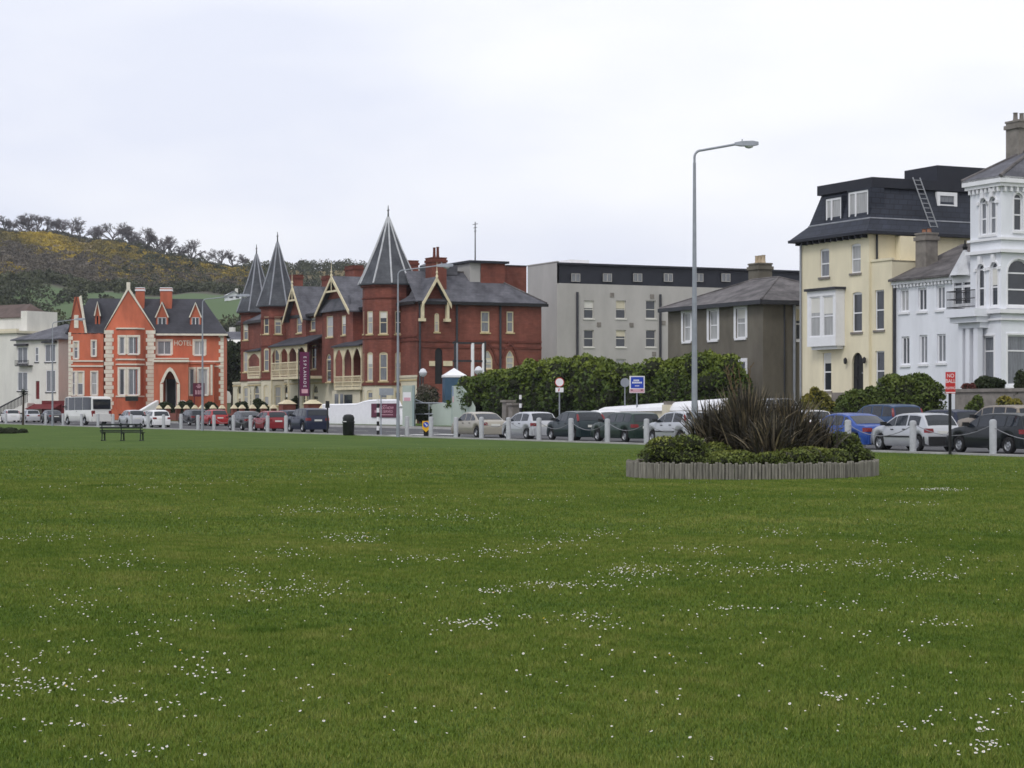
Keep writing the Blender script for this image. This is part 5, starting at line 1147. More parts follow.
# ================================================================ CARS
PAINT = {}
def make_car(style, L, W, H, wb=.62, lights='low'):
    """returns a root with parts; x forward from the rear bumper, z up"""
    P = dict(
        hatch=dict(top=[(0, .40), (.004, .60), (.02, .66), (.055, .80), (.11, .955), (.2, .99), (.36, 1), (.48, .985), (.55, .955), (.66, .80), (.745, .685), (.85, .64), (.94, .57), (.985, .47), (1, .36)], rear=(.02, .115), wind=(.555, .745), side=[(.13, .315), (.34, .52), (.53, .70)]),
        sedan=dict(top=[(0, .40), (.004, .58), (.015, .64), (.05, .665), (.15, .68), (.22, .80), (.31, .945), (.4, .99), (.5, 1), (.58, .985), (.635, .95), (.72, .80), (.785, .68), (.88, .625), (.95, .56), (.985, .47), (1, .36)], rear=(.155, .31), wind=(.635, .785), side=[(.22, .34), (.36, .505), (.525, .74)]),
        estate=dict(top=[(0, .40), (.004, .60), (.015, .66), (.035, .80), (.06, .94), (.13, .985), (.3, 1), (.46, .99), (.55, .955), (.65, .80), (.73, .685), (.85, .635), (.94, .565), (.985, .47), (1, .36)], rear=(.015, .06), wind=(.555, .73), side=[(.07, .2), (.22, .37), (.39, .54), (.555, .685)]),
        suv=dict(top=[(0, .40), (.004, .62), (.012, .66), (.03, .82), (.05, .94), (.12, .985), (.3, 1), (.48, .99), (.56, .955), (.66, .80), (.72, .70), (.85, .665), (.95, .61), (.985, .5), (1, .36)], rear=(.014, .05), wind=(.565, .72), side=[(.06, .2), (.22, .38), (.40, .55), (.565, .68)]),
        bus=dict(top=[(0, .3), (.003, .6), (.008, .8), (.015, .93), (.03, .985), (.1, 1), (.5, 1), (.9, .99), (.955, .95), (.975, .8), (.99, .5), (1, .3)], rear=(.008, .013), wind=(.956, .985), side=[(.04, .30), (.31, .57), (.58, .80), (.82, .93)]))[style]
    tx = [p[0] * L for p in P['top']]; tz = [p[1] * H for p in P['top']]
    def zt(x): return float(np.interp(x, tx, tz))
    bel = (.66, .62) if style != 'bus' else (.52, .50)
    def zb(x): return min(zt(x) - .03, H * (bel[0] + (bel[1] - bel[0]) * x / L))
    def hw(x):
        t = abs(x / L - .48) / .52; return W / 2 * (1 - .13 * t ** 4 - (.06 if style != 'bus' else .02) * t ** 10)
    th = .78 if style not in ('suv', 'bus') else (.84 if style == 'suv' else .95)
    def re(x):
        """half width at the roof edge"""
        f = min(1, max(0, (zt(x) - zb(x) - .03) / (H * .32))); return hw(x) * (.95 + (th - .95) * f)
    wr = .30 if H < 1.6 else .34
    if style == 'bus': wr = .40
    ax = [L * .5 - L * wb / 2 - .02 * L, L * .5 + L * wb / 2 - .015 * L]
    if style == 'bus': ax = [L * .24, L * .84]
    cl = .19 if style != 'bus' else .32
    def zbot(x):
        z = cl
        for a in ax:
            d = abs(x - a); r = wr + .055
            if d < r: z = max(z, wr + math.sqrt(r * r - d * d))
        return min(z, zb(x) - .06)
    xs = sorted(set([0, .004 * L, .02 * L] + [L * i / 56 for i in range(57)] + [a + s * (wr + .055) * q for a in ax for s in (-1, 1) for q in (1, .97, .9, .75, .5, .25)] + [p * L for p in (.985, .995)] + tx))
    xs = [x for i, x in enumerate(xs) if i == 0 or x - xs[i - 1] > .004]
    def half(x):
        w = hw(x); b = zbot(x); bl = zb(x); t = zt(x); r = re(x)
        return [(0, b), (.90 * w, b), (.975 * w, b + min(.10, (bl - b) * .3)), (w, b + (bl - b) * .55), (.955 * w, bl), (r, t - .035 if t - bl > .05 else t - .018), (r * .86, t - .006), (r * .45, t + .004), (0, t + .008)]
    mb = MB(); n = 0
    for x in xs:
        h = half(x); ring = [(x, y, z) for y, z in h] + [(x, -y, z) for y, z in h[-2:0:-1]]
        mb.v += ring; n = len(ring)
    for i in range(len(xs) - 1):
        for j in range(n): mb.f.append((i * n + j, i * n + (j + 1) % n, (i + 1) * n + (j + 1) % n, (i + 1) * n + j)); mb.m.append(0)
    mb.f += [tuple(range(n)), tuple(range((len(xs) - 1) * n, len(xs) * n))]; mb.m += [0, 0]
    root = thing('parked_car', 'car', 'car')
    body = mb.build('body', M['plastic'], root, smooth=True)
    def side_y(x, z):
        bl, w = zb(x), hw(x); t = zt(x) - .035; return .955 * w + (re(x) - .955 * w) * min(1, max(0, (z - bl) / max(.01, t - bl)))
    for s in (-1, 1):
        for (f0, f1) in P['side']:
            g = MB(); k = 8; rows = []
            for i in range(k + 1):
                x = L * (f0 + (f1 - f0) * i / k); lo = zb(x) + .03; hi = zt(x) - .085
                if hi - lo < .02: hi = lo + .02
                rows.append([(x, s * (side_y(x, lo) + .008), lo), (x, s * (side_y(x, hi) + .008), hi)])
            for i in range(k): g.poly([rows[i][0], rows[i + 1][0], rows[i + 1][1], rows[i][1]])
            g.build('side_window', M['carglass'], root)
    def screen(x0, x1, nm, ins):
        g = MB(); k = 8
        xs_ = [x0 + (x1 - x0) * (.06 + .84 * i / k) for i in range(k + 1)]
        rows = []
        for x in xs_:
            e = .012; dz = (zt(x + e) - zt(x - e)) / (2 * e); nl = math.hypot(dz, 1); nx, nz = -dz / nl, 1 / nl; r = re(x) * ins
            row = []
            for q in (-1, -.6, -.25, .25, .6, 1):
                y = r * q; zz = zt(x) + (.006 if abs(q) < .5 else -.002 if abs(q) < .9 else -.02); row.append((x + nx * .014, y, zz + nz * .014))
            rows.append(row)
        for i in range(k):
            for j in range(5): g.poly([rows[i][j], rows[i][j + 1], rows[i + 1][j + 1], rows[i + 1][j]])
        g.build(nm, M['carglass'], root, smooth=True)
    screen(P['wind'][1] * L, P['wind'][0] * L, 'windscreen', .93)
    if style != 'bus': screen(P['rear'][0] * L, P['rear'][1] * L, 'rear_window', .90)
    else:
        g = MB(); g.box(-.03, .02 * L, -W * .4, W * .4, H * .56, H * .9); g.build('rear_window', M['carglass'], root)
    for a in ax:
        for s in (-1, 1):
            y0 = hw(a) - .01; w = MB(); t_ = .19
            prof = [(wr * .62, 0), (wr * .92, .0), (wr, .03), (wr, t_ - .03), (wr * .92, t_), (wr * .62, t_)]
            vs = []; nn = 20
            for r_, d_ in prof:
                for i in range(nn): q = 2 * math.pi * i / nn; vs.append((a + r_ * math.cos(q), s * (y0 - d_), wr + r_ * math.sin(q)))
            fs = [(j * nn + i, j * nn + (i + 1) % nn, (j + 1) * nn + (i + 1) % nn, (j + 1) * nn + i) for j in range(5) for i in range(nn)]
            w.add(vs, fs); wo = w.build('wheel', M['tyre'], root, smooth=True)
            rm = MB(); vs = [(a, s * (y0 - .05), wr)]
            for r_, d_ in ((wr * .2, .035), (wr * .56, .055), (wr * .63, .02)):
                for i in range(nn): q = 2 * math.pi * i / nn; rr = r_; vs.append((a + rr * math.cos(q), s * (y0 - d_ - (.03 if (i % 4 < 2 and r_ == wr * .56) else 0)), wr + rr * math.sin(q)))
            fs = [(0, 1 + i, 1 + (i + 1) % nn) for i in range(nn)] + [(1 + j * nn + i, 1 + j * nn + (i + 1) % nn, 1 + (j + 1) * nn + (i + 1) % nn, 1 + (j + 1) * nn + i) for j in range(2) for i in range(nn)]
            rm.add(vs, fs); rm.build('rim', M['alloy'], wo)
    # lights, bumper, trim, plate, mirrors, handles
    for s in (-1, 1):
        t = MB()
        if lights == 'low':
            x1 = .045 * L; z0, z1 = H * .49, H * .60
            o_ = hw(.01); i_ = hw(x1)
            t.hexa([(-.012, s * o_ * .62, z0), (-.012, s * (o_ - .015), z0), (x1, s * (i_ + .006), z0), (x1, s * i_ * .7, z0), (.0, s * o_ * .66, z1), (-.004, s * (o_ - .02), z1), (x1 * 1.2, s * (i_ * .975 + .008), z1), (x1, s * i_ * .7, z1)])
        elif lights == 'high':
            pts = []
            for z in np.linspace(H * .66, H * .88, 5):
                x = float(np.interp(z, tz[:6], tx[:6])) + .05; pts.append((x, s * (side_y(x + .05, z) + .0), z))
            t.path(pts, [.05, .065, .065, .06, .045], 6)
        else:
            t.box(-.012, .03 * L, s * hw(0) * .72, s * (hw(.02) + .006), H * .3, H * .5)
        t.build('tail_light', M['lightred'], root, smooth=(lights == 'high'))
        h = MB(); x1 = L * .965; z0, z1 = H * .43, H * .53
        if style == 'bus': x1 = L * .985; z0, z1 = H * .28, H * .36
        w0, w1 = hw(L * .985), hw(L * .93); xe = L * (1.0 if style == 'bus' else .992)
        h.hexa([(xe, s * w0 * .45, z0), (xe - .03, s * (w0 * .96), z0), (L * .93, s * (w1 + .006), z0), (L * .93, s * w1 * .45, z0), (xe - .03, s * w0 * .5, z1), (xe - .1, s * w0 * .95, z1), (L * .92, s * (w1 + .004), z1), (L * .92, s * w1 * .5, z1)]); h.build('headlight', M['lightclear'], root)
        m_ = MB(); xm = P['side'][-1][1] * L - .06; zm = zb(xm) + .07
        if style == 'bus': xm = L * .96; zm = H * .62
        m_.box(xm - .07, xm + .06, s * (hw(xm) * .95), s * (hw(xm) + .17), zm - .02, zm + .12); m_.build('wing_mirror', M['plastic'], root)
        for f0 in ((.36, .56) if style not in ('bus',) else (.5,)):
            d = MB(); x = L * f0 - .05; z = zb(x) - .10; d.box(x, x + .16, s * (hw(x) * .97), s * (hw(x) * .985 + .02), z - .018, z + .018); d.build('door_handle', M['plastic'], root)
        r_ = MB(); za = zbot(L * .5) + (zb(L * .5) - cl) * .45
        xs_ = [ax[0] + wr + .1 + (ax[1] - ax[0] - 2 * wr - .2) * i / 8 for i in range(9)]
        for i in range(8):
            xa, xb = xs_[i], xs_[i + 1]; r_.hexa([(xa, s * (hw(xa) - .02), za), (xb, s * (hw(xb) - .02), za), (xb, s * (hw(xb) + .014), za), (xa, s * (hw(xa) + .014), za), (xa, s * (hw(xa) - .02), za + .06), (xb, s * (hw(xb) - .02), za + .06), (xb, s * (hw(xb) + .014), za + .06), (xa, s * (hw(xa) + .014), za + .06)])
        r_.build('side_trim', M['plastic'], root)
    b = MB(); w = hw(0)
    z0, z1 = cl + .03, H * .39
    b.hexa([(-.06, -w * .9, z0), (-.06, w * .9, z0), (.07 * L, hw(.07 * L) + .012, z0), (.07 * L, -hw(.07 * L) - .012, z0), (-.06, -w * .93, z1), (-.06, w * .93, z1), (.06 * L, hw(.06 * L) + .012, z1), (.06 * L, -hw(.06 * L) - .012, z1)]); b.build('rear_bumper', M['plastic'], root)
    b = MB(); w = hw(L); b.hexa([(L + .04, w * .88, z0), (L + .04, -w * .88, z0), (L * .93, -hw(L * .93) - .012, z0), (L * .93, hw(L * .93) + .012, z0), (L + .02, w * .9, z1), (L + .02, -w * .9, z1), (L * .94, -hw(L * .94) - .012, z1), (L * .94, hw(L * .94) + .012, z1)]); b.build('front_bumper', M['plastic'], root)
    p = MB(); zp = H * .50 if style != 'bus' else H * .36; p.box(-.018, .02, -.26, .26, zp - .055, zp + .055); p.build('number_plate', M['plate'], root)
    return root
PROTO = {}
def put_car(key, args, px, v, color, label, name='parked_car', cat='car', u=None, trims=None, z=None, flip=False, group='cars parked along the kerb', D=None):
    if key not in PROTO:
        o = make_car(*args); PROTO[key] = (o, args)
    else: o = copy_tree(PROTO[key][0])
    L = args[1]
    uu = u if u is not None else u_at(px, v)
    x, y = S(uu, v); ang = math.pi / 2 + TH + (math.pi if flip else 0)
    s_ = -1 if not flip else 1
    o.location = (x + s_ * U[0] * L / 2, y + s_ * U[1] * L / 2, z if z is not None else zg(v) - .005); o.rotation_euler = (0, 0, ang + rnd.uniform(-.02, .02))
    o.name = name; o['label'] = label; o['category'] = cat; o['group'] = group
    if not group: del o['group']
    trims = trims if trims is not None else ()
    for c in o.children:
        b = c.name.split('.')[0]
        if b == 'body' or b in trims:
            if b not in ('body',) or len(c.material_slots):
                c.material_slots[0].link = 'OBJECT'; c.material_slots[0].material = M[color]
    return o
for n_, c, me in (('car_silver', (.52, .53, .56), .4), ('car_white', (.72, .72, .73), 0), ('car_beige', (.40, .37, .31), .45), ('car_petrol', (.012, .026, .032), .2), ('car_green', (.016, .035, .028), .2), ('car_blue', (.022, .075, .33), .25), ('car_navy', (.010, .016, .045), .2), ('car_teal', (.02, .058, .14), .3), ('car_gold', (.30, .255, .205), .5), ('car_black', (.012, .015, .018), .2), ('car_red', (.38, .018, .02), .1), ('car_darkgrey', (.05, .052, .06), .4), ('car_maroon', (.26, .02, .028), .2), ('bus_white', (.74, .74, .72), 0)):
    M[n_] = paint(n_.replace('_', ' '), c, me)
HAT = ('hatch', 3.75, 1.65, 1.42, .63, 'low'); HAH = ('hatch', 3.8, 1.66, 1.47, .64, 'high'); SED = ('sedan', 4.35, 1.72, 1.41, .61, 'low'); EST = ('estate', 4.4, 1.72, 1.43, .61, 'low'); SUV = ('suv', 4.4, 1.8, 1.68, .60, 'high'); SUN = ('suv', 4.4, 1.78, 1.62, .60, 'low'); SUL = ('suv', 4.3, 1.78, 1.62, .6, 'low')
V1, V2 = 1.75, 10.6
BP = ('rear_bumper', 'front_bumper', 'side_trim')
put_car('hatch', HAT, 913, V1, 'car_silver', 'silver hatchback with black bumpers, between the red notice and the blue saloon')
put_car('sedan', SED, 850, V1, 'car_blue', 'bright blue saloon parked at the end of the flax bed', trims=BP)
put_car('estate', EST, 1000, V1 + .1, 'car_black', 'dark green black car at the right edge behind the last white bollard', trims=BP)
put_car('suvh', SUV, 880, V2 - .6, 'car_teal', 'dark blue estate with tall red tail lights behind the blue saloon', trims=BP)
put_car('estate', EST, 940, V2, 'car_navy', 'dark car mostly hidden behind the silver hatchback', trims=BP)
put_car('suvl', SUL, 1001, V2 - .3, 'car_gold', 'pale gold high-roofed car in the far row at the right edge', trims=BP)
put_car('hatch', HAT, 800, V2 - 1, 'car_white', 'white car glimpsed between the flax blades and the blue saloon', trims=BP)
put_car('hatchh', HAH, 680, V1, 'car_silver', 'silver hatchback with high red lights, half hidden by the flax bed')
put_car('estate', EST, 625, V1, 'car_green', 'dark green estate behind two bollards below the blue sign', trims=BP)
put_car('hatchh', HAH, 575, V1, 'car_petrol', 'dark petrol blue hatchback with a tall red light between two silver cars', trims=BP)
put_car('sedan', SED, 603, V1 + 6.5, 'car_white', 'white car mostly hidden behind the petrol blue hatchback', trims=BP)
put_car('hatch', HAT, 529, V1, 'car_silver', 'small silver hatchback right of the beige saloon', trims=BP)
put_car('sedan', SED, 479, V1, 'car_beige', 'beige saloon parked next to the zebra crossing', trims=BP)
# the group outside the red brick hotel
put_car('suvl', SUN, 307, V1 + .3, 'car_navy', 'dark navy off-roader at the end of the row by the litter bin', trims=BP)
put_car('hatch', HAT, 270, V1 + .4, 'car_maroon', 'red hatchback between two dark cars before the brick hotel', trims=BP)
put_car('sedan', SED, 246, V1 + .4, 'car_darkgrey', 'dark grey saloon left of the red hatchback before the brick hotel', trims=BP)
put_car('estate', EST, 287, V2 - 4, 'car_navy', 'dark car half hidden behind the navy off-roader', trims=BP)
put_car('hatch', HAT, 214, V2 - 2, 'car_red', 'bright red car before the brick pillars of the orange hotel', trims=BP)
put_car('estate', EST, 193, V2 - 2, 'car_darkgrey', 'dark grey car left of the bright red car', trims=BP)
put_car('hatch', HAT, 156, V1 + 1, 'car_white', 'white hatchback to the right of the silver car behind the bench', trims=BP)
put_car('hatchh', HAH, 132, V1 + 1, 'car_silver', 'silver hatchback right of the white minibus, behind the bench', trims=BP)
put_car('estate', EST, 154, V1 + 4.6, 'car_white', 'white car hidden behind the white hatchback', trims=BP)
put_car('sedan', SED, 52, V1 + 4, 'car_darkgrey', 'dark grey car left of the minibus under the burgundy shopfront', trims=BP)
put_car('hatch', HAT, 30, V1 + 4, 'car_silver', 'silver car below the stair of the cream house', trims=BP)
put_car('hatchh', HAH, 10, V1 + 3, 'car_white', 'white car at the left edge of the view', trims=BP)
TZ = zw(392.5, S(u_at(771, 18.2), 18.2)[1]) - 1.75
ua, ub = u_at(752, 18.2), u_at(797, 18.2)
m = MB(); m.hexa([(*S(ub, 16.4), .3), (*S(ua, 16.4), .3), (*S(ua, 20.55), .3), (*S(ub, 20.55), .3), (*S(ub, 16.4), TZ), (*S(ua, 16.4), TZ), (*S(ua, 20.55), TZ), (*S(ub, 20.55), TZ)]); o = m.build('raised_forecourt', M['stone']); o['kind'] = 'structure'
put_car('hatch', HAT, 771, 18.2, 'car_silver', 'pale car in the drive of the brown house, only its roof showing', trims=BP, z=TZ + .005)
bus = put_car('bus', ('bus', 6.9, 2.2, 2.75, .6, 'bus'), 93, V1 + 2.2, 'bus_white', 'white minibus with dark windows before the orange hotel', name='minibus', cat='minibus', trims=BP, group=None); bus.rotation_euler.z += R(9)

# ================================================================ STREET FURNITURE
def lamp_post(px, v, ytop, arm, label, r=.11, u=None):
    uu = u_at(px, v) if u is None else u; x, y = S(uu, v); h = zw(ytop, y)
    t = thing('street_lamp', label, 'street lamp', (x, y, zg(v) - .01), 0, 'street lamps'); ax = Vector((math.cos(R(8)), math.sin(R(8)), 0))
    mb = MB(); mb.path([(0, 0, 0), (0, 0, 1.3), (0, 0, 1.32), (0, 0, h * .45), (0, 0, h - .5)], [r * 1.15, r * 1.15, r, r * .8, r * .48], 10); mb.build('pole', M['steel'], t, smooth=True)
    a = MB(); pts = [(0, 0, h - .55), (0, 0, h - .32)]
    for i in range(7): q = i / 6 * math.pi / 2; pts.append(tuple(ax * (.28 * (1 - math.cos(q))) + Vector((0, 0, h - .28 + .28 * math.sin(q)))))
    pts.append(tuple(ax * arm + Vector((0, 0, h + .28)))); a.path(pts, r * .38, 8); a.build('arm', M['steel'], t, smooth=True)
    l = MB(); c = ax * arm + Vector((0, 0, h + .28)); sd = Vector((-ax.y, ax.x, 0))
    def ringp(d, w, z0, z1): return [tuple(c + ax * d + sd * w + Vector((0, 0, z0))), tuple(c + ax * d - sd * w + Vector((0, 0, z0))), tuple(c + ax * d - sd * w * .8 + Vector((0, 0, z1))), tuple(c + ax * d + sd * w * .8 + Vector((0, 0, z1)))]
    rs = [ringp(-.1, .07, -.05, .06), ringp(.15, .15, -.08, .11), ringp(.6, .17, -.07, .13), ringp(.85, .12, -.03, .10)]
    for i in range(3):
        for j in range(4): l.poly([rs[i][j], rs[i][(j + 1) % 4], rs[i + 1][(j + 1) % 4], rs[i + 1][j]])
    l.poly(rs[0]); l.poly(rs[-1][::-1]); lh = l.build('lantern', M['steel'], t)
    g = MB(); g.lathe(tuple(c + ax * .48 + Vector((0, 0, -.17))), [(.03, 0), (.14, .03), (.19, .1)], 10); g.build('lamp_glass', M['lamp'], lh, smooth=True)
    s = MB(); s.box(-.02, .02, -.02, .02, 0, .1); so = s.build('photocell', M['steel'], lh); so.location = c + ax * .2 + Vector((0, 0, .1))
    return t
lamp_post(694.5, -3.2, 150, 1.75, 'nearest and tallest grey street lamp, rising beside the flax bed', .125)
lamp_post(398, -.6, 270, 2.3, 'grey street lamp before the largest brick tower', .09)
lamp_post(202.5, -.6, 299, 2.6, 'grey street lamp before the orange hotel', .09)
lamp_post(52.5, -.4, 322, 2.2, 'grey street lamp before the cream house', .09)

BO = [(1078, 'beyond the right edge of the view'), (993, 'before the dark car at the right edge'), (913, 'before the silver hatchback by the red notice'), (848, 'before the tail of the blue saloon'), (787, 'behind the right end of the flax'), (735, 'behind the tallest flax blades'), (688.5, 'before the silver hatchback half hidden by the bed'), (646.5, 'before the tail of the dark green estate'), (607.4, 'before the nose of the dark green estate'), (571, 'before the tail of the petrol blue hatchback'), (539, 'between the petrol blue and the small silver hatchbacks'), (508.6, 'between the beige saloon and the small silver hatchback'), (481.5, 'before the tail of the beige saloon'), (456, 'before the nose of the beige saloon'), (431, 'right beside the yellow keep-left marker'), (407, 'between the yellow marker and a street lamp'), (286, 'before the nose of the navy off-roader'), (267.6, 'before the red hatchback'), (250.5, 'between the dark grey saloon and the red hatchback'), (233.4, 'before the nose of the dark grey saloon'), (214, 'before the bright red car'), (198, 'left of the street lamp facing the orange hotel'), (181, 'wider than its neighbours, left of the dark grey car'), (163.5, 'before the white hatchback behind the bench'), (148, 'between the silver and white hatchbacks'), (131, 'before the silver hatchback behind the bench'), (113, 'before the rear of the minibus'), (98, 'under the middle of the minibus'), (81.5, 'before the front of the minibus'), (63, 'left of the minibus'), (45.7, 'left of the street lamp facing the cream house'), (24, 'before the silver car at far left'), (6, 'nearest the left edge')]
CH = set(range(0, 12)) | {17, 18, 19, 20, 21}
for i, (px, w) in enumerate(BO):
    u = u_at(px, -.02); x, y = S(u, -.02)
    t = thing('bollard', 'pale concrete bollard ' + w, 'bollard', (x, y, 0), SA + rnd.uniform(-.05, .05), 'bollards along the edge of the lawn')
    hgt = 1.16 * (1.05 if i in (1, 22) else 1) * rnd.uniform(.98, 1.02); rr = .128
    mb = MB(); mb.lathe((0, 0, 0), [(rr, -.1), (rr, hgt - .05), (rr - .03, hgt), (.03, hgt + .015)], 10); mb.build('post', M['concrete'], t, smooth=True)
    if i in CH and i + 1 < len(BO):
        u2 = u_at(BO[i + 1][0], -.02); L = u2 - u; g = MB(); pts = []
        for k in range(11): f = k / 10; pts.append((-f * L, 0, hgt - .15 - .42 * 4 * f * (1 - f) * min(1, L / 4)))
        g.path(pts, .015, 5); c = g.build('chain', M['rail'], t); c.rotation_euler = (0, 0, SA - t.rotation_euler[2])

def sign_on_post(name, label, px, v, ybase_z, build, cat='sign'):
    x, y = S(u_at(px, v), v); t = thing(name, label, cat, (x, y, zg(v) if v > -1 else 0)); build(t, y); return t
# red notice on a black post
def b_(t, y):
    h = zw(400, y); p = MB(); p.tube((0, 0, -.1), (0, 0, zw(373, y)), .055, n=8); p.build('post', M['postblack'], t)
    w = 4.9 / F * y; z0, z1 = zw(393.5, y), zw(372, y); m = MB(); m.box(-w, w, -.085, -.058, z0, z1); bd = m.build('panel', M['signred'], t)
    m = MB(); zr = z0 + (z1 - z0) * .29; m.box(-w * .98, w * .98, -.089, -.0855, z0 + .02, z0 + .05); m.build('border', M['signwhite'], bd)
    for tx, f, s in (('NO', .82, .19), ('BALL', .57, .19), ('PLAYING', .25, .13)): lettering(tx, s, M['signwhite'], bd, (0, -.088, z0 + (z1 - z0) * f), 0, .62 if len(tx) > 4 else .85, .002)
sign_on_post('red_notice', 'small red notice with white lettering on a black post by the silver hatchback', 950, -.3, 0, b_)
def b_(t, y):
    p = MB(); p.tube((0, 0, 0), (0, 0, zw(382, y)), .045, n=8); p.build('post', M['steel'], t)
    z0, z1 = zw(398, y), zw(381, y); w = 7.6 / F * y; m = MB(); m.box(-w, w, -.08, -.05, z0, z1); bd = m.build('panel', M['signwhite'], t)
    m = MB(); m.box(-w * .82, w * .86, -.085, -.081, z0 + (z1 - z0) * .28, z1 - .06); m.build('blue_field', M['signblue'], bd)
    m = MB(); m.box(-w * .94, w * .94, -.085, -.081, z0 + .03, z0 + (z1 - z0) * .24); m.build('lower_strip', M['signpink'], bd)
    m = MB(); H_ = z1 - z0
    for i, (c, ww, f) in enumerate(((-.1, .38, .74), (0, .66, .61), (0, .3, .42))):
        n = 5 if ww > .35 else 4
        for j in range(n):
            a = (c - ww + 2 * ww * (j + .1) / n) * w; b2 = (c - ww + 2 * ww * (j + .85) / n) * w; hh = .05 if i < 2 else .025
            m.box(a, b2, -.089, -.0855, z0 + H_ * f - hh, z0 + H_ * f + hh)
    m.build('lettering', M['signwhite'], bd)
    m = MB()
    for c in (-.72, .6): m.box((c - .12) * w, (c + .16) * w, -.089, -.0855, z0 + H_ * .14, z0 + H_ * .2)
    m.build('mark', M['burgundy'], bd)
sign_on_post('blue_sign', 'square blue information sign with white border and pink lower strip', 637, 14.6, 0, b_)
def disc(mb, y, r, z, n=20, y2=None, m=0):
    vs = [(r * math.cos(2 * math.pi * i / n), y, z + r * math.sin(2 * math.pi * i / n)) for i in range(n)]; mb.prism(vs, (0, .02, 0), m)
def b_(t, y):
    p = MB(); p.tube((0, 0, 0), (0, 0, zw(383, y)), .045, n=8); p.build('post', M['steel'], t); z = zw(387, y); r = 4.6 / F * y
    m = MB(); disc(m, -.08, r, z); bd = m.build('disc', M['signwhite'], t)
    m = MB(); n = 24
    for i in range(n):
        a, b = 2 * math.pi * i / n, 2 * math.pi * (i + 1) / n; m.poly([(r * math.cos(a), -.084, z + r * math.sin(a)), (r * math.cos(b), -.084, z + r * math.sin(b)), (r * .86 * math.cos(b), -.084, z + r * .86 * math.sin(b)), (r * .86 * math.cos(a), -.084, z + r * .86 * math.sin(a))])
    m.build('red_ring', M['signred'], bd)
    z0, z1 = zw(397, y), zw(392.4, y); w = 4 / F * y; m = MB(); m.box(-w, w, -.08, -.05, z0, z1); pl = m.build('plate', M['signwhite'], t)
    m = MB(); m.prism([(-w * .35, -.085, z0 + .05), (-w * .1, -.085, z0 + .05), (w * .05, -.085, z1 - .04), (-w * .2, -.085, z1 - .04)], (0, .003, 0)); m.build('mark', M['signred'], pl)
sign_on_post('round_sign', 'round white and red traffic sign with a small plate on a grey post', 559.5, 13.2, 0, b_)
def b_(t, y):
    p = MB(); p.tube((0, 0, 0), (0, 0, zw(384, y)), .045, n=8); p.build('post', M['steel'], t); m = MB(); disc(m, -.08, 4.6 / F * y, zw(387.5, y)); m.build('disc', M['steel'], t)
sign_on_post('round_sign', 'plain grey back of a round sign left of the blue sign', 625, 14.9, 0, b_)
# beacon posts at the crossing
def beacon(label, px, v, ytop):
    x, y = S(u_at(px, v), v); t = thing('crossing_post', label, 'crossing post', (x, y, zg(v)), 0, 'black and white crossing posts'); h = zw(ytop, y) - zg(v); n = 8
    m = MB()
    for i in range(n): m.tube((0, 0, h * i / n), (0, 0, h * (i + 1) / n), .085, n=8, m=(i + 1) % 2)
    m.build('pole', [M['signwhite'], M['postblack']], t)
beacon('black and white banded crossing post rising behind the beige saloon', 520.5, 12.9, 395)
beacon('black and white banded crossing post before the burgundy hotel sign', 378, 1.2, 399)
def b_(t, y):
    p = MB(); p.tube((0, 0, 0), (0, 0, zw(390, y)), .04, n=8); p.build('post', M['steel'], t); m = MB(); z = zw(392, y); m.box(-.1, .75, -.06, -.03, z - .22, z + .2); m.build('plate', M['steel'], t)
sign_on_post('street_sign', 'thin grey post with a small grey plate beside the banded crossing post', 381, .6, 0, b_)
def b_(t, y):
    p = MB(); p.path([(0, 0, 0), (0, 0, zw(408, y)), (0, 0, zw(407.9, y)), (0, 0, zw(401, y))], [.05, .05, .14, .12], 8); p.build('post', M['postblack'], t)
sign_on_post('signal_post', 'slim black post with a thick head between the navy off-roader and the bin', 327.5, .2, 0, b_, 'post')
def b_(t, y):
    m = MB(); z0, z1 = .25, zw(421.5, y); w = .21; m.prism([(-w, -.08, z0 + .2), (0, -.08, z0), (w, -.08, z0 + .2), (w, -.08, z1), (-w, -.08, z1)], (0, .16, 0)); bd = m.build('panel', M['signyellow'], t)
    m = MB(); disc(m, -.1, .16, z0 + (z1 - z0) * .68); bl = m.build('disc', M['signblue'], bd)
    m = MB(); zc = z0 + (z1 - z0) * .68; m.prism([(-.09, -.103, zc + .05), (-.05, -.103, zc + .09), (.07, -.103, zc - .03), (.03, -.103, zc - .07)], (0, .002, 0)); m.prism([(.09, -.103, zc - .09), (.09, -.103, zc + .02), (-.02, -.103, zc - .09)], (0, .002, 0)); m.build('arrow', M['signwhite'], bl)
    m = MB(); m.box(-.14, .14, .085, .25, 0, z0 + .2); m.build('base', M['postblack'], t)
sign_on_post('keep_left_marker', 'yellow marker with a blue arrow disc at the zebra crossing', 426, .9, 0, b_, 'traffic sign')
# litter bin
x, y = S(u_at(348.5, -.5), -.5); t = thing('litter_bin', 'black domed litter bin at the lawn edge', 'litter bin', (x, y, 0))
m = MB(); m.lathe((0, 0, 0), [(.30, 0), (.34, .05), (.36, .75), (.38, .78), (.38, .86)], 14); bd = m.build('body', M['bin'], t, smooth=True)
m = MB(); m.lathe((0, 0, .864), [(.34, 0), (.36, .2), (.28, .36), (.12, .42)], 14); m.build('hood', M['bin'], t, smooth=True)
m = MB(); m.box(-.3, -.1, -.372, -.33, .82, .86); m.build('label_strip', M['signwhite'], t)
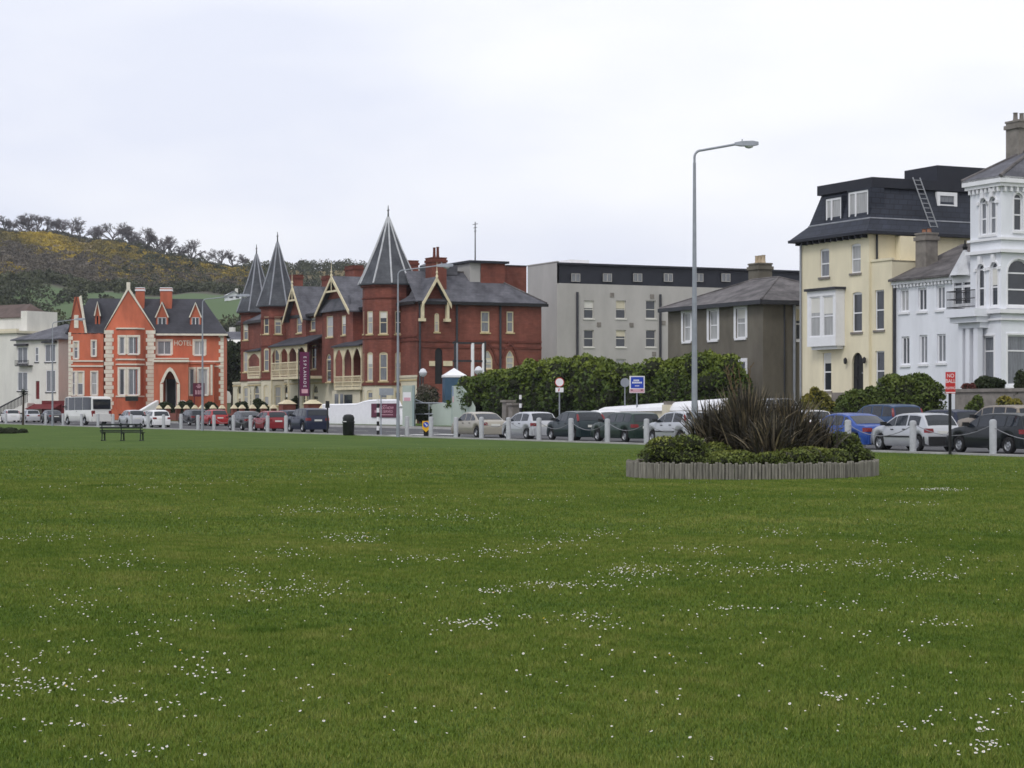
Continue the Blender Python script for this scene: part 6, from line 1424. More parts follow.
# park bench seen from the back
def bench(px, D, label, ang):
    t = thing('park_bench', label, 'bench', ((px - CX) / F * D, D, 0), ang); L = 2.2
    for i, z in enumerate((.5, .66, .82)): m = MB(); m.box(-L / 2, L / 2, -.03 - .04 * i, .01 - .04 * i, z - .038, z + .038); m.build('back_slat', M['bench'], t)
    for i in range(3): m = MB(); m.box(-L / 2, L / 2, .06 + i * .14, .17 + i * .14, .40, .435); m.build('seat_slat', M['bench'], t)
    for xx in (-L / 2 + .12, 0, L / 2 - .12):
        m = MB(); m.path([(xx, -.1, .9), (xx, -.02, .42), (xx, -.08, 0)], .03, 6); m.box(xx - .05, xx + .05, -.12, .5, 0, .04); m.box(xx - .04, xx + .04, -.03, .48, .35, .40); m.tube((xx, .42, .38), (xx, .46, 0), .045, n=6); m.build('leg', M['bench'], t)
    return t
bench(121.5, 103, 'dark slatted park bench on the lawn seen from behind', R(-4))
# ---------------------------------------------------------------- walls, hoardings, banner
x0, y0 = S(u_at(601, 14.6), 14.6); ua, ub = u_at(601, 14.6), u_at(722, 14.6)
t = thing('garden_wall', 'long white capped cream garden wall behind the green estate', 'garden wall', (x0, y0, 0), SA)
m = MB(); LW = ua - ub; m.prism([(0, 0, .2), (LW, 0, .2), (LW, 0, 1.75), (0, 0, 1.45), ], (0, .3, 0)); m.build('wall', M['cream'], t)
m = MB(); m.hexa([(-.15, -.12, 1.42), (LW, -.16, 1.55), (LW, .42, 1.9), (-.15, .42, 1.45), (-.15, -.06, 1.58), (LW, -.06, 1.82), (LW, .36, 2.2), (-.15, .36, 1.72)]); m.build('coping', M['white_trim'], t)
q = u_at(601, 14.6) - u_at(669, 14.6); m = MB(); m.box(q - .3, q + .3, -.3, .3, .2, 1.85); pi = m.build('gate_pier', M['cream'], t); m = MB(); m.box(q - .2, q + .2, -.25, .25, 1.852, 2.05); m.build('pier_cap', M['stone'], pi)
# stone piers beside the hedge
x0, y0 = S(u_at(500, 14.5), 14.5)
t = thing('gate_piers', 'pair of grey stone gate piers below the left end of the hedge', 'gate piers', (x0, y0, .3), SA)
for px, h in ((508, 1.75), (514.5, 1.55)):
    a = u_at(500, 14.5) - u_at(px, 14.5); m = MB(); m.box(a - .32, a + .32, -.3, .3, 0, h); p = m.build('pier', M['stone'], t); m = MB(); m.box(a - .42, a + .42, -.4, .4, h + .002, h + .16); m.build('pier_cap', M['stone'], p)
m = MB(); m.box(1.8, 14, .0, .25, 0, .75); m.build('low_wall', M['stone'], t)
# dark railing and grey garden wall on the right
x0, y0 = S(u_at(800, 13.6), 13.6); LW = u_at(800, 13.6) - u_at(955, 13.6)
t = thing('garden_railing', 'low dark railing with a hedge behind the far row of cars', 'railing', (x0, y0, .3), SA)
m = MB()
for i in range(int(LW / .14)): m.tube((i * .14, 0, 0), (i * .14, 0, 1.15), .016, n=4)
m.tube((0, 0, 1.1), (LW, 0, 1.1), .03, n=5); m.tube((0, 0, .15), (LW, 0, .15), .03, n=5); m.build('bars', M['iron'], t)
m = MB(); m.box(0, LW, -.1, .1, 0, .12); m.build('plinth', M['stone'], t)
x0, y0 = S(u_at(955, 16.6), 16.6); LW = u_at(955, 16.6) - u_at(1060, 16.6)
t = thing('garden_wall', 'grey stone garden wall in front of the white bay house', 'garden wall', (x0, y0, .3), SA); zt = zw(392, S(u_at(985, 16.6), 16.6)[1]) - .3
m = MB(); m.box(0, LW, 0, .3, 0, zt); m.build('wall', M['stone'], t); m = MB(); m.box(-.05, LW, -.08, .38, zt + .002, zt + .16); m.build('coping', M['stone'], t)
m = MB(); m.box(3.2, 4.6, -.06, -.004, .5, zt - .4); m.build('painted_panel', M['white'], t)
# white hotel boundary wall with a swept top, and its sign
vW = 16.0; x0, y0 = S(u_at(320, vW), vW)
t = thing('boundary_wall', 'white swept boundary wall carrying a burgundy sign before the brick hotel', 'wall', (x0, y0, .3), SA); fr = Frame(x0, y0, SA); wp_ = Pl(fr, (0, 0), (1, 0))
prof = [(322, 406), (340, 406), (356, 405.5), (362, 403.5), (368, 402), (378, 401.5), (396, 401.5), (399, 408), (401.5, 420), (402, 430)]
m = MB(); pts = [(wp_.a(px), wp_.z(py, wp_.a(px)) - .3) for px, py in prof]
m.prism([(pts[0][0], 0, 0)] + [(a, 0, max(.02, z)) for a, z in pts] + [(pts[-1][0], 0, 0)], (0, .3, 0)); m.build('wall', M['white_trim'], t)
m = MB(); m.path([(a, .15, z + .02) for a, z in pts[:8]], .17, 6); m.build('coping', M['white_trim'], t)
q = wp_.rect(372, 397.5, 403.5, 417.5); m = MB(); wp_.box(m, q[0], q[1], .02, .07, q[2] - .3, q[3] - .3); bd = m.build('panel', M['burgundy'], t)
H_ = q[3] - q[2]; am = (q[0] + q[1]) / 2; wq = (q[1] - q[0])
lettering('FOOD NOW', H_ * .27, M['signpink'], bd, wp_.P(am + wq * .08, .075, q[2] - .3 + H_ * .68), 0, wq * .55 / (H_ * .27 * 5.2), .004)
lettering('BEING SERVED', H_ * .25, M['signpink'], bd, wp_.P(am, .075, q[2] - .3 + H_ * .42), 0, wq * .86 / (H_ * .25 * 7.8), .004)
m = MB()
for i in range(9): a = q[0] + wq * (.42 + .05 * i); wp_.box(m, a, a + wq * .035, .071, .078, q[2] - .3 + H_ * .17, q[2] - .3 + H_ * .23)
for i in range(4): a = q[0] + wq * (.47 + .04 * i); wp_.box(m, a, a + wq * .03, .071, .078, q[2] - .3 + H_ * .84, q[2] - .3 + H_ * .88)
m.build('small_print', M['signpink'], bd)
# long brick wall with white capped pillars
x0, y0 = S(u_at(322, vW), vW)
t = thing('pillared_wall', 'low red brick wall with a row of white capped pillars before both hotels', 'wall', (x0, y0, .3), SA); fr = Frame(x0, y0, SA); wp_ = Pl(fr, (0, 0), (1, 0))
m = MB(); m.box(wp_.a(150), 0, .05, .35, 0, .85); m.build('wall', M['brick'], t)
for px, big in ((321, 0), (310.5, 2), (285, 2), (271.5, 1), (261.5, 1), (250.5, 1), (240, 1), (232, 1), (220, 1), (211, 1), (200, 1), (193, 1), (184.5, 1), (176, 1), (166, 1), (157, 1)):
    a = wp_.a(px); w = .22 if big < 2 else .6; h = 1.35 if big < 2 else 1.75; m = MB(); m.box(a - w, a + w, .2 - w, .2 + w, 0, h); p = m.build('pillar', M['brick'], t)
    m = MB(); e = w + .09; k = w * .35; m.hexa([(a - e, .2 - e, h + .002), (a + e, .2 - e, h + .002), (a + e, .2 + e, h + .002), (a - e, .2 + e, h + .002), (a - k, .2 - k, h + .36), (a + k, .2 - k, h + .36), (a + k, .2 + k, h + .36), (a - k, .2 + k, h + .36)]); m.build('pillar_cap', M['cream_trim'], p)
m = MB(); a0, a1 = wp_.a(319.5), wp_.a(340); 
# burgundy banner
vB = 17.2; x, y = S(u_at(304.5, vB), vB); t = thing('banner', 'tall purple banner reading ESPLANADE on a pole before the brick hotel', 'banner', (x, y, .3))
w = 4.8 / F * y; z0, z1 = zw(396, y) - .3, zw(352, y) - .3
m = MB(); m.box(-w, w, -.03, .03, z0, z1); bd = m.build('cloth', M['purple'], t)
m = MB(); m.tube((-w - .08, 0, 0), (-w - .08, 0, z1 + .3), .06, n=6); m.tube((w + .05, 0, 0), (w + .05, 0, z1 + .1), .05, n=6); m.build('pole', M['iron'], t)
tx = 'ESPLANADE'; st = (z1 - z0) * .74 / 9
for i, c in enumerate(tx):
    l = lettering(c, st * 1.12, M['signwhite'], bd, (.03, -.036, z1 - (z1 - z0) * .08 - st * (i + .5)), 0, 1, .003); l.rotation_euler = (R(90), R(90), 0)
m = MB(); m.box(-w * .6, w * .7, -.036, -.031, z0 + .25, z0 + .62); m.build('lower_mark', M['signpink'], bd)
# pale green hoardings and site gate
vH = 13.4; x0, y0 = S(u_at(402, vH), vH)
t = thing('site_hoarding', 'pale green plywood hoarding panels with a metal gate between', 'hoarding', (x0, y0, .2))
def X(px, D): return (px - CX) / F * D - x0
D0 = y0; zt = zw(385.5, D0) - .2
m = MB(); m.box(X(402.5, D0), X(412.3, D0), -.06, .06, 0, zt); a = m.build('panel', M['hoarding'], t); m = MB(); m.box(X(412.4, D0), X(414, D0), -.1, 1.8, 0, zt + .02); m.build('edge_post', M['hoarding_edge'], a)
m = MB(); m.box(X(403, D0), X(411, D0), -.068, -.062, zt - 1.15, zt - .5); m.build('notice', M['signwhite'], a); m = MB(); m.box(X(404, D0), X(410.5, D0), -.073, -.069, zt - 1.15, zt - .9); m.build('red_mark', M['signpink'], a)
cur = [(429.6, 404.5, D0 + 1.5), (443, 403, D0 + .2), (452, 386, D0 - .5), (462, 386, D0 - 1.5), (468, 393, D0 - 2.5), (475.5, 407, D0 - 3.5)]
m = MB()
zz = lambda py, D: zw(py, D) - .2
pr = [(X(px, D), D - y0, zz(py, D)) for px, py, D in cur]
for i in range(len(pr) - 1):
    a, b = pr[i], pr[i + 1]; za = a[2] if i != 1 else a[2]; zb_ = b[2] if i != 1 else a[2]
    m.hexa([(a[0], a[1], 0), (b[0], b[1], 0), (b[0], b[1] + .08, 0), (a[0], a[1] + .08, 0), (a[0], a[1], za), (b[0], b[1], zb_), (b[0], b[1] + .08, zb_), (a[0], a[1] + .08, za)])
hp = m.build('curved_panel', M['hoarding'], t)
m = MB(); 
for i in (1, 2, 3): a, b = pr[i], pr[i + 1]; m.box(b[0] - .02, b[0] + .02, b[1] - .02, b[1] - .003, .02, b[2] - .05)
m.build('panel_joint', M['hoarding_edge'], hp)
m = MB(); a = pr[2]; m.box(a[0] + .05, a[0] + .5, a[1] - .12, a[1] - .09, a[2] - .75, a[2] - .05); m.build('notice', M['signblue'], hp); m = MB(); m.box(a[0] + .05, a[0] + .8, a[1] - .16, a[1] - .13, a[2] - 1.2, a[2] - .77); m.build('red_notice', M['signpink'], hp)
m = MB()
for py in (403, 414, 427): z = zz(py, D0 + 1.2); m.tube((X(414, D0 + 1.2), 1.2, z), (X(444, D0 + 1.2), 1.2, z), .05, n=5)
m.tube((X(414, D0 + 1.2), 1.2, zz(399, D0)), (X(424, D0 + 1.2), 1.2, zz(403, D0)), .05, n=5)
for px in (415, 429): m.tube((X(px, D0 + 1.2), 1.2, 0), (X(px, D0 + 1.2), 1.2, zz(402, D0)), .05, n=5)
m.build('gate', M['steel'], t)
t2 = street_bush('bare_shrub', 'tangled bare shrub behind the site gate', 'shrub', 413, 440, 380, 17.5, M['scrub_leaf'], 1500, .16, 1.0)
street_bush('shrub', 'dark shrub filling the gateway behind the site gate', 'shrub', 411, 434, 404, 15.5, M['dark_leaf'], 2000, .2, .8)
# smoking shelter and tent by the side door
x0, y0 = S(u_at(466, 22.5), 22.5); t = thing('steel_pergola', 'dark steel pergola on white posts beside the hotel side door', 'pergola', (x0, y0, .3), R(25.5)); D = y0
def px_(px): return (px - 466) / F * D / math.cos(R(25.5))
for px in (457, 472.5, 483):
    m = MB(); m.tube((px_(px), 0, 0), (px_(px), 0, zw(343, D) - .3), .1 if px != 472.5 else .14, n=8); m.build('post', M['white_trim'] if px > 460 else M['steel'], t)
m = MB()
for py in (343, 361): z = zw(py, D) - .3; m.box(px_(453), px_(486), -.06, .06, z - .08, z + .08)
for px in (455, 485): m.box(px_(px) - .06, px_(px) + .06, -.05, .05, 0, zw(341, D) - .3)
m.build('frame', M['iron'], t)
x0, y0 = S(u_at(454, 19.6), 19.6); t = thing('canopy_tent', 'small white topped tent with blue sides by the side door', 'tent', (x0, y0, .3), R(10)); D = y0; w = 11 / F * D; zt = zw(375.5, D) - .3; zp = zw(368, D) - .3
m = MB(); m.add([(-w, -w, zt), (w, -w, zt), (w, w, zt), (-w, w, zt), (0, 0, zp), (-w, -w, zt - .15), (w, -w, zt - .15), (w, w, zt - .15), (-w, w, zt - .15)], [(0, 1, 4), (1, 2, 4), (2, 3, 4), (3, 0, 4), (5, 6, 1, 0), (6, 7, 2, 1), (7, 8, 3, 2), (8, 5, 0, 3)]); m.build('canopy', M['white_trim'], t)
m = MB(); m.box(-w + .05, w - .05, -w + .05, w - .05, 0, zt - .16); m.build('side_cloth', M['tent_blue'], t)
def globe(label, px, v, py):
    x, y = S(u_at(px, v), v); t = thing('globe_lamp', label, 'lamp', (x, y, .3), 0, 'white globe lamps'); z = zw(py, y) - .3
    m = MB(); m.path([(0, 0, 0), (0, 0, z - .2)], .06, 6); m.build('pole', M['iron'], t)
    m = MB(); m.lathe((0, 0, z - .3), [(.1, 0), (.27, .15), (.32, .35), (.2, .58), (.04, .66)], 12); m.build('globe', M['lamp'], t, smooth=True)
globe('white globe lamp above the bare shrub by the gate', 423, 18, 373); globe('white globe lamp beside the pergola', 478.5, 19.5, 371)
# dark planting behind the brick pillars
for i, (a, b, yt, w) in enumerate(((158, 176, 401, 'left of the arched porch steps'), (177, 196, 400, 'before the arched porch steps'), (202, 222, 403, 'under the burgundy board'), (233, 250, 400, 'below the far slate spire'), (252, 270, 399, 'between the far pillars and the first balcony'), (289, 300, 396, 'at the foot of the purple banner'))):
    street_bush('shrub', 'dark garden shrub behind the brick pillars, ' + w, 'shrub', a, b, yt, 17.6, M['dark_leaf'], 1400, .24, 1.0, 5, 'dark shrubs behind the brick pillars')
# palm-like cordyline by the cream house
x = (23 - CX) / F * 205; t = thing('cordyline', 'spiky dark cordyline by the stair of the cream house', 'plant', (x, 205, 0)); zt = zw(393, 205)
m = MB(); m.path([(0, 0, 0), (.05, 0, zt)], [.14, .1], 6); m.build('trunk', M['bark'], t)
P = []; T = []
for i in range(170):
    d = unit(1)[0]; d[2] = abs(d[2]) * .9 - .25; sd = np.cross(d, [0, 0, 1]); sd /= np.linalg.norm(sd) + 1e-6; c = np.array([.05, 0, zt]); L = ug(.8, 1.25)
    P += [c - sd * .04, c + sd * .04, c + d * L + np.array([0, 0, -.15])]; T.append(rnd.random())
npmesh('crown', np.array(P), 3, T, M['dark_leaf'], t)
# ================================================================ FLOWER BED
BC = (5.80, 49.2); BA, BB, BT = 3.35, 2.6, R(40)
def bed(t, f=1.0): x, y = BA * f * math.cos(t), BB * f * math.sin(t); return x * math.cos(BT) - y * math.sin(BT), x * math.sin(BT) + y * math.cos(BT)
t = thing('log_edging', 'grey weathered log roll edging round the raised flower bed', 'bed edging', (BC[0], BC[1], 0))
m = MB(); n = 250
for i in range(n):
    x, y = bed(2 * math.pi * i / n); h = .37 + rnd.uniform(-.028, .028); r = .036
    m.lathe((x + rnd.uniform(-.01, .01), y, -.05), [(r, 0), (r, h + .03), (r * .75, h + .05)], 7)
m.build('logs', M['timber'], t)
m = MB(); m.poly([(*bed(2 * math.pi * i / 48, .985), .27) for i in range(48)]); so = m.build('bed_soil', M['soil']); so.location = (BC[0], BC[1], 0); so['kind'] = 'structure'

def flax(label, x, y, n, Lm, spread):
    x -= .15; y -= 1.4
    t = thing('flax_plant', label, 'flax', (x, y, .25), 0, 'bronze flax clumps in the flower bed')
    Vv = []; T = []
    for i in range(int(n * 1.5)):
        a = rnd.uniform(0, 2 * math.pi); lean = abs(rnd.gauss(0, spread)); L = Lm * rnd.uniform(.5, 1.0); w = rnd.uniform(.024, .046)
        dx, dy = math.cos(a), math.sin(a); bx, by = rnd.gauss(0, .16), rnd.gauss(0, .16)
        tw = rnd.uniform(0, math.pi); k = 5; prev = None; ca = rnd.uniform(0, 2 * math.pi); sx, sy = math.cos(ca), math.sin(ca)
        p = np.array([bx, by, 0.]); ang = lean * .5; droop = lean * rnd.uniform(.5, 1.5); tn = min(1, max(0, rnd.gauss(.40, .30)))
        for j in range(k + 1):
            f = j / k; ww = w * (1 - f) ** .6 if f < 1 else .001
            if f < .3: ww = w * (.75 + f)
            q = (p - np.array([sx, sy, 0]) * ww, p + np.array([sx, sy, 0]) * ww)
            if prev is not None: Vv += [prev[0], prev[1], q[1], q[0]]; T.append(tn * (.8 + .2 * f))
            prev = q; th = ang + droop * f * f; p = p + np.array([dx * math.sin(th), dy * math.sin(th), math.cos(th)]) * L / k
    npmesh('blades', np.array(Vv), 4, T, M['flax_leaf'], t); return t
flax('tallest bronze flax clump in the middle of the bed', 5.75, 50.3, 620, 2.05, .62)
flax('broad bronze flax clump right of the tallest one', 6.85, 50.9, 520, 1.85, .72)
flax('low splayed bronze flax clump at the front of the bed', 6.2, 49.4, 300, 1.4, .85)
flax('small bronze flax clump at the left of the tallest one', 5.0, 50.8, 300, 1.75, .75)
flax('small bronze flax clump at the right end of the bed', 7.55, 51.2, 260, 1.4, .8)
flax('short bronze flax clump at the back of the bed', 6.4, 51.8, 240, 1.75, .6)
m = MB()
tf = bpy.data.objects['flax_plant']
for i in range(5):
    a = rnd.uniform(0, 6.28); L = rnd.uniform(2.1, 2.6); dx = rnd.uniform(-.35, .15); m.path([(rnd.uniform(-.3, .3), rnd.uniform(-.2, .2), .1), (dx * .5, 0, L * .5), (dx * 1.4, .1, L)], [.014, .012, .008], 4)
    for j in range(5): z = L * (.78 + .05 * j); m.tube((dx * 1.4 * z / L, .05, z), (dx * 1.4 * z / L + rnd.uniform(-.1, .1), .05, z + .12), .014, n=4)
m.build('flower_stalk', mat('dead flower stalk', (.11, .075, .04), .9, .2, 4), tf)
def low(label, x, y, rx, ry, h, n):
    x -= .15; y -= 1.4
    t = thing('low_shrub', label, 'shrub', (x, y, .2), 0, 'low green shrubs edging the flower bed')
    bush(t, lumpy(0, 0, h * .35, rx, ry, h * .62, 8, .5), n, .075, M['hebe_leaf'], zmin=.0, core=.8, ltop=.35, aspect=.55); return t
low('low spreading green shrub at the left front corner of the bed', 4.1, 49.0, .85, .8, .80, 5000)
low('darker low shrub at the left back of the bed', 3.95, 50.0, .7, .8, .72, 3500)
low('low shrub at the front of the bed, left of its middle', 5.15, 48.8, .75, .5, .42, 3800)
low('low shrub at the front of the bed, right of its middle', 6.4, 48.95, .9, .5, .48, 4200)
low('rounded yellow green shrub at the right end of the bed', 8.1, 51.7, .95, .75, .8, 5500)
low('small shrub between the front shrubs and the right end', 7.45, 50.2, .7, .5, .5, 3000)
low('low shrub tucked behind the left front corner', 4.75, 49.6, .7, .6, .62, 3000)

# far left low bed on the lawn
t = thing('heather_bed', 'dark low planting at the left edge of the lawn', 'planting', ((4 - CX) / F * 133, 133, 0))
bush(t, [(-.6, 0, .1, .9, .7, .35), (.4, .1, .1, .6, .5, .3), (-1.6, .1, .1, .9, .7, .4)], 2500, .09, M['dark_leaf'], core=.8)
t = thing('heather_bed', 'small separate dark tuft right of the low planting at the left edge', 'planting', ((23 - CX) / F * 136, 136, 0)); bush(t, [(0, 0, .08, .35, .3, .22)], 500, .08, M['dark_leaf'], core=.8)

# ================================================================ GRASS AND DAISIES
def fnoise(x, y, wl, seed):
    """irregular smooth patches, 0 to 1, about wl metres across"""
    r = np.random.RandomState(seed); s = np.zeros(len(x))
    for _ in range(9):
        a = r.rand() * 6.283; f = 6.283 / (wl * (.6 + 1.3 * r.rand())); s += np.sin((x * np.cos(a) + y * np.sin(a)) * f + r.rand() * 6.283)
    return np.clip(.5 + s / 8.5, 0, 1)
def grass_zone(D0, D1, dens, w, h, margin, fade=False):
    n = int((D1 - D0) * (.25 * (D0 + D1) * 1.02 + 2 * margin) * dens * 1.0)
    y = D0 + (D1 - D0) * nrs.rand(n); half = y * .255 + margin
    x = (nrs.rand(n) * 2 - 1) * half
    keep = (nrs.rand(n) < half / half.max())
    x, y = x[keep], y[keep]
    bx, by = x - BC[0], y - BC[1]; c, s = math.cos(-BT), math.sin(-BT); ex, ey = bx * c - by * s, bx * s + by * c
    k = (ex / BA) ** 2 + (ey / BB) ** 2 > 1.0
    if fade: k &= nrs.rand(len(y)) < ((D1 - y) / (D1 - D0)) ** .8
    vl = (x - P0[0]) * V[0] + (y - P0[1]) * V[1]
    k &= vl < -.2
    x, y = x[k], y[k]; n = len(x)
    a = nrs.rand(n) * 2 * np.pi; ln = nrs.rand(n) * .9; hh = h * (.55 + .75 * nrs.rand(n)); ww = w * (.6 + .7 * nrs.rand(n))
    # ranker and paler patches
    p1, p2, p3, p4 = fnoise(x, y, 5.5, 1), fnoise(x, y, 1.6, 2), fnoise(x, y, .55, 3), fnoise(x, y, .16, 4)
    hh *= .8 + .5 * p2
    hol = np.zeros(n, bool)
    for hx, hy, ra in ((-1.78, 14.7, .17), (-1.46, 14.95, .15), (-8.4, 42.5, .5)): hol |= ((x - hx) ** 2 + (y - hy) ** 2 < ra * ra * (.4 + nrs.rand(n)))
    hh[hol] *= 1.5
    b = a + np.pi / 2 + nrs.normal(0, .3, n)
    tip = np.stack([x + np.cos(a) * ln * hh, y + np.sin(a) * ln * hh, hh * np.sqrt(np.maximum(.1, 1 - (ln * .75) ** 2))], 1)
    l = np.stack([x - np.cos(b) * ww, y - np.sin(b) * ww, np.zeros(n)], 1); r = np.stack([x + np.cos(b) * ww, y + np.sin(b) * ww, np.zeros(n)], 1)
    t = np.clip(.42 + .30 * (nrs.rand(n) - .5) + .26 * (p1 - .5) + .24 * (p2 - .5) + .24 * (p3 - .5) + .18 * (p4 - .5) + .3 * (nrs.rand(n) < .05), 0, 1)
    t[hol] *= .25
    return np.stack([l, r, tip], 1).reshape(-1, 3), t
Z = [grass_zone(6.8, 15, 10500, .0024, .025, 4.6), grass_zone(15, 26, 5200, .0033, .026, 4.0), grass_zone(26, 46, 1500, .006, .028, 3), grass_zone(46, 85, 430, .010, .028, 3, True)]
M['grass_blade'] = leafmat('grass blades', (.054, .108, .010), (.27, .26, .075), mid=(.134, .184, .027), rough=.65, spec=.12)
go = npmesh('grass', np.concatenate([z[0] for z in Z]), 3, np.concatenate([z[1] for z in Z]), M['grass_blade']); tag(go, 'short mown green grass covering the wide lawn', 'grass', kind='stuff')
CL = [(25, 690, 40, 8, 34), (75, 690, 45, 12, 18), (65, 735, 70, 14, 12), (115, 707, 12, 5, 12), (170, 706, 40, 7, 9), (150, 760, 60, 8, 16), (20, 672, 40, 12, 14), (205, 676, 28, 5, 16), (215, 660, 40, 6, 6), (60, 655, 60, 8, 10), (140, 640, 40, 14, 16), (190, 625, 50, 12, 10), (75, 605, 45, 14, 24), (115, 565, 40, 6, 18), (60, 540, 70, 5, 26), (270, 595, 45, 10, 34), (320, 590, 35, 9, 22), (355, 540, 30, 5, 34), (290, 555, 30, 6, 16), (245, 575, 25, 5, 10), (345, 512, 60, 5, 40), (130, 488, 70, 3, 20), (205, 482, 60, 3, 14), (40, 470, 60, 3, 14), (330, 475, 60, 3, 10),
      (455, 627, 16, 4, 20), (487, 627, 14, 4, 22), (540, 622, 35, 4, 14), (592, 622, 24, 6, 20), (620, 630, 20, 3, 6), (490, 594, 14, 4, 16), (545, 588, 35, 4, 26), (600, 590, 40, 5, 14), (425, 562, 40, 4, 22), (500, 555, 40, 6, 26), (560, 545, 40, 6, 24), (625, 575, 28, 7, 46), (680, 572, 40, 6, 20), (590, 537, 35, 5, 18), (700, 552, 40, 6, 20), (745, 573, 35, 6, 22), (790, 570, 40, 6, 22), (860, 566, 40, 4, 26), (925, 579, 45, 5, 34), (960, 563, 30, 5, 8), (780, 535, 30, 4, 18), (880, 545, 40, 4, 14), (940, 491, 26, 1.4, 60), (910, 505, 20, 2, 10), (700, 500, 40, 4, 10), (460, 520, 60, 5, 28), (410, 500, 70, 4, 20), (530, 500, 60, 4, 14), (740, 612, 30, 4, 18), (840, 608, 40, 5, 14), (940, 627, 24, 5, 16), (885, 640, 30, 6, 8), (650, 660, 60, 5, 6), (800, 645, 60, 6, 5), (590, 650, 50, 4, 5), (830, 700, 14, 3, 6), (905, 736, 12, 5, 5), (945, 725, 40, 9, 8), (980, 735, 10, 7, 10), (990, 752, 14, 5, 12), (960, 755, 40, 8, 8), (1015, 703, 12, 5, 4), (860, 708, 30, 6, 4), (700, 765, 30, 5, 3), (600, 740, 80, 12, 3)]
P = []
for cx, cy, sx, sy, n in CL:
    for i in range(int(n * (1.5 if cy > 600 else 2.3))): P.append((cx + rnd.gauss(0, sx * .62), cy + rnd.gauss(0, sy * .62)))
for i in range(750): P.append((rnd.uniform(-60, 1090), 440 + 300 * rnd.random() ** 1.5))
DV = []; DT = []; DM = []
for px, py in P:
    if py < 436: continue
    D = EYE * F / (py - HY); x = (px - CX) / F * D; z = rnd.uniform(.028, .042)
    bx, by = x - BC[0], D - BC[1]; c, s = math.cos(-BT), math.sin(-BT)
    if ((bx * c - by * s) / BA) ** 2 + ((bx * s + by * c) / BB) ** 2 < 1.05: continue
    if (x - P0[0]) * V[0] + (D - P0[1]) * V[1] > -.5: continue
    r = rnd.uniform(.004, .0078) * (1.0 if D < 30 else 1.2); tx, ty = rnd.gauss(-.0, .3), rnd.gauss(-.35, .3); nn = Vector((tx, ty, 1)).normalized(); a = nn.orthogonal().normalized(); b = nn.cross(a); c = Vector((x, D, z))
    ye_ = rnd.random() < .012
    for i in range(8):
        q0, q1 = 2 * math.pi * i / 8, 2 * math.pi * (i + .86) / 8
        DV += [c, c + (a * math.cos(q0) + b * math.sin(q0)) * r, c + nn * r * .25 + (a * math.cos((q0 + q1) / 2) + b * math.sin((q0 + q1) / 2)) * r * 1.08, c + (a * math.cos(q1) + b * math.sin(q1)) * r]; DT.append(rnd.random()); DM.append(1 if ye_ else 0)
    for i in range(3):
        q0, q1 = 2 * math.pi * i / 3, 2 * math.pi * (i + 1) / 3; e = c + nn * .002
        DV += [e, e + (a * math.cos(q0) + b * math.sin(q0)) * r * .32, e + nn * .002 + (a * math.cos((q0 + q1) / 2) + b * math.sin((q0 + q1) / 2)) * r * .34, e + (a * math.cos(q1) + b * math.sin(q1)) * r * .32]; DT.append(.5); DM.append(1)
    st = Vector((.0012, 0, 0)); DV += [Vector((x, D, 0)) - st, Vector((x, D, 0)) + st, c + st, c - st]; DT.append(.4); DM.append(2)
M['petal'] = mat('daisy petals', (.80, .79, .80), .7, .05, 3)
M['yolk'] = mat('daisy centre', (.65, .42, .03), .7, .1, 3)
do = npmesh('daisies', np.array([tuple(v) for v in DV]), 4, DT, [M['petal'], M['yolk'], M['grass_blade']], None, DM); tag(do, 'small white daisies scattered in drifts over the lawn', 'daisies', kind='stuff')

# ================================================================ SKY, SUN, AIR
w = bpy.data.worlds.new('World'); scene.world = w; w.use_nodes = True; nt = w.node_tree; bg = nt.nodes['Background']
SE, SR = 48, -150
sky = nt.nodes.new('ShaderNodeTexSky'); sky.sky_type = 'NISHITA'; sky.sun_disc = False; sky.sun_elevation = R(SE); sky.sun_rotation = R(SR); sky.air_density = 1.0; sky.dust_density = 4.0; sky.ozone_density = 1.0
tc = nt.nodes.new('ShaderNodeTexCoord'); mp = nt.nodes.new('ShaderNodeMapping'); mp.inputs['Scale'].default_value = (2.6, 2.6, 8); nt.links.new(tc.outputs['Generated'], mp.inputs[0])
n1 = nt.nodes.new('ShaderNodeTexNoise'); n1.inputs['Scale'].default_value = 1.6; n1.inputs['Detail'].default_value = 4; n1.inputs['Roughness'].default_value = .45; nt.links.new(mp.outputs[0], n1.inputs['Vector'])
rp = nt.nodes.new('ShaderNodeValToRGB'); rp.color_ramp.elements[0].position = .36; rp.color_ramp.elements[1].position = .64
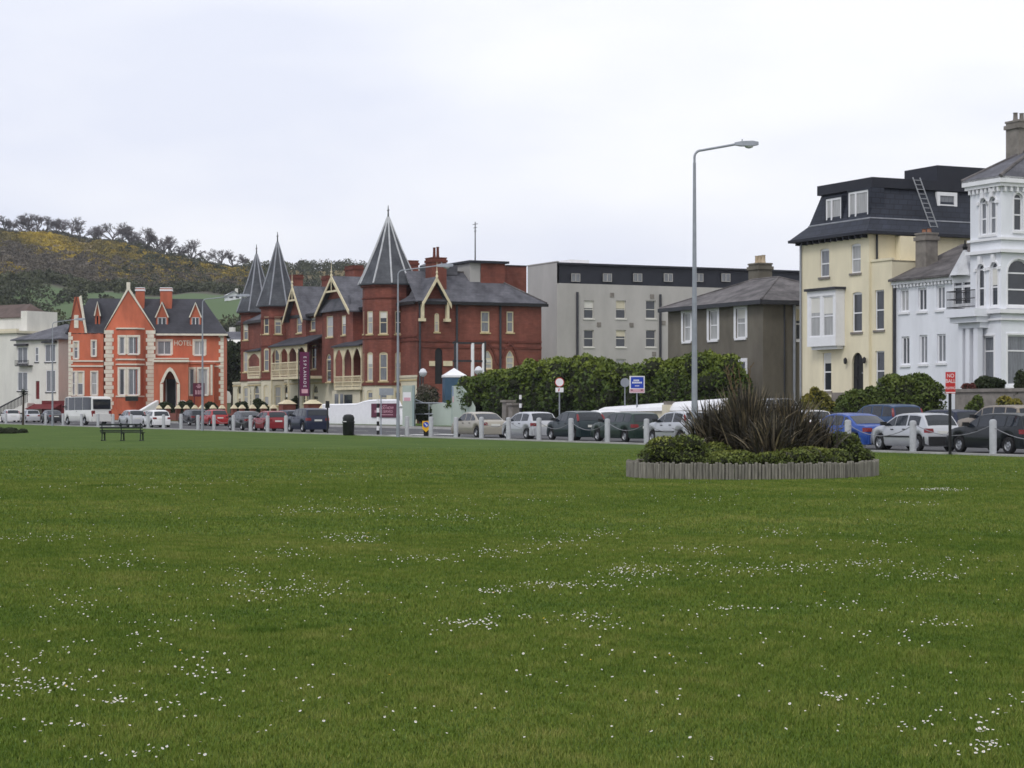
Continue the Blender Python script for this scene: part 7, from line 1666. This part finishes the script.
rp.color_ramp.elements[0].color = (8.5, 8.85, 10.1, 1); rp.color_ramp.elements[1].color = (10.4, 10.5, 10.9, 1); sx_ = nt.nodes.new('ShaderNodeSeparateXYZ'); nt.links.new(tc.outputs['Generated'], sx_.inputs[0]); ma = nt.nodes.new('ShaderNodeMath'); ma.operation = 'MULTIPLY_ADD'; ma.inputs[1].default_value = .42; nt.links.new(sx_.outputs['X'], ma.inputs[0]); nt.links.new(n1.outputs['Fac'], ma.inputs[2]); nt.links.new(ma.outputs[0], rp.inputs['Fac'])
mx = nt.nodes.new('ShaderNodeMix'); mx.data_type = 'RGBA'; mx.inputs['Factor'].default_value = .93; nt.links.new(sky.outputs['Color'], mx.inputs['A']); nt.links.new(rp.outputs['Color'], mx.inputs['B'])
nt.links.new(mx.outputs['Result'], bg.inputs['Color']); bg.inputs['Strength'].default_value = .1
sl = bpy.data.lights.new('sun', 'SUN'); so = bpy.data.objects.new('sun', sl); COL.objects.link(so); sl.energy = 1.1; sl.angle = R(18); sl.color = (1, .97, .92)
az = R(SR); d = Vector((math.sin(az) * math.cos(R(SE)), math.cos(az) * math.cos(R(SE)), math.sin(R(SE)))); so.rotation_euler = d.to_track_quat('Z', 'Y').to_euler(); so.location = d * 80
# damp sea air
HAZE = .0001
if HAZE:
    hz = MB(); hz.box(-1500, 1500, -700, 2300, -1.1, 160); ho_ = hz.build('haze', bpy.data.materials.new('haze')); ho_['kind'] = 'stuff'
    hmat = ho_.data.materials[0]; hmat.use_nodes = True; t_ = hmat.node_tree; t_.nodes.remove(t_.nodes['Principled BSDF'])
    pv = t_.nodes.new('ShaderNodeVolumePrincipled'); pv.inputs['Density'].default_value = HAZE; pv.inputs['Color'].default_value = (.82, .86, .95, 1); t_.links.new(pv.outputs[0], t_.nodes['Material Output'].inputs['Volume'])
vs = scene.view_settings; vs.view_transform = 'Standard'; vs.look = 'None'; vs.exposure = .08; vs.gamma = 1; vs.use_curve_mapping = False
scene.render.engine = 'CYCLES'; scene.cycles.max_bounces = 5; scene.cycles.diffuse_bounces = 3; scene.cycles.glossy_bounces = 3; scene.cycles.volume_bounces = 0; scene.cycles.use_denoising = True; scene.cycles.caustics_reflective = False; scene.cycles.caustics_refractive = False
scene.cycles.filter_width = 1.6
